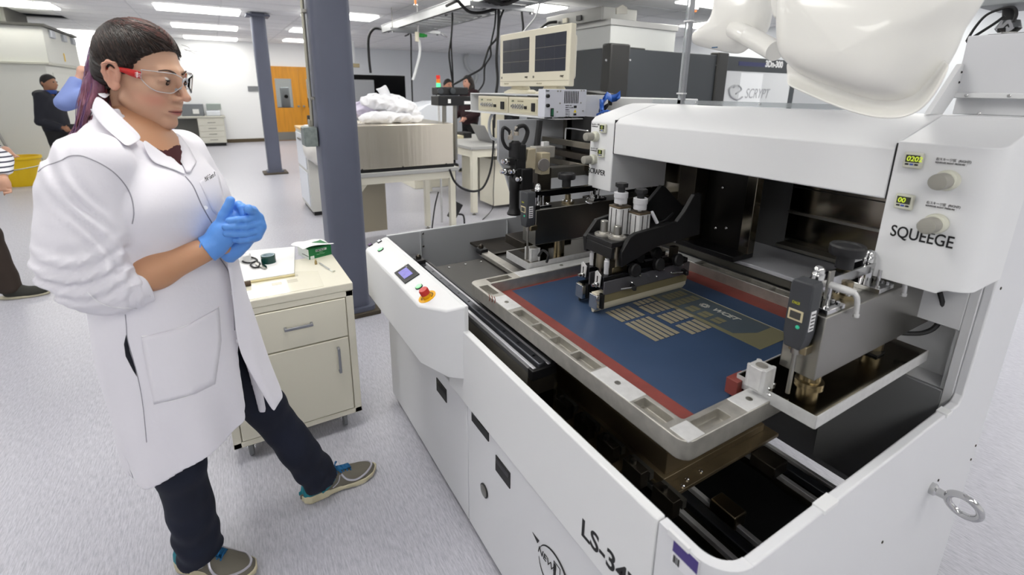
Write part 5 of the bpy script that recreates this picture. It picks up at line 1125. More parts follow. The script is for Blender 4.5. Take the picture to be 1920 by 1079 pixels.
c = np.array(XP(597, 285, -6.14)); tag(sdf_obj('plastic_bag', bag, c-.3, c+.3, .016, mat('bag_plastic', (222, 220, 216), .35)), 'white plastic bag hanging over the grey pedestal', 'plastic bag')
# far desk
t = thing('far_desk', 'pale desk with a drawer pedestal against the white far wall', 'desk', (-15.4, -.3, 0)); q = .77
MB().box(-15.95, -15.2, -1.3, .22, q-.04, q).build('top', mat('desk_top', (186, 184, 174), .5), t, .006)
MB().box(-15.9, -15.22, -.42, .18, .08, q-.04).build('pedestal', mat('desk_cream', (220, 218, 206), .5), t, .004)
for k in range(4):
    d = MB().box(-15.22, -15.205, -.40, .16, .10+.15*k, .235+.15*k).build('drawer', mat('desk_cream', (220, 218, 206)), t, .003); MB().box(-15.205, -15.19, -.2, -.02, .16+.15*k, .175+.15*k).build('drawer_pull', GREYPL, d)
MB().box(-15.9, -15.25, -.42, .16, 0, .08).build('toe_kick', BLACK, t); MB().box(-15.9, -15.88, -1.3, -.42, .1, q-.04).build('back_panel', mat('taupe_grey', (140, 140, 136), .6), t); MB().box(-15.9, -15.25, -1.3, -1.26, 0, q-.04).build('side_panel', mat('desk_cream', (220, 218, 206)), t)
t = thing('microscope_console', 'grey instrument console on the far desk beneath the white wall', 'instrument', (-15.7, -.5, q)); MB().box(-15.9, -15.6, -.75, -.25, q, 1.08).build('case', mat('console_grey', (120, 124, 130), .5), t, .01); MB().box(-15.6, -15.58, -.5, -.36, q+.06, q+.18).build('display', PAPER, t)
t = thing('label_printer', 'pale green and white bench printer on the far desk', 'printer', (-15.7, .0, q)); MB().box(-15.9, -15.6, -.18, .16, q+.16, 1.09).build('upper_case', mat('sage_plastic', (150, 160, 156), .5), t, .01); MB().box(-15.9, -15.55, -.2, .12, q, q+.14).build('lower_case', mat('cool_white_plastic', (220, 224, 232)), t, .02)
t = thing('desk_tray', 'low dark tray of papers on the far desk', 'tray', (-15.5, -.95, q)); MB().box(-15.5, -15.25, -1.15, -.8, q, q+.06).build('tray', GREYPL, t, .006); MB().box(-15.46, -15.29, -1.1, -.85, q+.06, q+.1).build('papers', GREYD, t)
# ------------------------------------------------------------------ ladder tray under the ceiling, with hanging leads
t = thing('cable_tray', 'galvanised ladder cable tray hung below the ceiling', 'cable tray', (-5, 2.9, 2.45))
GALV = mat('galvanised_tray', (172, 174, 176), .4, .6, var=(6, .08))
tz = 2.45
for y in (2.63, 3.20): MB().box(-8.75, -.5, y-.008, y+.008, tz, tz+.12).box(-8.75, -.5, y-.008+(.0 if y < 3 else -.03), y+.008+(.03 if y < 3 else 0), tz, tz+.006).box(-8.75, -.5, y-.02, y+.02, tz+.114, tz+.12).build('side_rail', GALV, t)
for k in range(34): MB().box(-8.6+.24*k, -8.53+.24*k, 2.63, 3.20, tz+.008, tz+.03).build('rung', GALV, t)
for x in (-7.9, -5.1, -2.3):
    MB().box(x-.025, x+.025, 2.5, 3.33, tz-.045, tz-.002).build('strut', GALV, t)
    for y in (2.54, 3.29): MB().cyl((x, y, tz-.07), (x, y, CEIL+.1), .006, n=8).build('hanger_rod', STEEL, t); MB().lathe((x, y, tz-.07), (0, 0, 1), [(.02, 0), (.02, .02), (.01, .022)], 8).build('hanger_nut', CHROME, t)
MB().obox((-7.9, 3.40, tz-.06), (.05, .12, .03), (1, 0, 0), (0, 1, -.5)).build('bracket_tail', CHROME, t, .005)
t = thing('cable_coil', 'thick coil of black cable lying on the ladder tray', 'cable coil', (-4.4, 3.0, tz))
for k in range(6):
    a_ = .1*k; MB().tube([Z(x+3*k, y-1.5*k, tz+.03-.01*k) for x, y in ((905, 2), (925, 12), (950, 8), (962, -4), (930, -8), (905, 2))], .022, 8).build('loop', RUBBER, t)
def lead(name, lab, pts, r, m_=RUBBER, cat='cable'): return tag(MB().tube(pts, r, 8).build(name, m_), lab, cat)
def onx(pts, x):
    p0 = Z(pts[0][0], max(pts[0][1], 2), x if x > 0 else 2.475); return ([p0+Vector((-.35, .02, 0)), p0+Vector((-.15, 0, 0))] if x < 0 else [])+[p0]+[XP(a, b, p0.x) for a, b in pts[1:]]
def onw(pts, x): return [XP(a, b, x) for a, b in pts]
lead('hanging_cable', 'black cable looping out of the end of the ladder tray', [Vector((-8.6, 2.70, 2.47))]+onw(((713, 54), (700, 55), (691, 72), (692, 110), (695, 137)), -8.85), .022)
lead('hanging_cable', 'black cable dropping straight down to the office chair', onx(((770, 64), (771, 110), (772, 150), (774, 210)), -7.6), .014)
lead('hanging_cable', 'black cable from the mid tray, bowed away beside the signal tower', onx(((848, 24), (846, 70), (842, 100), (845, 130), (849, 160), (848, 176)), -6.14), .012)
lead('hanging_cable', 'black cable from the mid tray, hanging straight beside the signal tower', onx(((848, 24), (846, 75), (847, 105), (849, 140), (850, 176)), -6.0), .010)
lead('hanging_cable', 'long black cable sweeping down to the instrument head on columns', onx(((946, 12), (938, 35), (932, 70), (918, 88), (910, 110), (903, 128), (880, 142), (848, 160)), -4.6), .012)
lead('hanging_cable', 'black cable falling from the coil behind the seated woman', onx(((928, 10), (928, 45), (920, 85), (920, 105), (909, 125), (907, 155), (896, 172)), -4.4), .010)
lead('hanging_cable', 'thick black cable dropping behind the ivory monitors', onx(((934, 5), (934, 60), (931, 110), (933, 150), (929, 185), (926, 240)), -3.9), .016)
lead('hanging_cable', 'black cable hanging over the ceiling lamp behind the monitors', onx(((977, 0), (979, 30), (981, 50), (980, 64)), 2.74), .016)
lead('hanging_hose', 'white hose curving down behind the ivory monitors', onx(((1012, -4), (1011, 10), (1004, 32), (990, 50), (980, 62)), 2.74), .014, mat('hose_white', (205, 208, 210)), 'hose')
lead('hanging_cable', 'heavy black cable sagging out of the coil across the tray', onx(((858, -5), (866, 10), (880, 22), (900, 24), (925, 18), (945, 8)), -4.7), .018)
t = thing('hose_drop', 'white hose hanging from a valve with a green tap', 'hose', XP(785, 66, -7.4)); MB().tube(onw(((786, 75), (787, 100), (780, 130), (774, 150)), -7.4), .02, 8).build('hose', mat('hose_white', (205, 208, 210)), t); MB().lathe(XP(786, 66, -7.4), (0, 1, 0), [(.03, 0), (.03, .08), (.02, .09), (.02, .12)], 12).build('tap', mat('tap_green', (40, 150, 60), .4), t); MB().cyl(XP(782, 60, -7.4), XP(782, 78, -7.4), .03).build('valve', IVORY, t); MB().cyl(XP(784, 62, -7.4), (XP(784, 62, -7.4).x, XP(784, 62, -7.4).y, CEIL), .012).build('drop_pipe', ALUW, t)
t = thing('wall_pipe', 'bent white pipe fixed to the grey wall', 'pipe', (-15.9, 5.5, 2)); MB().tube(onw(((878, 87), (877, 103), (872, 108), (874, 122), (880, 132), (894, 140), (890, 156)), -15.9), .05, 8).build('pipe', mat('hose_white', (205, 208, 210)), t); MB().obox(XP(882, 87, -15.9), (.1, .25, .05)).build('pipe_clamp', GREYD, t)
t = thing('ceiling_pipe', 'slim white pipe with a brass valve hanging near the slate column', 'pipe', XP(662, 80, -11)); MB().cyl(XP(661, 78, -11), XP(664, 118, -11), .03).build('pipe', mat('hose_white', (205, 208, 210)), t); MB().obox(XP(666, 123, -11), (.1, .16, .08)).build('valve', BRASS, t)
t = thing('sprinkler', 'orange sprinkler head hanging from the ceiling above the tray', 'sprinkler', XP(780, 5, -6)); MB().cyl((XP(779, 8, -6.2).x, XP(779, 8, -6.2).y, CEIL+.005), XP(779, 8, -6.2), .012).build('stem', mat('orange_plastic', (216, 120, 60), .5), t); MB().lathe(XP(779, 11, -6.2), (0, 0, 1), [(.03, 0), (.03, .01), (.012, .02)], 12).build('deflector', CHROME, t)
# ------------------------------------------------------------------ charcoal machine behind the hood
g = thing('charcoal_machine', 'large charcoal enclosed printing system with a white extraction unit on top', 'machine', (-5.2, 5.5, 0))
GX = -4.6
def GP(px, py): return XP(px, py, GX)
A = Vector((GX, 4.13, 0)); BLK = mat('column_black', (34, 34, 33), .45)
zt = GP(1365, 105).z
y0, y1, y2, y3, y4 = GP(1145, 100).y, GP(1180, 100).y, GP(1345, 100).y, GP(1365, 100).y, GP(1492, 150).y
MB().box(GX-1.8, GX-.06, y0-.01, y0+.05, 0, zt).build('side_panel', GREYD, g, .01)
MB().box(GX-.14, GX+.02, y0-.02, y1, 0, zt+.05).build('corner_post', BLK, g, .02)
MB().box(GX-.04, GX, y1, y2, 0, zt).build('front_panel', GREYD, g, .006)
MB().box(GX-.12, GX+.03, y2, y3, 0, zt+.04).build('corner_post', BLK, g, .02)
MB().box(GX-1.8, GX-.04, y0+.05, y4, 0, zt-.02).build('core', GREYD, g, .01)
zw = GP(1400, 134).z
MB().box(GX-.04, GX, y3, y4, zw, zt).box(GX-.04, GX, y4-.12, y4, 0, zw).box(GX-.04, GX, y3, y4, 0, .9).build('door_frame', GREYD, g, .004)
MB().box(GX-.03, GX-.01, y3, y4-.12, .9, zw).build('door_window', mat('window_pale', (206, 208, 210), .15), g)
MB().box(GX-.01, GX-.006, y3+.36, y3+.9, .9, zw-.02).build('window_reflection', mat('reflection_white', (236, 238, 240), .2), g)  # white sheet painted in as a reflection on the window
MB().box(GX, GX+.004, GP(1385, 120).y, GP(1440, 120).y, GP(1400, 124).z, GP(1400, 116).z).build('name_stripe', mat('navy_stripe', (28, 34, 84), .4), g)
p = GP(1434, 125); text('3Dn-300', (GX+.005, p.y, p.z), (0, 1, 0), UZ, .125, mat('print_white', (225, 225, 225), .5), g, bold=.006)
p = GP(1396, 184); ol = mat('etched_grey', (160, 162, 166), .4); text('SCRYPT', (GX-.004, p.y, p.z), (0, 1, 0), UZ, .20, ol, g, sx=.85, shear=.3)
MB().tube([GP(x, y)+Vector((.0, 0, 0)) for x, y in ((1378, 160), (1368, 166), (1370, 180), (1382, 187), (1392, 182))], .012, 6).build('emblem', ol, g); MB().tube([GP(x, y) for x, y in ((1376, 164), (1384, 160), (1390, 168), (1380, 176))], .010, 6).build('emblem', ol, g)
for px, py in ((1181, 113), (1343, 123), (1136, 113)): MB().lathe(GP(px, py)+Vector((.0, 0, 0)), (1, 0, 0), [(.014, 0), (.014, .006), (0, .01)], 10).build('fixing', CHROME, g)
for px in (1205,): p = GP(px, 92); MB().box(GX-.4, GX-.1, p.y-.15, p.y+.15, zt-.02, zt+.031).build('lifting_pad', BLK, g, .01)
# white extraction unit on top
EXM = mat('extraction_white', (206, 208, 206), .5)
ex = thing('extraction_unit', 'white sheet metal air unit on top of the charcoal machine', 'air unit', (-5.4, 4.6, zt))
EXX = -4.9
def EP(px, py): return XP(px, py, EXX)
a, b, c = EP(1143, 90), EP(1264, 95), EP(1145, 46)
MB().box(EXX-1.4, EXX, a.y, b.y, zt+.03, c.z).build('housing', EXM, ex, .006)
MB().box(EXX-1.42, EXX+.02, a.y-.02, b.y+.02, c.z-.002, EP(1143, 34).z).build('rim', mat('rim_steel', (180, 180, 178), .35, .6), ex, .004)
MB().box(EXX-1.2, EXX-.25, a.y+.06, b.y-.5, EP(1143, 34).z-.01, EP(1143, 14).z+.06).build('fan_box', mat('fan_box_grey', (172, 172, 168), .4, .4), ex, .006)
MB().box(EXX-1.3, EXX-.1, a.y-.08, a.y-.04, EP(1143, 36).z, EP(1143, 10).z).build('control_strip', mat('strip_grey', (128, 128, 126), .4, .5), ex, .004)
for k in (.35, .6): MB().box(EXX-1.3+1.2*k, EXX-1.3+1.2*k+.1, a.y-.10, a.y-.08, EP(1143, 30).z, EP(1143, 20).z).build('strip_switch', IVORY if k < .5 else BLACK, ex)
MB().prism([EP(x, y)+Vector((.03, 0, 0)) for x, y in ((1151, 27), (1151, 16), (1162, 10), (1171, 15), (1171, 27))], (.02, 0, 0)).build('air_vane', GREYPL, ex)
MB().tube([(EXX-1.0, a.y-.1, EP(1143, 25).z), (EXX-1.1, a.y-.2, EP(1143, 28).z), (EXX-1.3, a.y-.24, EP(1143, 45).z)], .02).build('unit_cable', RUBBER, ex)
# ------------------------------------------------------------------ white jointed arm with moulded shells hanging over the hood
ARM = mat('arm_white_gloss', (232, 231, 226), .28, coat=.3)
ar = thing('moulded_arm', 'jointed white arm with large smooth moulded shells hanging over the printer hood', 'jointed arm', YP(1600, 100, 1.25))
BY = 1.12
def bp(px, py, dy=0): return YP(px, py, BY+dy)
outl = [(1455, -60), (1450, 20), (1452, 90), (1470, 118), (1500, 142), (1560, 166), (1620, 186), (1665, 193), (1712, 184), (1748, 150), (1778, 105), (1800, 50), (1822, -60)]
P3 = [bp(x, y) for x, y in outl]
def shell(outline, d0, d1, name, rim):
    # closed shell bulging towards the front, rounded at its edge
    c = sum(outline, Vector())/len(outline); rings = []
    for s_, dy in ((.0, -.055), (.45, -.05), (.72, -.038), (.88, -.02), (.97, .0), (1.0, .018), (.985, .035), (.93, .045), (.5, .05), (.0, .05)):
        rings.append([c+(p-c)*max(s_, .001)+Vector((0, dy*d0, 0)) for p in outline])
    return MB().loft(rings, cap=False).build(name, ARM, ar, smooth=60, subsurf=1)
shell(smooth_path(P3+[P3[0]], 3)[:-1], 1.0, 1, 'large_shell', True)
up_ = [(1470, 110), (1500, 136), (1560, 160), (1620, 180), (1665, 187), (1712, 178), (1748, 144), (1772, 108)]
lo_ = [(1476, 156), (1502, 168), (1556, 192), (1612, 212), (1662, 221), (1712, 216), (1748, 180), (1776, 122)]
MB().grid([[bp(x, y, .0) for x, y in up_], [bp(x*.5+u*.5, y*.5+v*.5, .006) for (x, y), (u, v) in zip(up_, lo_)], [bp(x, y-4, -.008) for x, y in lo_], [bp(x, y, -.022) for x, y in lo_]]).build('rolled_lip', ARM, ar, smooth=179, solid=.006, subsurf=2)
hy = .28
def hp2(px, py, d=0): return YP(px, py, BY+hy+d)
o2 = [(1345, -30), (1338, 20), (1322, 45), (1298, 62), (1297, 82), (1320, 90), (1365, 100), (1385, 98), (1405, 80), (1430, 60), (1440, 18), (1435, -30)]
shell(smooth_path([hp2(x, y) for x, y in o2]+[hp2(*o2[0])], 3)[:-1], .8, 1, 'small_shell', False)
jt = MB().lathe(hp2(1388, 60, -.03), (hp2(1462, 100, -.12)-hp2(1388, 60, -.03)), [(.030, -.03), (.026, 0), (.026, .05), (.0265, .051), (.0265, .056), (.026, .057), (.026, .20)], 24).build('joint_tube', ARM, ar)
for px, py in ((1416, 71), (1443, 88)): MB().lathe(hp2(px, py, -.085), (0, -1, .2), [(.006, 0), (.006, .004), (0, .005)], 12).build('blue_plug', mat('plug_blue', (30, 80, 120), .4), jt)
MB().obox(hp2(1340, 89, -.05), (.02, .002, .003), (1, 0, 0)).build('maker_print', mat('plug_blue', (30, 80, 120)), ar)
MB().prism([bp(x, y, .06) for x, y in ((1438, -20), (1462, -20), (1462, 30), (1455, 36), (1448, 32))], (0, .03, 0)).build('link_plate', ARM, ar, .006)
MB().tube([bp(1620, -40, .03), bp(1625, -160, .05), bp(1630, -330, .08)], .03, 14).build('drop_arm', ARM, ar)
# stand, cables and plate on the rear cabinet
t = thing('monitor_stand', 'black stand carrying a grey plate on top of the white rear cabinet', 'stand', YP(1890, 70, 1.85)); SY = 1.86
q = lambda px, py, d=0: YP(px, py, SY+d)
MB().cyl(q(1891, 12), q(1889, 60), .012).build('stem', BLACKM, t); MB().lathe((q(1889, 60).x, SY, 1.668), (0, 0, 1), [(.02, .02), (.028, .03), (.02, .05)], 14).build('stem_collar', CHROME, t)
MB().prism([(q(1852, 78).x, SY-.02, 1.669), (q(1990, 70).x, SY-.02, 1.669), (q(1990, 70).x, SY+.1, 1.669), (q(1862, 70).x, SY+.1, 1.669)], (0, 0, .016)).build('foot_plate', BLACKM, t, .003)
MB().box(q(1843, 16).x, q(2000, 10).x, SY-.05, SY+.12, q(1880, 14).z, q(1880, -25).z).build('grey_plate', mat('plate_grey', (150, 154, 156), .5), t, .004)
for pts in (((1812, 78), (1828, 52), (1850, 28), (1880, 16), (1900, 14), (1906, 26), (1900, 42)), ((1812, 78), (1840, 60), (1865, 44), (1884, 30)), ((1812, 79), (1826, 75), (1842, 78))): MB().tube([q(a_, b_, -.06) for a_, b_ in pts], .0035, 6).build('cable', RUBBER, t)
# equipment hung at the far right of the ceiling line
t = thing('ceiling_camera', 'small white and orange fixture hanging by the ceiling beyond the acrylic strip', 'ceiling fixture', XP(1303, 15, -5)); MB().lathe(XP(1303, 12, -5), (0, 0, -1), [(.05, 0), (.05, .04), (.02, .05)], 14).build('body', PAPER, t); MB().lathe(XP(1303, 20, -5), (0, 0, -1), [(.03, 0), (.02, .02), (0, .025)], 12).build('tip', mat('orange_plastic', (216, 120, 60)), t)
# ------------------------------------------------------------------ person in the lab coat
from mathutils.bvhtree import BVHTree
def vcol_mat(name, rough, bump=None, sss=0., sheen=0., spec=.5, stretch=None, aniso=0.):
    m = mat(name, (200, 200, 200), rough, bump=bump, sss=sss, sheen=sheen, spec=spec, stretch=stretch)
    nt = m.node_tree
    if not any(n.type == 'ATTRIBUTE' for n in nt.nodes):
        a = nt.nodes.new('ShaderNodeAttribute'); a.attribute_name = 'tint'; nt.links.new(a.outputs['Color'], nt.nodes['Principled BSDF'].inputs['Base Color'])
    return m
SKIN = vcol_mat('skin', .48, bump=(420, .12, .0006), sss=.12)
def blend(c, base, col, w_): return base*(1-w_[:, None])+np.array(lin(col))*w_[:, None]
def draper(o):
    me = o.data; t = BVHTree.FromPolygons([v.co for v in me.vertices], [p.vertices[:] for p in me.polygons])
    def f(px, py, off=.002, X=None):
        d = ray(px, py).normalized(); h = t.ray_cast(CAM, d)
        if h[0] is None: return XP(px, py, X if X is not None else -1.45)
        return h[0]+(h[1] if h[1].dot(d) < 0 else -h[1])*off
    return f
W = thing('person', 'person in a white lab coat, safety glasses and blue gloves clasping hands beside the printer', 'person', (-1.56, -.1, 0))
COATM = mat('coat_cotton', (232, 230, 238), .8, bump=(55, .22, .003), sheen=.1)
SEAM = mat('coat_stitch', (246, 246, 250), .8)
CREASE_SHADE = mat('coat_crease_shade', (150, 148, 158), .9)  # grey that paints the shade along folds and cloth edges
# head frame from the fitted landmarks
HO = np.array((-1.552, -.149, 1.539)); HR = np.array((.83703, -.54715, -.0013)); HF = np.array((.53208, .81452, -.2312)); HU = np.array((.12756, .19283, .97291))
HM = np.stack((HR, HF, HU), 1)
def H(r, f, u): return HO+HR*r+HF*f+HU*u
def toH(P): return (P-HO)@HM
NB = np.array((-1.56, -.20, 1.405))              # neck base
def head_field(P):
    q = toH(P); a = np.abs(q[..., 0]); qs = np.stack((a, q[..., 1], q[..., 2]), -1)
    d = sd_ell(q, (0, -.006, .044), (.0725, .086, .084))
    d = smin(d, sd_ell(q, (0, .038, -.022), (.0575, .056, .086)), .03)
    d = smin(d, sd_ell(qs, (.026, .040, -.048), (.030, .036, .036)), .03)
    d = smin(d, sd_caps(qs, (.047, .006, -.050), (.014, .070, -.095), .014, .013), .018)
    d = smin(d, sd_ell(q, (0, .075, -.092), (.020, .018, .016)), .016)
    d = smin(d, sd_ell(qs, (.040, .060, -.008), (.021, .024, .018)), .02)
    d = smin(d, sd_caps(qs, (0, .084, .034), (.036, .074, .034), .011, .008), .016)
    d = smax(d, -sd_ell(qs, (.031, .102, .013), (.015, .016, .008)), .012)
    d = smin(d, sd_ell(qs, (.031, .080, .013), (.0165, .0135, .0115)), .006)
    n = sd_caps(q, (0, .092, .022), (0, .116, -.018), .0068, .009)
    n = smin(n, sd_ell(q, (0, .118, -.0205), (.0098, .010, .0085)), .006)
    n = smin(n, sd_ell(qs, (.0125, .102, -.025), (.0072, .011, .0072)), .006)
    d = smin(d, n, .010)
    d = smax(d, -sd_ell(qs, (.0068, .108, -.0318), (.0032, .005, .0032)), .003)
    d = smin(d, sd_ell(q, (0, .088, -.060), (.024, .013, .014)), .012)
    up = smin(sd_caps(qs, (.004, .1015, -.0545), (.021, .090, -.0575), .0048, .0022), sd_caps(qs, (0, .1005, -.0650), (.018, .091, -.0625), .0055, .0026), .002)
    d = smin(d, up, .005)
    d = smax(d, -sd_caps(qs, (0, .1085, -.0592), (.0245, .0915, -.0594), .0017), .0025)
    # neck
    d = smin(d, sd_caps(P, H(0, -.034, -.045), NB+np.array((.0, -.005, -.03)), .046, .053), .012)
    return d
def skin_color(v):
    q = toH(v); a = np.abs(q[:, 0]); base = np.tile(np.array(lin((206, 164, 138))), (len(v), 1))
    g = lambda c, s: np.exp(-(((np.stack((a, q[:, 1], q[:, 2]), 1)-np.array(c))/np.array(s))**2).sum(1))
    base = blend(None, base, (204, 118, 104), .55*g((.044, .062, -.034), (.02, .04, .018)))
    base = blend(None, base, (206, 140, 120), .5*g((0, .115, -.02), (.014, .02, .012)))
    lips = np.clip(g((.0, .098, -.060), (.027, .018, .0085))*2.0-.6, 0, 1)*(q[:, 1] > .084)
    base = blend(None, base, (160, 84, 82), lips*.95)
    base = blend(None, base, (150, 104, 84), .4*g((.031, .09, .013), (.016, .014, .010)))
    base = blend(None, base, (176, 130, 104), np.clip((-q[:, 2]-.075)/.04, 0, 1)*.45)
    for (s1, f1, u1) in ((.052, .04, -.008), (.056, .02, -.05), (.05, .045, -.06)):
        base = blend(None, base, (130, 84, 66), .8*np.exp(-(((q-np.array((s1, f1, u1)))/.0022)**2).sum(1)))
    return base
c = np.array(H(0, .01, -.03))
hv, hf = surface_net(head_field, c-np.array((.14, .17, .19)), c+np.array((.14, .15, .17)), .0028)
# body under the clothes, arms and legs: coarse; joined with the head into one body
FB = np.array((.5, .866, 0.)); RB = np.array((.866, -.5, 0.)); UB = np.array((0, 0, 1.))
def xp(px, py, x): return np.array(XP(px, py, x))
SHR, ELR, WRR = xp(150, 318, -1.37), xp(212, 541, -1.335), xp(402, 462, -1.388)
SHL = np.array((-1.675, -.10, 1.335)); ELL = np.array((-1.70, -.02, 1.10)); WRL = xp(438, 462, -1.43)
HIPR, HIPL = np.array((-1.455, -.20, .86)), np.array((-1.60, -.12, .86))
KNR, KNL = np.array((-1.478, -.215, .47)), np.array((-1.655, .02, .47))
ANR, ANL = np.array((-1.565, -.215, .10)), np.array((-1.69, .175, .10))
def body_field(P):
    d = sd_ell(P, (-1.525, -.175, 1.20), (.15, .12, .26), np.stack((RB, FB, UB), 1))
    d = smin(d, sd_ell(P, (-1.53, -.165, .92), (.15, .115, .20), np.stack((RB, FB, UB), 1)), .05)
    d = smin(d, sd_caps(P, NB-np.array((0, 0, .06)), NB+np.array((.01, .01, .02)), .055), .03)
    for a, b_, c_, r in ((SHR, ELR, WRR, (.045, .038, .028)), (SHL, ELL, WRL, (.045, .042, .027))):
        d = smin(d, smin(sd_caps(P, a, b_, r[0], r[1]), sd_caps(P, b_, c_, r[1], r[2]), .02), .04)
    for a, b_, c_ in ((HIPR, KNR, ANR), (HIPL, KNL, ANL)): d = smin(d, smin(sd_caps(P, a, b_, .07, .05), sd_caps(P, b_, c_, .05, .035), .03), .03)
    return d
bv, bf = surface_net(body_field, (-1.85, -.45, .02), (-1.15, .32, 1.48), .010)
me = bpy.data.meshes.new('body'); me.from_pydata(hv.tolist()+bv.tolist(), [], hf.tolist()+(bf+len(hv)).tolist())
body = obj('body', me, SKIN, W, smooth=179)
cc = np.ones((len(hv)+len(bv), 4), np.float32); cc[:len(hv), :3] = skin_color(hv); cc[len(hv):, :3] = np.array(lin((196, 146, 112)))
me.color_attributes.new('tint', 'FLOAT_COLOR', 'POINT').data.foreach_set('color', cc.ravel())
# fine forearm skin
fa = sdf_obj('forearm', lambda P: smin(sd_caps(P, ELR, ELR+(WRR-ELR)*.4, .037, .0415), sd_caps(P, ELR+(WRR-ELR)*.4, WRR, .0415, .0275), .02), np.minimum(ELR, WRR)-.07, np.maximum(ELR, WRR)+.07, .006, SKIN, body, color=lambda v: np.tile(np.array(lin((196, 146, 112))), (len(v), 1)))
# ears
def ear(s):
    e = lambda r, f, u: H(s*r, f, u)
    def fn(P):
        q = toH(P); q = np.stack((q[..., 0]*s, q[..., 1], q[..., 2]), -1)
        pts = [(.077, .006, .004), (.079, .010, .020), (.082, .004, .032), (.084, -.010, .034), (.084, -.020, .024), (.082, -.022, .008), (.079, -.017, -.008), (.076, -.008, -.020), (.075, .0, -.024), (.074, .006, -.018)]
        rr = [.0035, .0035, .0038, .004, .0042, .004, .0038, .0048, .006, .005]
        d = sd_chain(q, [p+(r,) for p, r in zip(pts, rr)], .004)
        d = smin(d, sd_ell(q, (.0745, -.004, .006), (.0035, .017, .026)), .006)
        d = smin(d, sd_chain(q, [(.079, .004, .014, .003), (.081, -.006, .020, .003), (.080, -.012, .010, .003), (.078, -.008, -.004, .003)], .003), .004)
        d = smin(d, sd_caps(q, (.076, .007, -.004), (.077, .006, .002), .004), .003)
        return d
    c = np.array(H(s*.078, -.005, .005)); sdf_obj('ear', fn, c-.05, c+.05, .0018, SKIN, body, color=lambda v: np.tile(np.array(lin((208, 156, 134))), (len(v), 1)))
ear(1); ear(-1)
# eyes, lashes and brows
for s in (1, -1):
    ec = H(s*.031, .0815, .0135)
    MB().lathe(ec-HF*.0118, HF, [(.0118*math.sin(PI*k/12), .0118-.0118*math.cos(PI*k/12)) for k in range(13)], 20).build('eye', mat('eye_white', (224, 216, 210), .15), body, smooth=179)
    MB().lathe(ec+HF*.0095-HU*.0028, (HF-HU*.24), [(.0064, 0), (.0064, .0013), (0, .002)], 18).build('iris', mat('iris_dark', (46, 38, 34), .12), body)
    lid = [H(s*(.031+.0155*math.cos(a)), .0935-.010*math.cos(a)**2-.0035*(math.cos(a) > 0)*math.cos(a), .0135+.0035*math.sin(a)) for a in [PI*k/8 for k in range(9)]]
    MB().tube(lid, .0014, 6, 3).build('lash', mat('lash', (34, 26, 24), .6), body)
    brow = [H(s*r, f, u) for r, f, u in ((.012, .0955, .0335), (.022, .0945, .0385), (.034, .089, .0405), (.046, .0785, .036))]
    MB().tube(brow, lambda t: .0026*(1-.55*t), 6, 4).build('brow', mat('brow_brown', (70, 50, 40), .8), body)
# hair: swept back to a tie, with a dyed tail
HAIR = vcol_mat('hair', .42, spec=.4)
TIE = np.array((0, -.088, .078))
def strands(q, n=70):
    v = q-TIE; w_ = v/np.maximum(np.linalg.norm(v, axis=-1, keepdims=True), 1e-6)
    # angle round the axis from the tie to the brow
    ax = np.array((0, .97, -.1)); e1 = np.array((1., 0, 0)); e2 = np.cross(ax, e1)
    return np.arctan2(w_@e2, w_@e1)
def hair_field(P):
    q = toH(P); f, u = q[..., 1], q[..., 2]; a = np.abs(q[..., 0])
    d = sd_ell(q, (0, -.006, .048), (.0815, .0925, .0925))
    d = smin(d, sd_ell(q, (0, -.052, -.005), (.062, .042, .062)), .03)
    g = np.interp(u, [-.10, -.07, -.035, -.012, .006, .022, .040, .062, .080, .096, .13], [-.055, -.042, -.034, -.028, .006, .030, .036, .050, .068, .092, .14])-.12*np.clip(.05-a, 0, .05)*0
    d = smax(d, (f-g)*.75, .006)
    d = smax(d, -sd_ell(q, (.084, -.004, .004), (.022, .026, .030)), .004)
    an = strands(q); ang = .0011*np.sin(an*46+3*np.sin(an*5))+.0009*np.sin(an*83+1.3)
    return d+ang
def hair_color(v):
    q = toH(v); an = strands(q); n = .5+.5*np.sin(an*31+2*np.sin(an*7)); b = np.tile(np.array(lin((40, 31, 28))), (len(v), 1))
    b = blend(None, b, (92, 62, 50), .55*n*np.clip((q[:, 2]-.07)/.05, 0, 1))
    b = blend(None, b, (120, 62, 60), .6*(n > .6)*np.clip((q[:, 2]-.11)/.03, 0, 1)*np.clip((.03-q[:, 1])/.04, 0, 1))
    return blend(None, b, (20, 17, 16), .5*(1-n))
c = np.array(H(0, -.01, .03)); hair = sdf_obj('hair', hair_field, c-np.array((.14, .17, .16)), c+np.array((.14, .16, .15)), .0026, HAIR, W, color=hair_color)
TX_ = -1.535
TX_ = -1.60
tail = [xp(196, 84, TX_), xp(190, 98, TX_), xp(188, 130, TX_+.02), xp(186, 165, TX_+.04), xp(180, 200, TX_+.06), xp(168, 232, TX_+.07)]
def tail_field(P):
    rr = (.014, .020, .025, .029, .028, .016); d = sd_chain(P, [tuple(p)+(r,) for p, r in zip(tail, rr)], .012)
    an = np.arctan2(P[..., 0]-TX_-.02, P[..., 1]-np.interp(P[..., 2], [t[2] for t in tail[::-1]], [t[1] for t in tail[::-1]]))
    return d+.0022*np.sin(an*9+40*P[..., 2])+.0014*np.sin(an*21+18*P[..., 2])
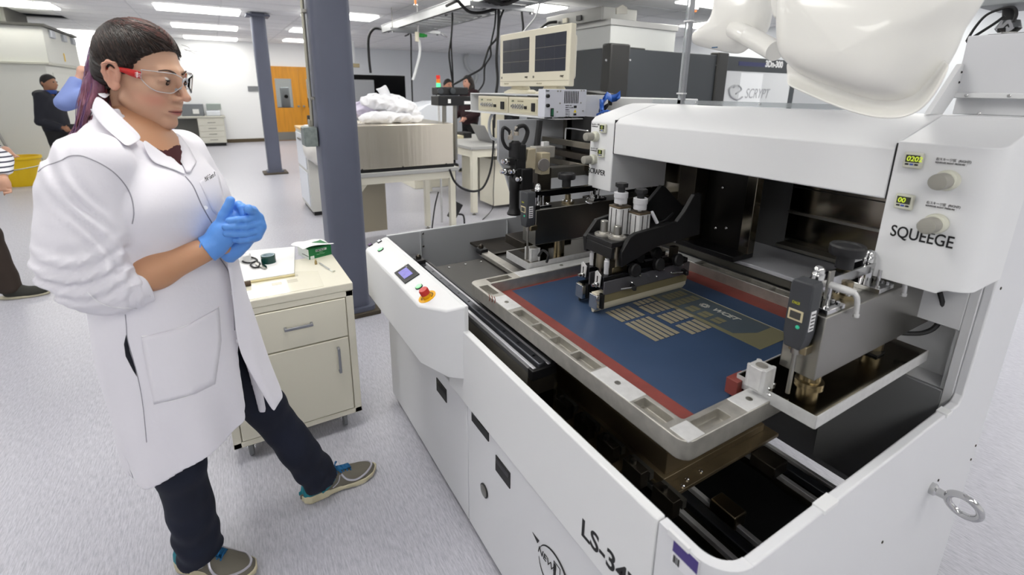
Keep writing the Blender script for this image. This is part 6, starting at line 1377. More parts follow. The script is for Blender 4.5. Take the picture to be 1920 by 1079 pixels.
def tail_color(v):
    z = v[:, 2]; t = np.clip((tail[0][2]-z)/(tail[0][2]-tail[-1][2]), 0, 1); y = v[:, 1]-np.interp(z, [p[2] for p in tail[::-1]], [p[1] for p in tail[::-1]])
    b = np.tile(np.array(lin((84, 54, 96))), (len(v), 1)); b = blend(None, b, (140, 84, 96), np.clip(t*1.4-.2, 0, 1))
    b = blend(None, b, (74, 30, 34), np.clip(y/.02+.1, 0, 1)*.8); b = blend(None, b, (158, 122, 148), np.clip((t-.7)/.3, 0, 1)*.6)
    n = .5+.5*np.sin(y*900+30*z); return b*(.75+.4*n[:, None])
c0, c1 = np.min(tail, 0)-.05, np.max(tail, 0)+.05
sdf_obj('ponytail', tail_field, c0, c1, .0035, HAIR, hair, color=tail_color)
rs = np.random.RandomState(4)
SM = [mat('strand_0', (46, 35, 31), .4), mat('strand_1', (70, 50, 42), .4), mat('strand_2', (104, 60, 54), .4), mat('strand_3', (28, 22, 20), .4), mat('strand_4', (148, 100, 122), .45), mat('strand_5', (96, 62, 112), .45), mat('strand_6', (112, 52, 56), .45)]
sv, sfc, smi = [], [], []
def thin(pts, r, mi):
    mb = MB().tube(pts, r, 3, 1); o = len(sv); sv.extend(mb.v); sfc.extend([tuple(i+o for i in f) for f in mb.f]); smi.extend([mi]*len(mb.f))
def hair_surf(q):
    # nearest radial point on the hair cap
    c_ = np.array((0, -.006, .048)); R_ = np.array((.0822, .0932, .0932)); v = (q-c_)/R_; return c_+v/np.linalg.norm(v)*R_
us = np.array([-.035, -.012, .006, .022, .040, .062, .080, .096, .128]); gs = np.array([-.036, -.030, .004, .028, .034, .048, .066, .090, .085])
for k in range(620):
    u = rs.uniform(-.03, .138); side = 1 if rs.rand() < .62 else -1
    f0 = np.interp(u, us, gs)+.005*rs.rand()-abs(rs.normal())*.022*(rs.rand() < .8)
    e = max(0, 1-((f0+.006)/.0932)**2-((u-.048)/.0932)**2); st = np.array((side*.0822*math.sqrt(e), f0, u))
    pts = []; nn = 9; jit = rs.normal(size=3)*.004
    for i in range(nn):
        t = i/(nn-1); q = st*(1-t)+TIE*t+np.array((side*.05*math.sin(PI*t)*(1-min(1, abs(st[0])/.06)), 0, .03*math.sin(PI*t)))+jit*math.sin(PI*t)
        q = hair_surf(q)*(1.0) ; q = q+(q-np.array((0, -.006, .048)))*(.006+.02*rs.rand()*math.sin(PI*t)*.5)
        pts.append(H(*q))
    mi = 2 if (u > .105 and rs.rand() < .5) else int(rs.choice([0, 1, 3, 0, 3])); thin(pts, .0007, mi)
for k in range(260):
    a0 = rs.uniform(0, 2*PI); rr_ = math.sqrt(rs.rand()); pts = []
    for i, p in enumerate(tail):
        w_ = (.014, .022, .027, .031, .032, .026)[i]*rr_*1.04; pts.append(p+np.array((math.cos(a0)*w_, math.sin(a0)*w_, 0))+rs.normal(size=3)*.0012)
    pts.append(pts[-1]+np.array((.0, -.012+.006*rs.normal(), -.02-.03*rs.rand())))
    pts = smooth_path(pts, 3); yy = math.sin(a0)*rr_
    thin(pts, .0008, 5 if (yy < -.2 and rs.rand() < .5) else (4 if yy < .1 and rs.rand() < .7 else (6 if rs.rand() < .6 else 3)))
me_ = bpy.data.meshes.new('hair_strands'); me_.from_pydata([tuple(v) for v in sv], [], sfc)
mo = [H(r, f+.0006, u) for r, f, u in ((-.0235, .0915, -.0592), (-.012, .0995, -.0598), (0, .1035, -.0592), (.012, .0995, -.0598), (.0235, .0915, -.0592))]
MB().tube(mo, .0009, 6, 4).build('mouth_line', mat('mouth_shade', (92, 44, 44), .6), body)  # dark line painted for the shade between the lips
ho = obj('hair_strands', me_, SM, hair, smooth=179); me_.polygons.foreach_set('material_index', np.array(smi, np.int32)); ho['kind'] = 'stuff'
MB().tube([tail[0]+.013*np.array((math.cos(a)*.9, .25*math.sin(a), math.sin(a))) for a in [2*PI*k/16 for k in range(17)]], .004, 8, 1).build('hair_tie', BLACKM, hair)
for pts in (((345, 92), (358, 97), (372, 104)), ((347, 94), (362, 96), (376, 97)), ((340, 84), (352, 88), (356, 92)), ((232, 122), (222, 118), (200, 119), (184, 120))):
    MB().tube([XP(a, b_, -1.47) for a, b_ in pts], .0005, 4, 5).build('loose_hair', mat('strand_dark', (60, 46, 42), .5), hair)
# safety glasses
GL = thing('safety_glasses', 'clear wraparound safety glasses with red temples on the person in the lab coat', 'glasses', H(0, .11, .02))
LENS = mat('lens_clear', (255, 255, 255), .03, trans=1., ior=1.12); RIMM = mat('lens_rim', (226, 230, 236), .1, trans=.4, ior=1.3)
REDT = mat('red_temple', (190, 26, 24), .35)
def gp(s, th, u): return H(s*(.0755*math.sin(th)), .040+.0685*math.cos(th)+.004, u)
for s in (1, -1):
    rows = []
    for i in range(9):
        th = rad(7)+rad(70)*i/8; top = .037-.004*(i/8)**2-.010*math.exp(-(i/1.2)**2); bot = -.012+.002*i/8+.022*max(0, (i-4.5)/3.5)**2+.020*math.exp(-(i/1.3)**2)
        rows.append([gp(s, th, top+(bot-top)*j/6) for j in range(7)])
    MB().grid(rows).build('lens', LENS, GL, smooth=179, solid=.0014)
    edge = [r[0] for r in rows]+[p for p in rows[-1]][1:]+[r[-1] for r in rows[::-1]][1:]+rows[0][::-1][1:]
    MB().tube(edge, .0009, 6, 2).build('lens_rim', RIMM, GL)
    MB().tube([gp(s, rad(7), .018), gp(s, rad(2), .026), gp(s, 0, .027)], .0022, 6).build('bridge', RIMM, GL)
    MB().tube([gp(s, rad(9), .002), H(s*.011, .098, -.002), H(s*.012, .094, -.010)], .0018, 6).build('nose_pad', RIMM, GL)
    tb = [[H(s*r, f, u+w_) for w_ in (h_, -h_)] for r, f, u, h_ in ((.0765, .060, .020, .0075), (.078, .052, .0205, .0085), (.0795, .040, .021, .008), (.080, .022, .022, .0055), (.079, .0, .022, .004), (.077, -.03, .012, .0035))]
    MB().grid(tb).build('temple', REDT, GL, smooth=179, solid=.0026)
    MB().grid([[H(s*(.0785), f, u) for u in (.026, .013)] for f in (.0545, .0525)]).build('temple_clip', mat('clip_white', (236, 226, 226), .3), GL, solid=.0032)
    for dz_ in (.0165, .020, .0235): MB().tube([H(s*.0795, .050, dz_), H(s*.0775, .063, dz_-.0005)], .0006, 5).build('temple_line', mat('clip_white', (236, 226, 226)), GL)
# lab coat
RW_ = np.array([[1.445, -1.535, -.200, .056, .054], [1.41, -1.535, -.197, .105, .078], [1.375, -1.53, -.192, .165, .10], [1.32, -1.525, -.185, .192, .12], [1.24, -1.52, -.175, .198, .136],
                [1.1, -1.52, -.17, .186, .135], [1.0, -1.52, -.17, .186, .140], [.85, -1.525, -.168, .196, .150], [.7, -1.53, -.163, .200, .152], [.5, -1.535, -.158, .200, .152], [.4, -1.535, -.158, .2, .152]])[::-1]
def coat_body(P):
    z = P[..., 2]; I = lambda k: np.interp(z, RW_[:, 0], RW_[:, k])
    x, y = P[..., 0]-I(1), P[..., 1]-I(2); r = x*RB[0]+y*RB[1]; f = x*FB[0]+y*FB[1]; hr, hf_ = I(3), I(4)
    k = np.sqrt((np.abs(r)/hr)**2.3+(np.abs(f)/hf_)**2.3)
    return (k-1)*np.minimum(hr, hf_)*.9, r, f, np.arctan2(f, r)
sleeveR = [tuple(SHR+np.array((-.01, .02, .0)))+(.078,), tuple(SHR+np.array((.0, .0, -.05)))+(.076,), tuple(xp(158, 430, -1.35))+(.074,), tuple(xp(156, 486, -1.335))+(.073,), tuple(xp(184, 528, -1.333))+(.062,), tuple(xp(214, 539, -1.338))+(.053,), tuple(xp(266, 532, -1.35))+(.047,)]
sleeveL = [tuple(SHL)+(.07,), tuple(SHL+(ELL-SHL)*.5)+(.062,), tuple(ELL)+(.056,), tuple(ELL+(WRL-ELL)*.35)+(.048,)]
NECKF = xp(334, 314, -1.455)
def coat_field(P):
    d, r, f, an = coat_body(P); z = P[..., 2]
    d = smin(d, sd_ell(P, np.array((-1.50, -.17, 1.235))+FB*.085, (.15, .06, .085), np.stack((RB, FB, UB), 1)), .06)
    low = np.clip((.95-z)/.4, 0, 1)
    d = d+low*.007*np.sin(an*8+1.2*np.sin(z*9))+.002*wob(P, 17, 2)
    # the back shoulder blade fullness
    s = sd_chain(P, sleeveR, .03)
    ab = SHR-ELR; L = np.linalg.norm(ab); t = ((P-ELR)@ab)/(L*L)
    fold = np.exp(-((t-.16)/.22)**2); s = s+fold*(.0062*np.sin(44*(t+.10*np.sin(P[..., 1]*17)+.09*np.sin(P[..., 0]*21+1)))+.003*np.sin(90*(t-.12*np.sin(P[..., 1]*24))))+.0035*wob(P, 15, 7)
    fd = WRR-ELR; t2 = ((P-ELR)@fd)/(fd@fd)
    s = s+np.exp(-((t2-.10)/.13)**2)*.005*np.sin(48*t2+5*np.sin(P[..., 2]*20))
    s = np.where(t < .34, np.maximum(s, (t2-.24)*np.linalg.norm(fd)), s)
    d = smin(d, s, .007)
    sl = sd_chain(P, sleeveL, .03)+.004*wob(P, 34, 3); tl = ((P-ELL)@(WRL-ELL))/((WRL-ELL)@(WRL-ELL)); sl = np.maximum(sl, (tl-.4)*.2)
    d = smin(d, sl, .03)
    # neck opening and V front
    v = smin(sd_caps(P, NB+np.array((.02, .03, .10)), NB+np.array((.01, .02, -.02)), .066, .056), sd_caps(P, NB+np.array((.035, .065, .0)), NECKF+FB*.02, .036, .005), .02)
    d = smax(d, -v, .006)
    # hem, higher at the front, and the vents
    hem = .505+.42*np.clip(f+.02, 0, 1)*np.clip((r+.1)/.1, 0, 1)
    d = np.maximum(d, hem-z)
    inner = coat_body(P)[0]+.012
    d = np.where(z < .9, np.maximum(d, -np.maximum(inner, hem-.02-z)), d)
    # front opening below the waist
    op = np.maximum(np.abs(r+.035)-np.interp(z, [.5, .62, .80, .86], [.075, .045, .008, 0]), z-.86); op = np.maximum(op, .05-f)
    d = np.maximum(d, -op)
    return d
coat = sdf_obj('lab_coat', coat_field, (-1.83, -.46, .46), (-1.18, .11, 1.47), .0062, COATM, W)
ca, cb_ = xp(222, 546, -1.335), xp(267, 530, -1.352); cax = (cb_-ca)/np.linalg.norm(cb_-ca); cu = np.cross(cax, (0, 0, 1.)); cu /= np.linalg.norm(cu); cw = np.cross(cax, cu)
rings = []
for t, r in ((.0, .051), (.3, .0525), (.6, .052), (.85, .0515), (.985, .051), (1.0, .0495), (.97, .0472), (.6, .0455)):
    rings.append([ca+(cb_-ca)*t+cax*.006*math.sin(a+.6)*t+(cu*math.cos(a)*(.96+.05*math.sin(3*a+4*t))+cw*math.sin(a)*(.97+.04*math.sin(4*a-3*t)))*r for a in [2*PI*k/40 for k in range(40)]])
MB().loft(rings, cap=False).build('cuff', COATM, coat, smooth=50, subsurf=1)
dp = draper(coat)
def patch(name, outline, off, m_, par, solid=.0025, inset=None, n=9):
    # piece of cloth laid on the coat: filled outline draped onto the surface
    me = bpy.data.meshes.new(name); bm = bmesh.new()
    vs = [bm.verts.new((x, y, 0)) for x, y in outline]; bm.faces.new(vs)
    bmesh.ops.triangulate(bm, faces=bm.faces[:])
    for _ in range(3): bmesh.ops.subdivide_edges(bm, edges=[e for e in bm.edges if e.calc_length() > 9], cuts=1, use_grid_fill=False); bmesh.ops.triangulate(bm, faces=bm.faces[:])
    for v in bm.verts: v.co = dp(v.co.x, v.co.y, off(v.co.x, v.co.y) if callable(off) else off)
    bmesh.ops.recalc_face_normals(bm, faces=bm.faces)
    bm.to_mesh(me); bm.free()
    return obj(name, me, m_, par, smooth=60, solid=solid)
def seam(pts, r, m_, off=.001, name='seam', par=None):
    P2 = smooth_path([(x, y, 0) for x, y in pts], 10); return MB().tube([dp(p.x, p.y, off+r*.3) for p in P2], r, 6, 1).build(name, m_, par or coat)
# collar and lapels stand off the coat as folded cloth
def sheet_px(name, rows, m_=COATM, th=.003, off=.006):
    def pt(x, y, X):
        a = XP(x, y, X); b = dp(x, y, off, X-.5); return b if (b-CAM).length < (a-CAM).length+.004 else a
    return MB().grid([[pt(x, y, X) for x, y, X in r] for r in rows]).build(name, m_, coat, smooth=179, solid=th, subsurf=2)
sheet_px('collar', [[(181, 178, -1.520), (176, 192, -1.500), (171, 206, -1.490)], [(198, 188, -1.485), (190, 208, -1.462), (182, 226, -1.452)], [(216, 208, -1.455), (207, 230, -1.436), (200, 246, -1.430)], [(244, 234, -1.432), (232, 254, -1.418), (222, 269, -1.414)], [(271, 260, -1.424), (256, 268, -1.412), (232, 282, -1.405)]])
sheet_px('collar', [[(181, 178, -1.520), (184, 172, -1.54), (196, 170, -1.575)], [(198, 188, -1.485), (203, 182, -1.50), (212, 176, -1.56)]])
sheet_px('lapel', [[(271, 260, -1.424), (268, 268, -1.414), (272, 277, -1.41)], [(284, 270, -1.428), (278, 290, -1.412), (283, 307, -1.405)], [(306, 290, -1.436), (298, 303, -1.42), (300, 313, -1.408)], [(330, 308, -1.446), (324, 313, -1.436), (326, 321, -1.425)], [(346, 325, -1.456), (345, 328, -1.452), (347, 331, -1.446)]])
FARLAPEL = True
shirt = sdf_obj('shirt', lambda P: np.maximum(np.maximum(sd_ell(P, (-1.525, -.175, 1.20), (.158, .127, .245), np.stack((RB, FB, UB), 1)), (P[..., 2]-1.42)), -sd_caps(P, NB+np.array((.06, .06, .05)), xp(304, 266, -1.46), .072, .020)), (-1.75, -.38, 1.05), (-1.3, .06, 1.46), .008, mat('maroon_knit', (70, 24, 30), .8, bump=(90, .2)), W)
# seams, shade painted along creases, pocket and print
seam(((117, 300), (128, 294), (140, 292), (158, 294), (190, 308), (215, 325), (235, 348), (247, 372), (251, 400), (248, 420)), .0011, CREASE_SHADE, .0)
seam(((72, 322), (85, 312), (105, 305), (117, 300)), .0009, CREASE_SHADE, .0)
seam(((347, 331), (362, 350), (378, 385), (398, 420)), .0013, CREASE_SHADE, .0003); seam(((412, 485), (428, 510), (434, 540), (438, 580), (440, 620)), .0013, CREASE_SHADE, .0003)
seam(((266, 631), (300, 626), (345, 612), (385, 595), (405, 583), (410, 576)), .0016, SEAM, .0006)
seam(((266, 631), (272, 670), (282, 715), (290, 757)), .0008, CREASE_SHADE, .0); seam(((290, 757), (330, 750), (365, 738), (400, 722)), .0009, SEAM, .0006)
seam(((235, 590), (237, 610), (240, 640), (258, 705), (268, 760), (275, 830)), .0009, CREASE_SHADE, .0)
patch('pocket', [(266, 632), (345, 613), (408, 578), (413, 640), (402, 720), (365, 738), (290, 757), (278, 700)], .0018, COATM, coat)
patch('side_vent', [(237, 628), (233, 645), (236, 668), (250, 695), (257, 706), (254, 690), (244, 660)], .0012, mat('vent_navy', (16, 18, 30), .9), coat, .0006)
seam(((164, 548), (185, 566), (205, 574), (230, 577), (258, 579)), .0012, SEAM, .001)
for px, py in ((384, 390), (433, 550), (444, 640)):
    p = dp(px, py, .0015); MB().lathe(p, (CAM-p).normalized(), [(.0055, 0), (.0055, .002), (.004, .0025), (0, .0022)], 14).build('button', SEAM, coat)
# left front of the coat: chest pocket and the flying front panel
patch('lapel', [(316, 246), (334, 256), (352, 280), (366, 306), (354, 326), (347, 326), (336, 296)], .0035, COATM, coat)
chp = patch('chest_pocket', [(373, 341), (407, 321), (414, 352), (424, 392), (412, 410), (398, 396)], .0022, COATM, coat)
a, b_ = dp(381, 343, .006), dp(399, 333, .006); u_ = (b_-a)
text('MAF Gerin R', a, u_, (0, 0, 1), .0185, INK, coat, sx=.60, ext=.0002, shear=.1)
fl_rows = []
left = [(418, 470, -1.47), (430, 510, -1.455), (437, 560, -1.445), (441, 610, -1.44), (447, 655, -1.44), (463, 690, -1.445), (488, 733, -1.45), (513, 777, -1.45)]
right = [(446, 472, -1.50), (456, 520, -1.50), (468, 560, -1.50), (483, 603, -1.50), (498, 650, -1.495), (512, 690, -1.49), (524, 718, -1.485), (533, 744, -1.48)]
for i in range(8):
    l, r = left[i], right[i]; fl_rows.append([XP(l[0]+(r[0]-l[0])*t, l[1]+(r[1]-l[1])*t, l[2]+(r[2]-l[2])*t+.012*math.sin(PI*t)+.004*math.sin(6*t+i)) for t in (0, .2, .4, .6, .8, 1)])
MB().grid(fl_rows).build('coat_front_panel', COATM, coat, smooth=179, solid=.003, subsurf=2)
# jeans
JEAN = mat('dark_denim', (17, 23, 40), .85, bump=(240, .35, .001), var=(9, .25))
def jean_field(P):
    d = None
    for a, b_, c_, foot in ((HIPR, KNR, ANR, 0), (HIPL, KNL, ANL, 1)):
        e = smin(sd_caps(P, a, b_, .088, .062), sd_caps(P, b_, c_+np.array((0, 0, -.035)), .060, .064), .03)
        e = e+.004*wob(P, 30, 11+foot)+.003*np.sin(P[..., 2]*60+4*np.sin(P[..., 1]*22))*np.clip((.35-P[..., 2])/.2, 0, 1)
        d = e if d is None else smin(d, e, .03)
    d = smin(d, sd_ell(P, (-1.53, -.165, .90), (.145, .11, .12), np.stack((RB, FB, UB), 1)), .05)
    cut = np.where(P[..., 1] > 0, .058, .062)+np.where(P[..., 1] > .0, (P[..., 1]-.16)*.30, (P[..., 1]+.21)*.35)
    return np.maximum(d, cut-P[..., 2])
jeans = sdf_obj('jeans', jean_field, (-1.83, -.37, .02), (-1.33, .32, 1.02), .0075, JEAN, W)
# running shoes
SHU = mat('shoe_mesh', (104, 100, 90), .8, bump=(500, .4, .001)); SHS = mat('shoe_sole', (196, 188, 160), .7, var=(20, .12)); SHO = mat('shoe_outsole', (58, 60, 56), .7); TEAL = mat('shoe_teal', (22, 116, 130), .6); SILVR = mat('shoe_silver', (186, 184, 194), .35, .4); LACE = mat('shoe_lace', (20, 92, 140), .7)
def shoe(heel, toe, zl, lab):
    heel = np.array(heel, float); toe = np.array(toe, float); d_ = toe-heel; Lf = np.linalg.norm(d_); f = d_/Lf; s = np.cross(f, (0, 0, 1.)); s /= np.linalg.norm(s); u = np.cross(s, f); M_ = np.stack((f, s, u), 1)
    S = lambda a, b, c: heel+f*a*Lf+s*b+u*c
    t = thing('running_shoe', lab, 'shoe', S(.5, 0, 0), 'running shoes of the person in the lab coat')
    def loc(P): q = (P-heel)@M_; return q[..., 0]/Lf, q[..., 1], q[..., 2]
    def width(a): return np.interp(a, [-.02, 0, .08, .25, .45, .65, .8, .92, 1.0, 1.02], [.0, .022, .033, .034, .036, .046, .047, .038, .014, .0])
    def sole(P):
        a, b, c = loc(P); top = np.interp(a, [0, .2, .5, .8, 1], [.036, .034, .026, .022, .028]); bot = np.interp(a, [0, .08, .3, .5, .75, 1], [.006, 0, .004, .008, 0, .012])
        return np.maximum(np.maximum((np.abs(b)-width(a)*1.05)*.8, (bot-c)), c-top)
    def upper(P):
        a, b, c = loc(P); h = np.interp(a, [-.02, 0, .1, .25, .42, .6, .8, .95, 1.02], [.05, .075, .082, .085, .086, .070, .052, .040, .02]); w2 = width(a)
        k = np.sqrt((np.abs(b)/np.maximum(w2, .004))**2.2+(np.maximum(c-.012, 0)/np.maximum(h-.012, .01))**2.2); e = (k-1)*.03
        return np.maximum(np.maximum(np.maximum(e, .014-c), -.012-a*Lf), (a-1.0)*Lf)
    lo = np.minimum(S(-.1, -.09, -.02), S(1.1, .09, .12)); hi = np.maximum(S(-.1, -.09, -.02), S(1.1, .09, .12)); ex = np.array((.07, .07, .03))
    up = sdf_obj('upper', upper, lo-ex, hi+ex, .0045, SHU, t); sdf_obj('sole', sole, lo-ex, hi+ex, .0045, SHS, t)
    sdf_obj('outsole', lambda P: np.maximum(sole(P)+.0005, loc(P)[2]-np.interp(loc(P)[0], [0, .5, 1], [.010, .016, .018])), lo-ex, hi+ex, .0045, SHO, t)
    sdf_obj('heel_counter', lambda P: np.maximum(np.maximum(upper(P)-.0025, loc(P)[0]-.2), .034-loc(P)[2]), lo-ex, hi+ex, .0045, TEAL, t)
    tree = BVHTree.FromPolygons([v.co for v in up.data.vertices], [p.vertices[:] for p in up.data.polygons])
    def on(a, b, c): 
        p = Vector(S(a, b, c)); r = tree.find_nearest(p); return r[0]+r[1]*.001
    for sd in (1, -1):
        MB().tube([on(.50, sd*.03, .075), on(.55, sd*.045, .05), on(.66, sd*.05, .035), on(.80, sd*.045, .04), on(.92, sd*.022, .045), on(.96, 0, .045)], .0042, 6, 5).build('silver_trim', SILVR, t)
        MB().tube([on(.22, sd*.04, .035), on(.32, sd*.04, .05), on(.40, sd*.035, .07)], .006, 6, 4).build('teal_flash', TEAL, t)
        MB().tube([on(.36, sd*.04, .035), on(.44, sd*.042, .05), on(.48, sd*.034, .075)], .0022, 6, 4).build('silver_trim', SILVR, t)
    MB().loft([[on(a, b, .11) if False else Vector(S(a, b, np.interp(a, [.36, .45, .62], [.088, .085, .072]))) for b in (-.016, -.006, .006, .016)] for a in (.36, .45, .54, .64)], cap=False).build('tongue', LACE, t, solid=.003)
    for k in range(5): a = .42+.05*k; MB().tube([on(a, -.026, .08), Vector(S(a+.012, 0, np.interp(a, [.36, .45, .62], [.093, .090, .076]))), on(a+.03, .026, .08)], .0026, 6, 4).build('lace', LACE, t)
    for sd in (1, -1): MB().tube([Vector(S(.44, 0, .092)), Vector(S(.47, sd*.02, .098)), Vector(S(.50, sd*.034, .084)), Vector(S(.46, sd*.018, .09)), Vector(S(.44, 0, .092))], .0022, 6, 5).build('lace_bow', LACE, t)
shoe((-1.625, -.285, 0), (-1.452, -.075, 0), 0, 'grey and teal running shoe under the vertical trouser leg')
shoe((-1.685, .105, 0), (-1.712, .385, 0), 0, 'grey and teal running shoe on the foot stepping towards the printer')
# gloves: two separate clasped hands
GLV = mat('blue_nitrile', (96, 154, 232), .38, bump=(90, .35, .0015))
def hand(name, lab, palm, fingers, cuff, par):
    allp = [q for ch in palm+fingers for q in ch]+cuff
    lo = np.min([p[:3] for p in allp], 0)-.05; hi = np.max([p[:3] for p in allp], 0)+.05
    def fn(P):
        d = None
        for ch in palm: e = sd_chain(P, ch, .01); d = e if d is None else smin(d, e, .016)
        for ch in fingers: d = smin(d, sd_chain(P, ch, .003), .0022)
        c_ = sd_chain(P, cuff, .008); a0 = np.array(cuff[-1][:3]); n_ = a0-np.array(cuff[-2][:3]); n_ /= np.linalg.norm(n_)
        c_ = np.maximum(c_, (P-a0)@n_+cuff[-1][3]*.0); d = smin(d, c_, .012)
        return d+.0009*wob(P, 130, 5)
    return sdf_obj(name, fn, lo, hi, .0022, GLV, par)
def q4(px, py, x, r): return tuple(xp(px, py, x))+(r,)
g1 = hand('glove', '', [[q4(404, 456, -1.388, .028), q4(420, 434, -1.392, .031), q4(436, 414, -1.398, .028)], [q4(420, 440, -1.385, .026), q4(446, 424, -1.40, .026)]],
     [[q4(416, 424, -1.388, .018), q4(421, 404, -1.387, .0145), q4(427, 390, -1.385, .012), q4(432, 376, -1.384, .0108)],
      [q4(440, 410, -1.402, .014), q4(446, 396, -1.402, .0118), q4(447, 385, -1.400, .0108), q4(455, 390, -1.388, .0105), q4(457, 402, -1.380, .010)],
      [q4(448, 416, -1.41, .013), q4(462, 408, -1.415, .0115), q4(468, 412, -1.405, .010)]],
     [q4(412, 448, -1.388, .029), q4(398, 462, -1.387, .0315), q4(387, 468, -1.386, .036)], W)
g2 = hand('glove', '', [[q4(481, 410, -1.385, .018), q4(483, 425, -1.385, .019), q4(478, 440, -1.388, .018)], [q4(474, 436, -1.40, .020), q4(455, 452, -1.41, .021), q4(440, 462, -1.425, .024)]],
     [[q4(480, 407, -1.375, .0105), q4(462, 411, -1.362, .0092), q4(444, 412.5, -1.358, .0088), q4(430, 414, -1.360, .0088)],
      [q4(484, 419, -1.374, .0105), q4(460, 425, -1.358, .0092), q4(440, 425.5, -1.354, .0088), q4(423, 426, -1.356, .0088)],
      [q4(483, 432, -1.376, .0105), q4(460, 438.5, -1.358, .0091), q4(440, 439, -1.354, .0087), q4(424, 438, -1.356, .0086)],
      [q4(478, 444, -1.380, .0105), q4(464, 449, -1.366, .009), q4(450, 450, -1.364, .009), q4(440, 449, -1.368, .008)],
      [q4(479, 405, -1.378, .014), q4(473, 395, -1.370, .0125), q4(466, 392, -1.352, .0118)]],
     [q4(448, 458, -1.415, .024), q4(436, 466, -1.425, .028), q4(424, 474, -1.435, .032)], W)
MB().tube([q4(387+15*math.cos(a)*.55-4, 467+17*math.sin(a), -1.386-.03*math.cos(a), 0)[:3] for a in [2*PI*k/14 for k in range(15)]], .0018, 6, 2).build('cuff_bead', GLV, g1)
# ------------------------------------------------------------------ people farther back
def unit2(a): return np.array((math.cos(a), math.sin(a), 0.))
def figure(label, x, y, ang, height, top_m, leg_m, hair_m, skin_c, armR, armL, long_hair=False, shoe_m=None, legs=None, coatlen=.86, hood=False, collar=None, res=.016, step=.0):
    # armR, armL: (elbow, wrist) in world space; ang: facing
    k = height/1.70; F = unit2(ang); R = np.array((F[1], -F[0], 0.)); o = np.array((x, y, 0.)); G = lambda r, f, z: o+R*r*k+F*f*k+np.array((0, 0, z*k))
    t = thing('person', label, 'person', (x, y, 0)); M_ = np.stack((R, F, np.array((0, 0, 1.))), 1)
    hipR, hipL = G(.09, 0, .88), G(-.09, 0, .88); knR, knL = G(.09, .02+step, .48), G(-.09, .02-step, .48); anR, anL = G(.09, step*1.6, .08), G(-.09, -step*1.6, .08)
    shR, shL = G(.18, 0, 1.40), G(-.18, 0, 1.40); hd = G(0, .03, 1.585)
    def arms(P, ra, rb, rc):
        d = None
        for s_, (e, w_) in ((shR, armR), (shL, armL)):
            a = smin(sd_caps(P, s_, e, ra, rb), sd_caps(P, e, w_, rb, rc), .02); d = a if d is None else np.minimum(d, a)
        return d
    def skin(P):
        d = sd_ell(P, hd, (.074*k, .094*k, .112*k), M_); d = smin(d, sd_ell(P, G(0, .075, 1.545), (.045*k, .045*k, .06*k), M_), .03); d = smin(d, sd_caps(P, G(0, .12, 1.585), G(0, .135, 1.56), .012, .014), .014)
        d = smin(d, sd_caps(P, G(0, 0, 1.40), G(0, .01, 1.52), .052*k), .02)
        for s_ in (.078, -.078): d = smin(d, sd_ell(P, G(s_, .0, 1.58), (.012, .02, .034), M_), .008)
        d = smin(d, sd_ell(P, G(0, 0, 1.18), (.15*k, .09*k, .24*k), M_), .04); d = smin(d, sd_ell(P, G(0, 0, .92), (.14*k, .1*k, .15*k), M_), .06); d = smin(d, arms(P, .042, .036, .026), .03)
        for e, w_ in (armR, armL):
            n = (w_-e)/np.linalg.norm(w_-e); d = smin(d, sd_ell(P, w_+n*.05, (.04, .035, .05)), .02)
            sd_ = np.cross(n, (0, 0, 1.)); sd_ = sd_/max(np.linalg.norm(sd_), 1e-6)
            for q in range(4): d = smin(d, sd_caps(P, w_+n*.07+sd_*(.012*(q-1.5)*1.5), w_+n*(.13-.01*abs(q-1.5))+sd_*(.015*(q-1.5)*1.3)-np.array((0, 0, .02)), .0095, .008), .008)
            d = smin(d, sd_caps(P, w_+n*.03, w_+n*.07+sd_*.045, .012, .009), .01)
        for a, b, c in ((hipR, knR, anR), (hipL, knL, anL)): d = smin(d, smin(sd_caps(P, a, b, .07, .05), sd_caps(P, b, c, .05, .035), .03), .03)
        return d
    ex = np.array([G(0, 0, 0), hd]+[armR[0], armR[1], armL[0], armL[1], anR, anL]); lo, hi = ex.min(0)-.25, ex.max(0)+.25; lo[2] = -.02; hi[2] += .02
    body_ = sdf_obj('body', skin, lo, hi, res, mat('skin_%d' % sum(skin_c), skin_c, .5), t)
    def topf(P):
        d = sd_ell(P, G(0, 0, 1.17), (.205*k, .135*k, .30*k), M_); d = smin(d, sd_ell(P, G(0, 0, .96), (.185*k, .14*k, .20*k), M_), .08)
        d = smin(d, smin(sd_caps(P, G(.10, 0, 1.42), shR, .06, .065), sd_caps(P, G(-.10, 0, 1.42), shL, .06, .065), .02), .05)
        a = arms(P, .068, .060, .047)
        for e, w_ in (armR, armL):
            n = (w_-e)/np.linalg.norm(w_-e); a = np.maximum(a, -sd_ell(P, w_+n*.06, (.08, .08, .08)))
        d = smin(d, a, .02)
        if hood: d = smin(d, sd_ell(P, G(0, -.10, 1.42), (.14, .08, .07), M_), .04)
        d = d+.005*wob(P, 24, 3)
        return np.maximum(np.maximum(d, coatlen*k-P[..., 2]), -sd_caps(P, G(0, .04, 1.46), G(0, .06, 1.62), .065))
    sdf_obj('top', topf, lo, hi, res, top_m, t)
    if collar: sdf_obj('collar', lambda P: np.maximum(np.abs(sd_caps(P, G(0, .0, 1.42), G(0, .02, 1.47), .070))-.008, np.abs(P[..., 2]-1.455*k)-.03), lo, hi, .010, collar, t)
    def legf(P):
        d = sd_ell(P, G(0, 0, .92), (.16*k, .125*k, .16*k), M_)
        for a, b, c in ((hipR, knR, anR), (hipL, knL, anL)): d = smin(d, smin(sd_caps(P, a, b, .092, .072), sd_caps(P, b, c, .070, .068), .03), .03)
        d = d+.004*wob(P, 22, 5); return np.maximum(d, .05-P[..., 2])
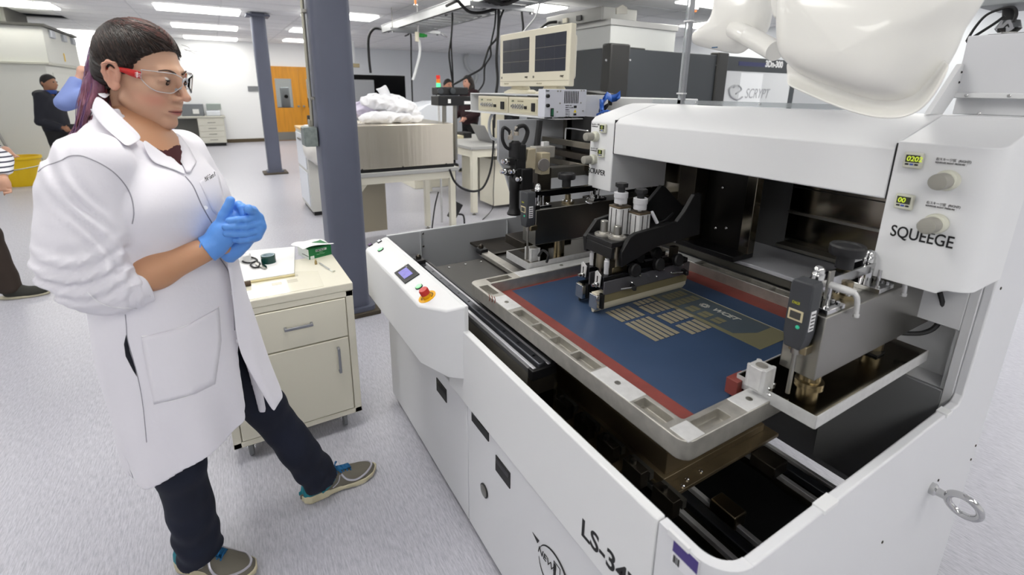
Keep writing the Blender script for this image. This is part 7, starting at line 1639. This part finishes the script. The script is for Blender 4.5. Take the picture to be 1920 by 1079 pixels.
    sdf_obj('trousers', legf, lo, hi, res, leg_m, t)
    for a in (anR, anL):
        h0 = a+np.array((0, 0, -.08*k)); sh_ = sdf_obj('shoe', lambda P: np.maximum(smin(sd_ell(P, h0+F*.02+np.array((0, 0, .05)), (.045, .07, .055), M_), sd_ell(P, h0+F*.11+np.array((0, 0, .03)), (.048, .10, .045), M_), .03), .018-P[..., 2]), h0-np.array((.26, .26, .02)), h0+np.array((.26, .26, .16)), .008, shoe_m or BLACKM, t)
        sdf_obj('shoe_sole', lambda P: np.maximum(np.maximum(sd_ell(P, h0+F*.07+np.array((0, 0, .02)), (.052, .150, .06), M_), P[..., 2]-.02), -P[..., 2]), h0-np.array((.26, .26, .02)), h0+np.array((.26, .26, .1)), .008, mat('pale_sole', (176, 170, 150), .7), sh_)
    def hairf(P):
        q = (P-hd)@M_; d = sd_ell(P, hd+np.array((0, 0, .012)), (.085*k, .104*k, .118*k), M_)
        g = np.interp(q[..., 2], [-.2, -.05, .0, .05, .1], [-.05, -.04, -.005 if not long_hair else .045, .055, .12]); d = np.maximum(d, (q[..., 1]-g)*.8)
        if long_hair: d = smin(d, np.maximum(sd_ell(P, hd+np.array((0, 0, -.11))-F*.045, (.105, .085, .21), M_), (q[..., 1]-.02)*.8), .02)
        return d+.003*wob(P, 60, 4)
    sdf_obj('hair', hairf, hd-np.array((.22, .22, .4)), hd+.2, .009, hair_m, t)
    for s_ in (.031, -.031): MB().lathe(G(s_, .118, 1.60), F, [(.010, -.006), (.009, .002), (0, .004)], 10).build('eye', mat('eye_dark', (40, 32, 30), .3), body_)
    MB().tube([G(-.022, .112, 1.528), G(0, .120, 1.527), G(.022, .112, 1.528)], .005, 6).build('mouth', mat('lip_brown', (150, 92, 82), .5), body_)
    return t
def w3(px, py, x): return np.array(XP(px, py, x))
p = w3(92, 165, -9.6)
figure('person in a dark hooded jacket standing beside the white enclosure', -9.62, p[1]-.02, rad(68), 1.66, mat('navy_jacket', (22, 24, 34), .8, bump=(40, .3)), mat('black_trousers', (14, 14, 17), .85), mat('black_hair', (22, 19, 18), .6), (150, 108, 84),
       (w3(75, 228, -9.45), w3(118, 240, -9.4)), (w3(96, 225, -9.8), w3(122, 238, -9.6)), hood=True, collar=mat('royal_blue', (40, 66, 130), .7))
t = thing('camera', 'small dark camera held in the hands of the person in the hooded jacket', 'camera', w3(136, 238, -9.4)); q = Vector(w3(137, 238, -9.42)); MB().obox(q, (.08, .12, .08)).build('body', BLACKM, t, .01); MB().lathe(q+Vector((.0, .06, 0)), (.2, 1, 0), [(.035, 0), (.035, .05), (.025, .06), (0, .06)], 14).build('lens', BLACK, t)
sh_b = mat('blue_shirt', (128, 146, 204), .75, bump=(30, .3))
p = w3(185, 150, -5.0)
figure('person in a blue shirt with one hand raised, standing behind the lab coat wearer', -5.05, -.70, rad(75), 1.76, sh_b, mat('khaki_trousers', (120, 108, 88), .8), mat('grey_hair', (120, 112, 104), .6), (206, 160, 140),
       (w3(122, 192, -4.9), w3(148, 146, -4.95)), (np.array((-5.2, -.45, 1.2)), np.array((-5.0, -.3, 1.1))))
def stripe_mat():
    m = mat('striped_jersey', (230, 230, 232), .8); nt = m.node_tree; N, L = nt.nodes, nt.links
    tc = N.new('ShaderNodeTexCoord'); sp = N.new('ShaderNodeSeparateXYZ'); mt = N.new('ShaderNodeMath'); mt.operation = 'MULTIPLY'; mt.inputs[1].default_value = 34
    fr_ = N.new('ShaderNodeMath'); fr_.operation = 'FRACT'; gt = N.new('ShaderNodeMath'); gt.operation = 'GREATER_THAN'; gt.inputs[1].default_value = .68
    mx = N.new('ShaderNodeMix'); mx.data_type = 'RGBA'; mx.inputs[6].default_value = lin((226, 226, 230))+(1,); mx.inputs[7].default_value = lin((60, 62, 78))+(1,)
    L.new(tc.outputs['Object'], sp.inputs[0]); L.new(sp.outputs[2], mt.inputs[0]); L.new(mt.outputs[0], fr_.inputs[0]); L.new(fr_.outputs[0], gt.inputs[0]); L.new(gt.outputs[0], mx.inputs[0]); L.new(mx.outputs[2], N['Principled BSDF'].inputs['Base Color'])
    return m
figure('person in a striped jersey, brown trousers and dark shoes walking past at the aisle', -4.83, -1.60, rad(82), 1.74, stripe_mat(), mat('brown_trousers', (52, 42, 36), .85), mat('brown_hair', (60, 44, 36), .6), (200, 154, 130),
       (w3(2, 300, -4.55), w3(6, 335, -4.4)), (np.array((-5.1, -1.6, 1.12)), np.array((-5.0, -1.4, 1.05))), shoe_m=mat('dark_suede', (48, 48, 44), .8), coatlen=.92, step=.10)
def stander(label, px, py, x, ang, top, hair_m, skin_c, lh):
    p = w3(px, py, x); F = unit2(ang); R = np.array((F[1], -F[0], 0.)); o = np.array((x, p[1], 0.)); A = lambda r, f, z: o+R*r+F*f+np.array((0, 0, z))
    return figure(label, x, p[1], ang, p[2], top, mat('black_trousers', (14, 14, 17)), hair_m, skin_c, (A(.24, .02, 1.1), A(.18, .24, 1.02)), (A(-.24, .02, 1.1), A(-.18, .24, 1.02)), long_hair=lh)
stander('person with short dark hair standing behind the black instrument head', 838, 149, -9.2, rad(10), mat('grey_tee', (90, 92, 98), .8), mat('black_hair', (22, 19, 18)), (196, 140, 116), False)
stander('person with long dark hair and a dark maroon top behind the laptop bench', 880, 142, -8.4, rad(-78), mat('maroon_top', (44, 20, 26), .8), mat('long_dark_hair', (34, 24, 22), .55), (214, 160, 140), True)
settle_texts()
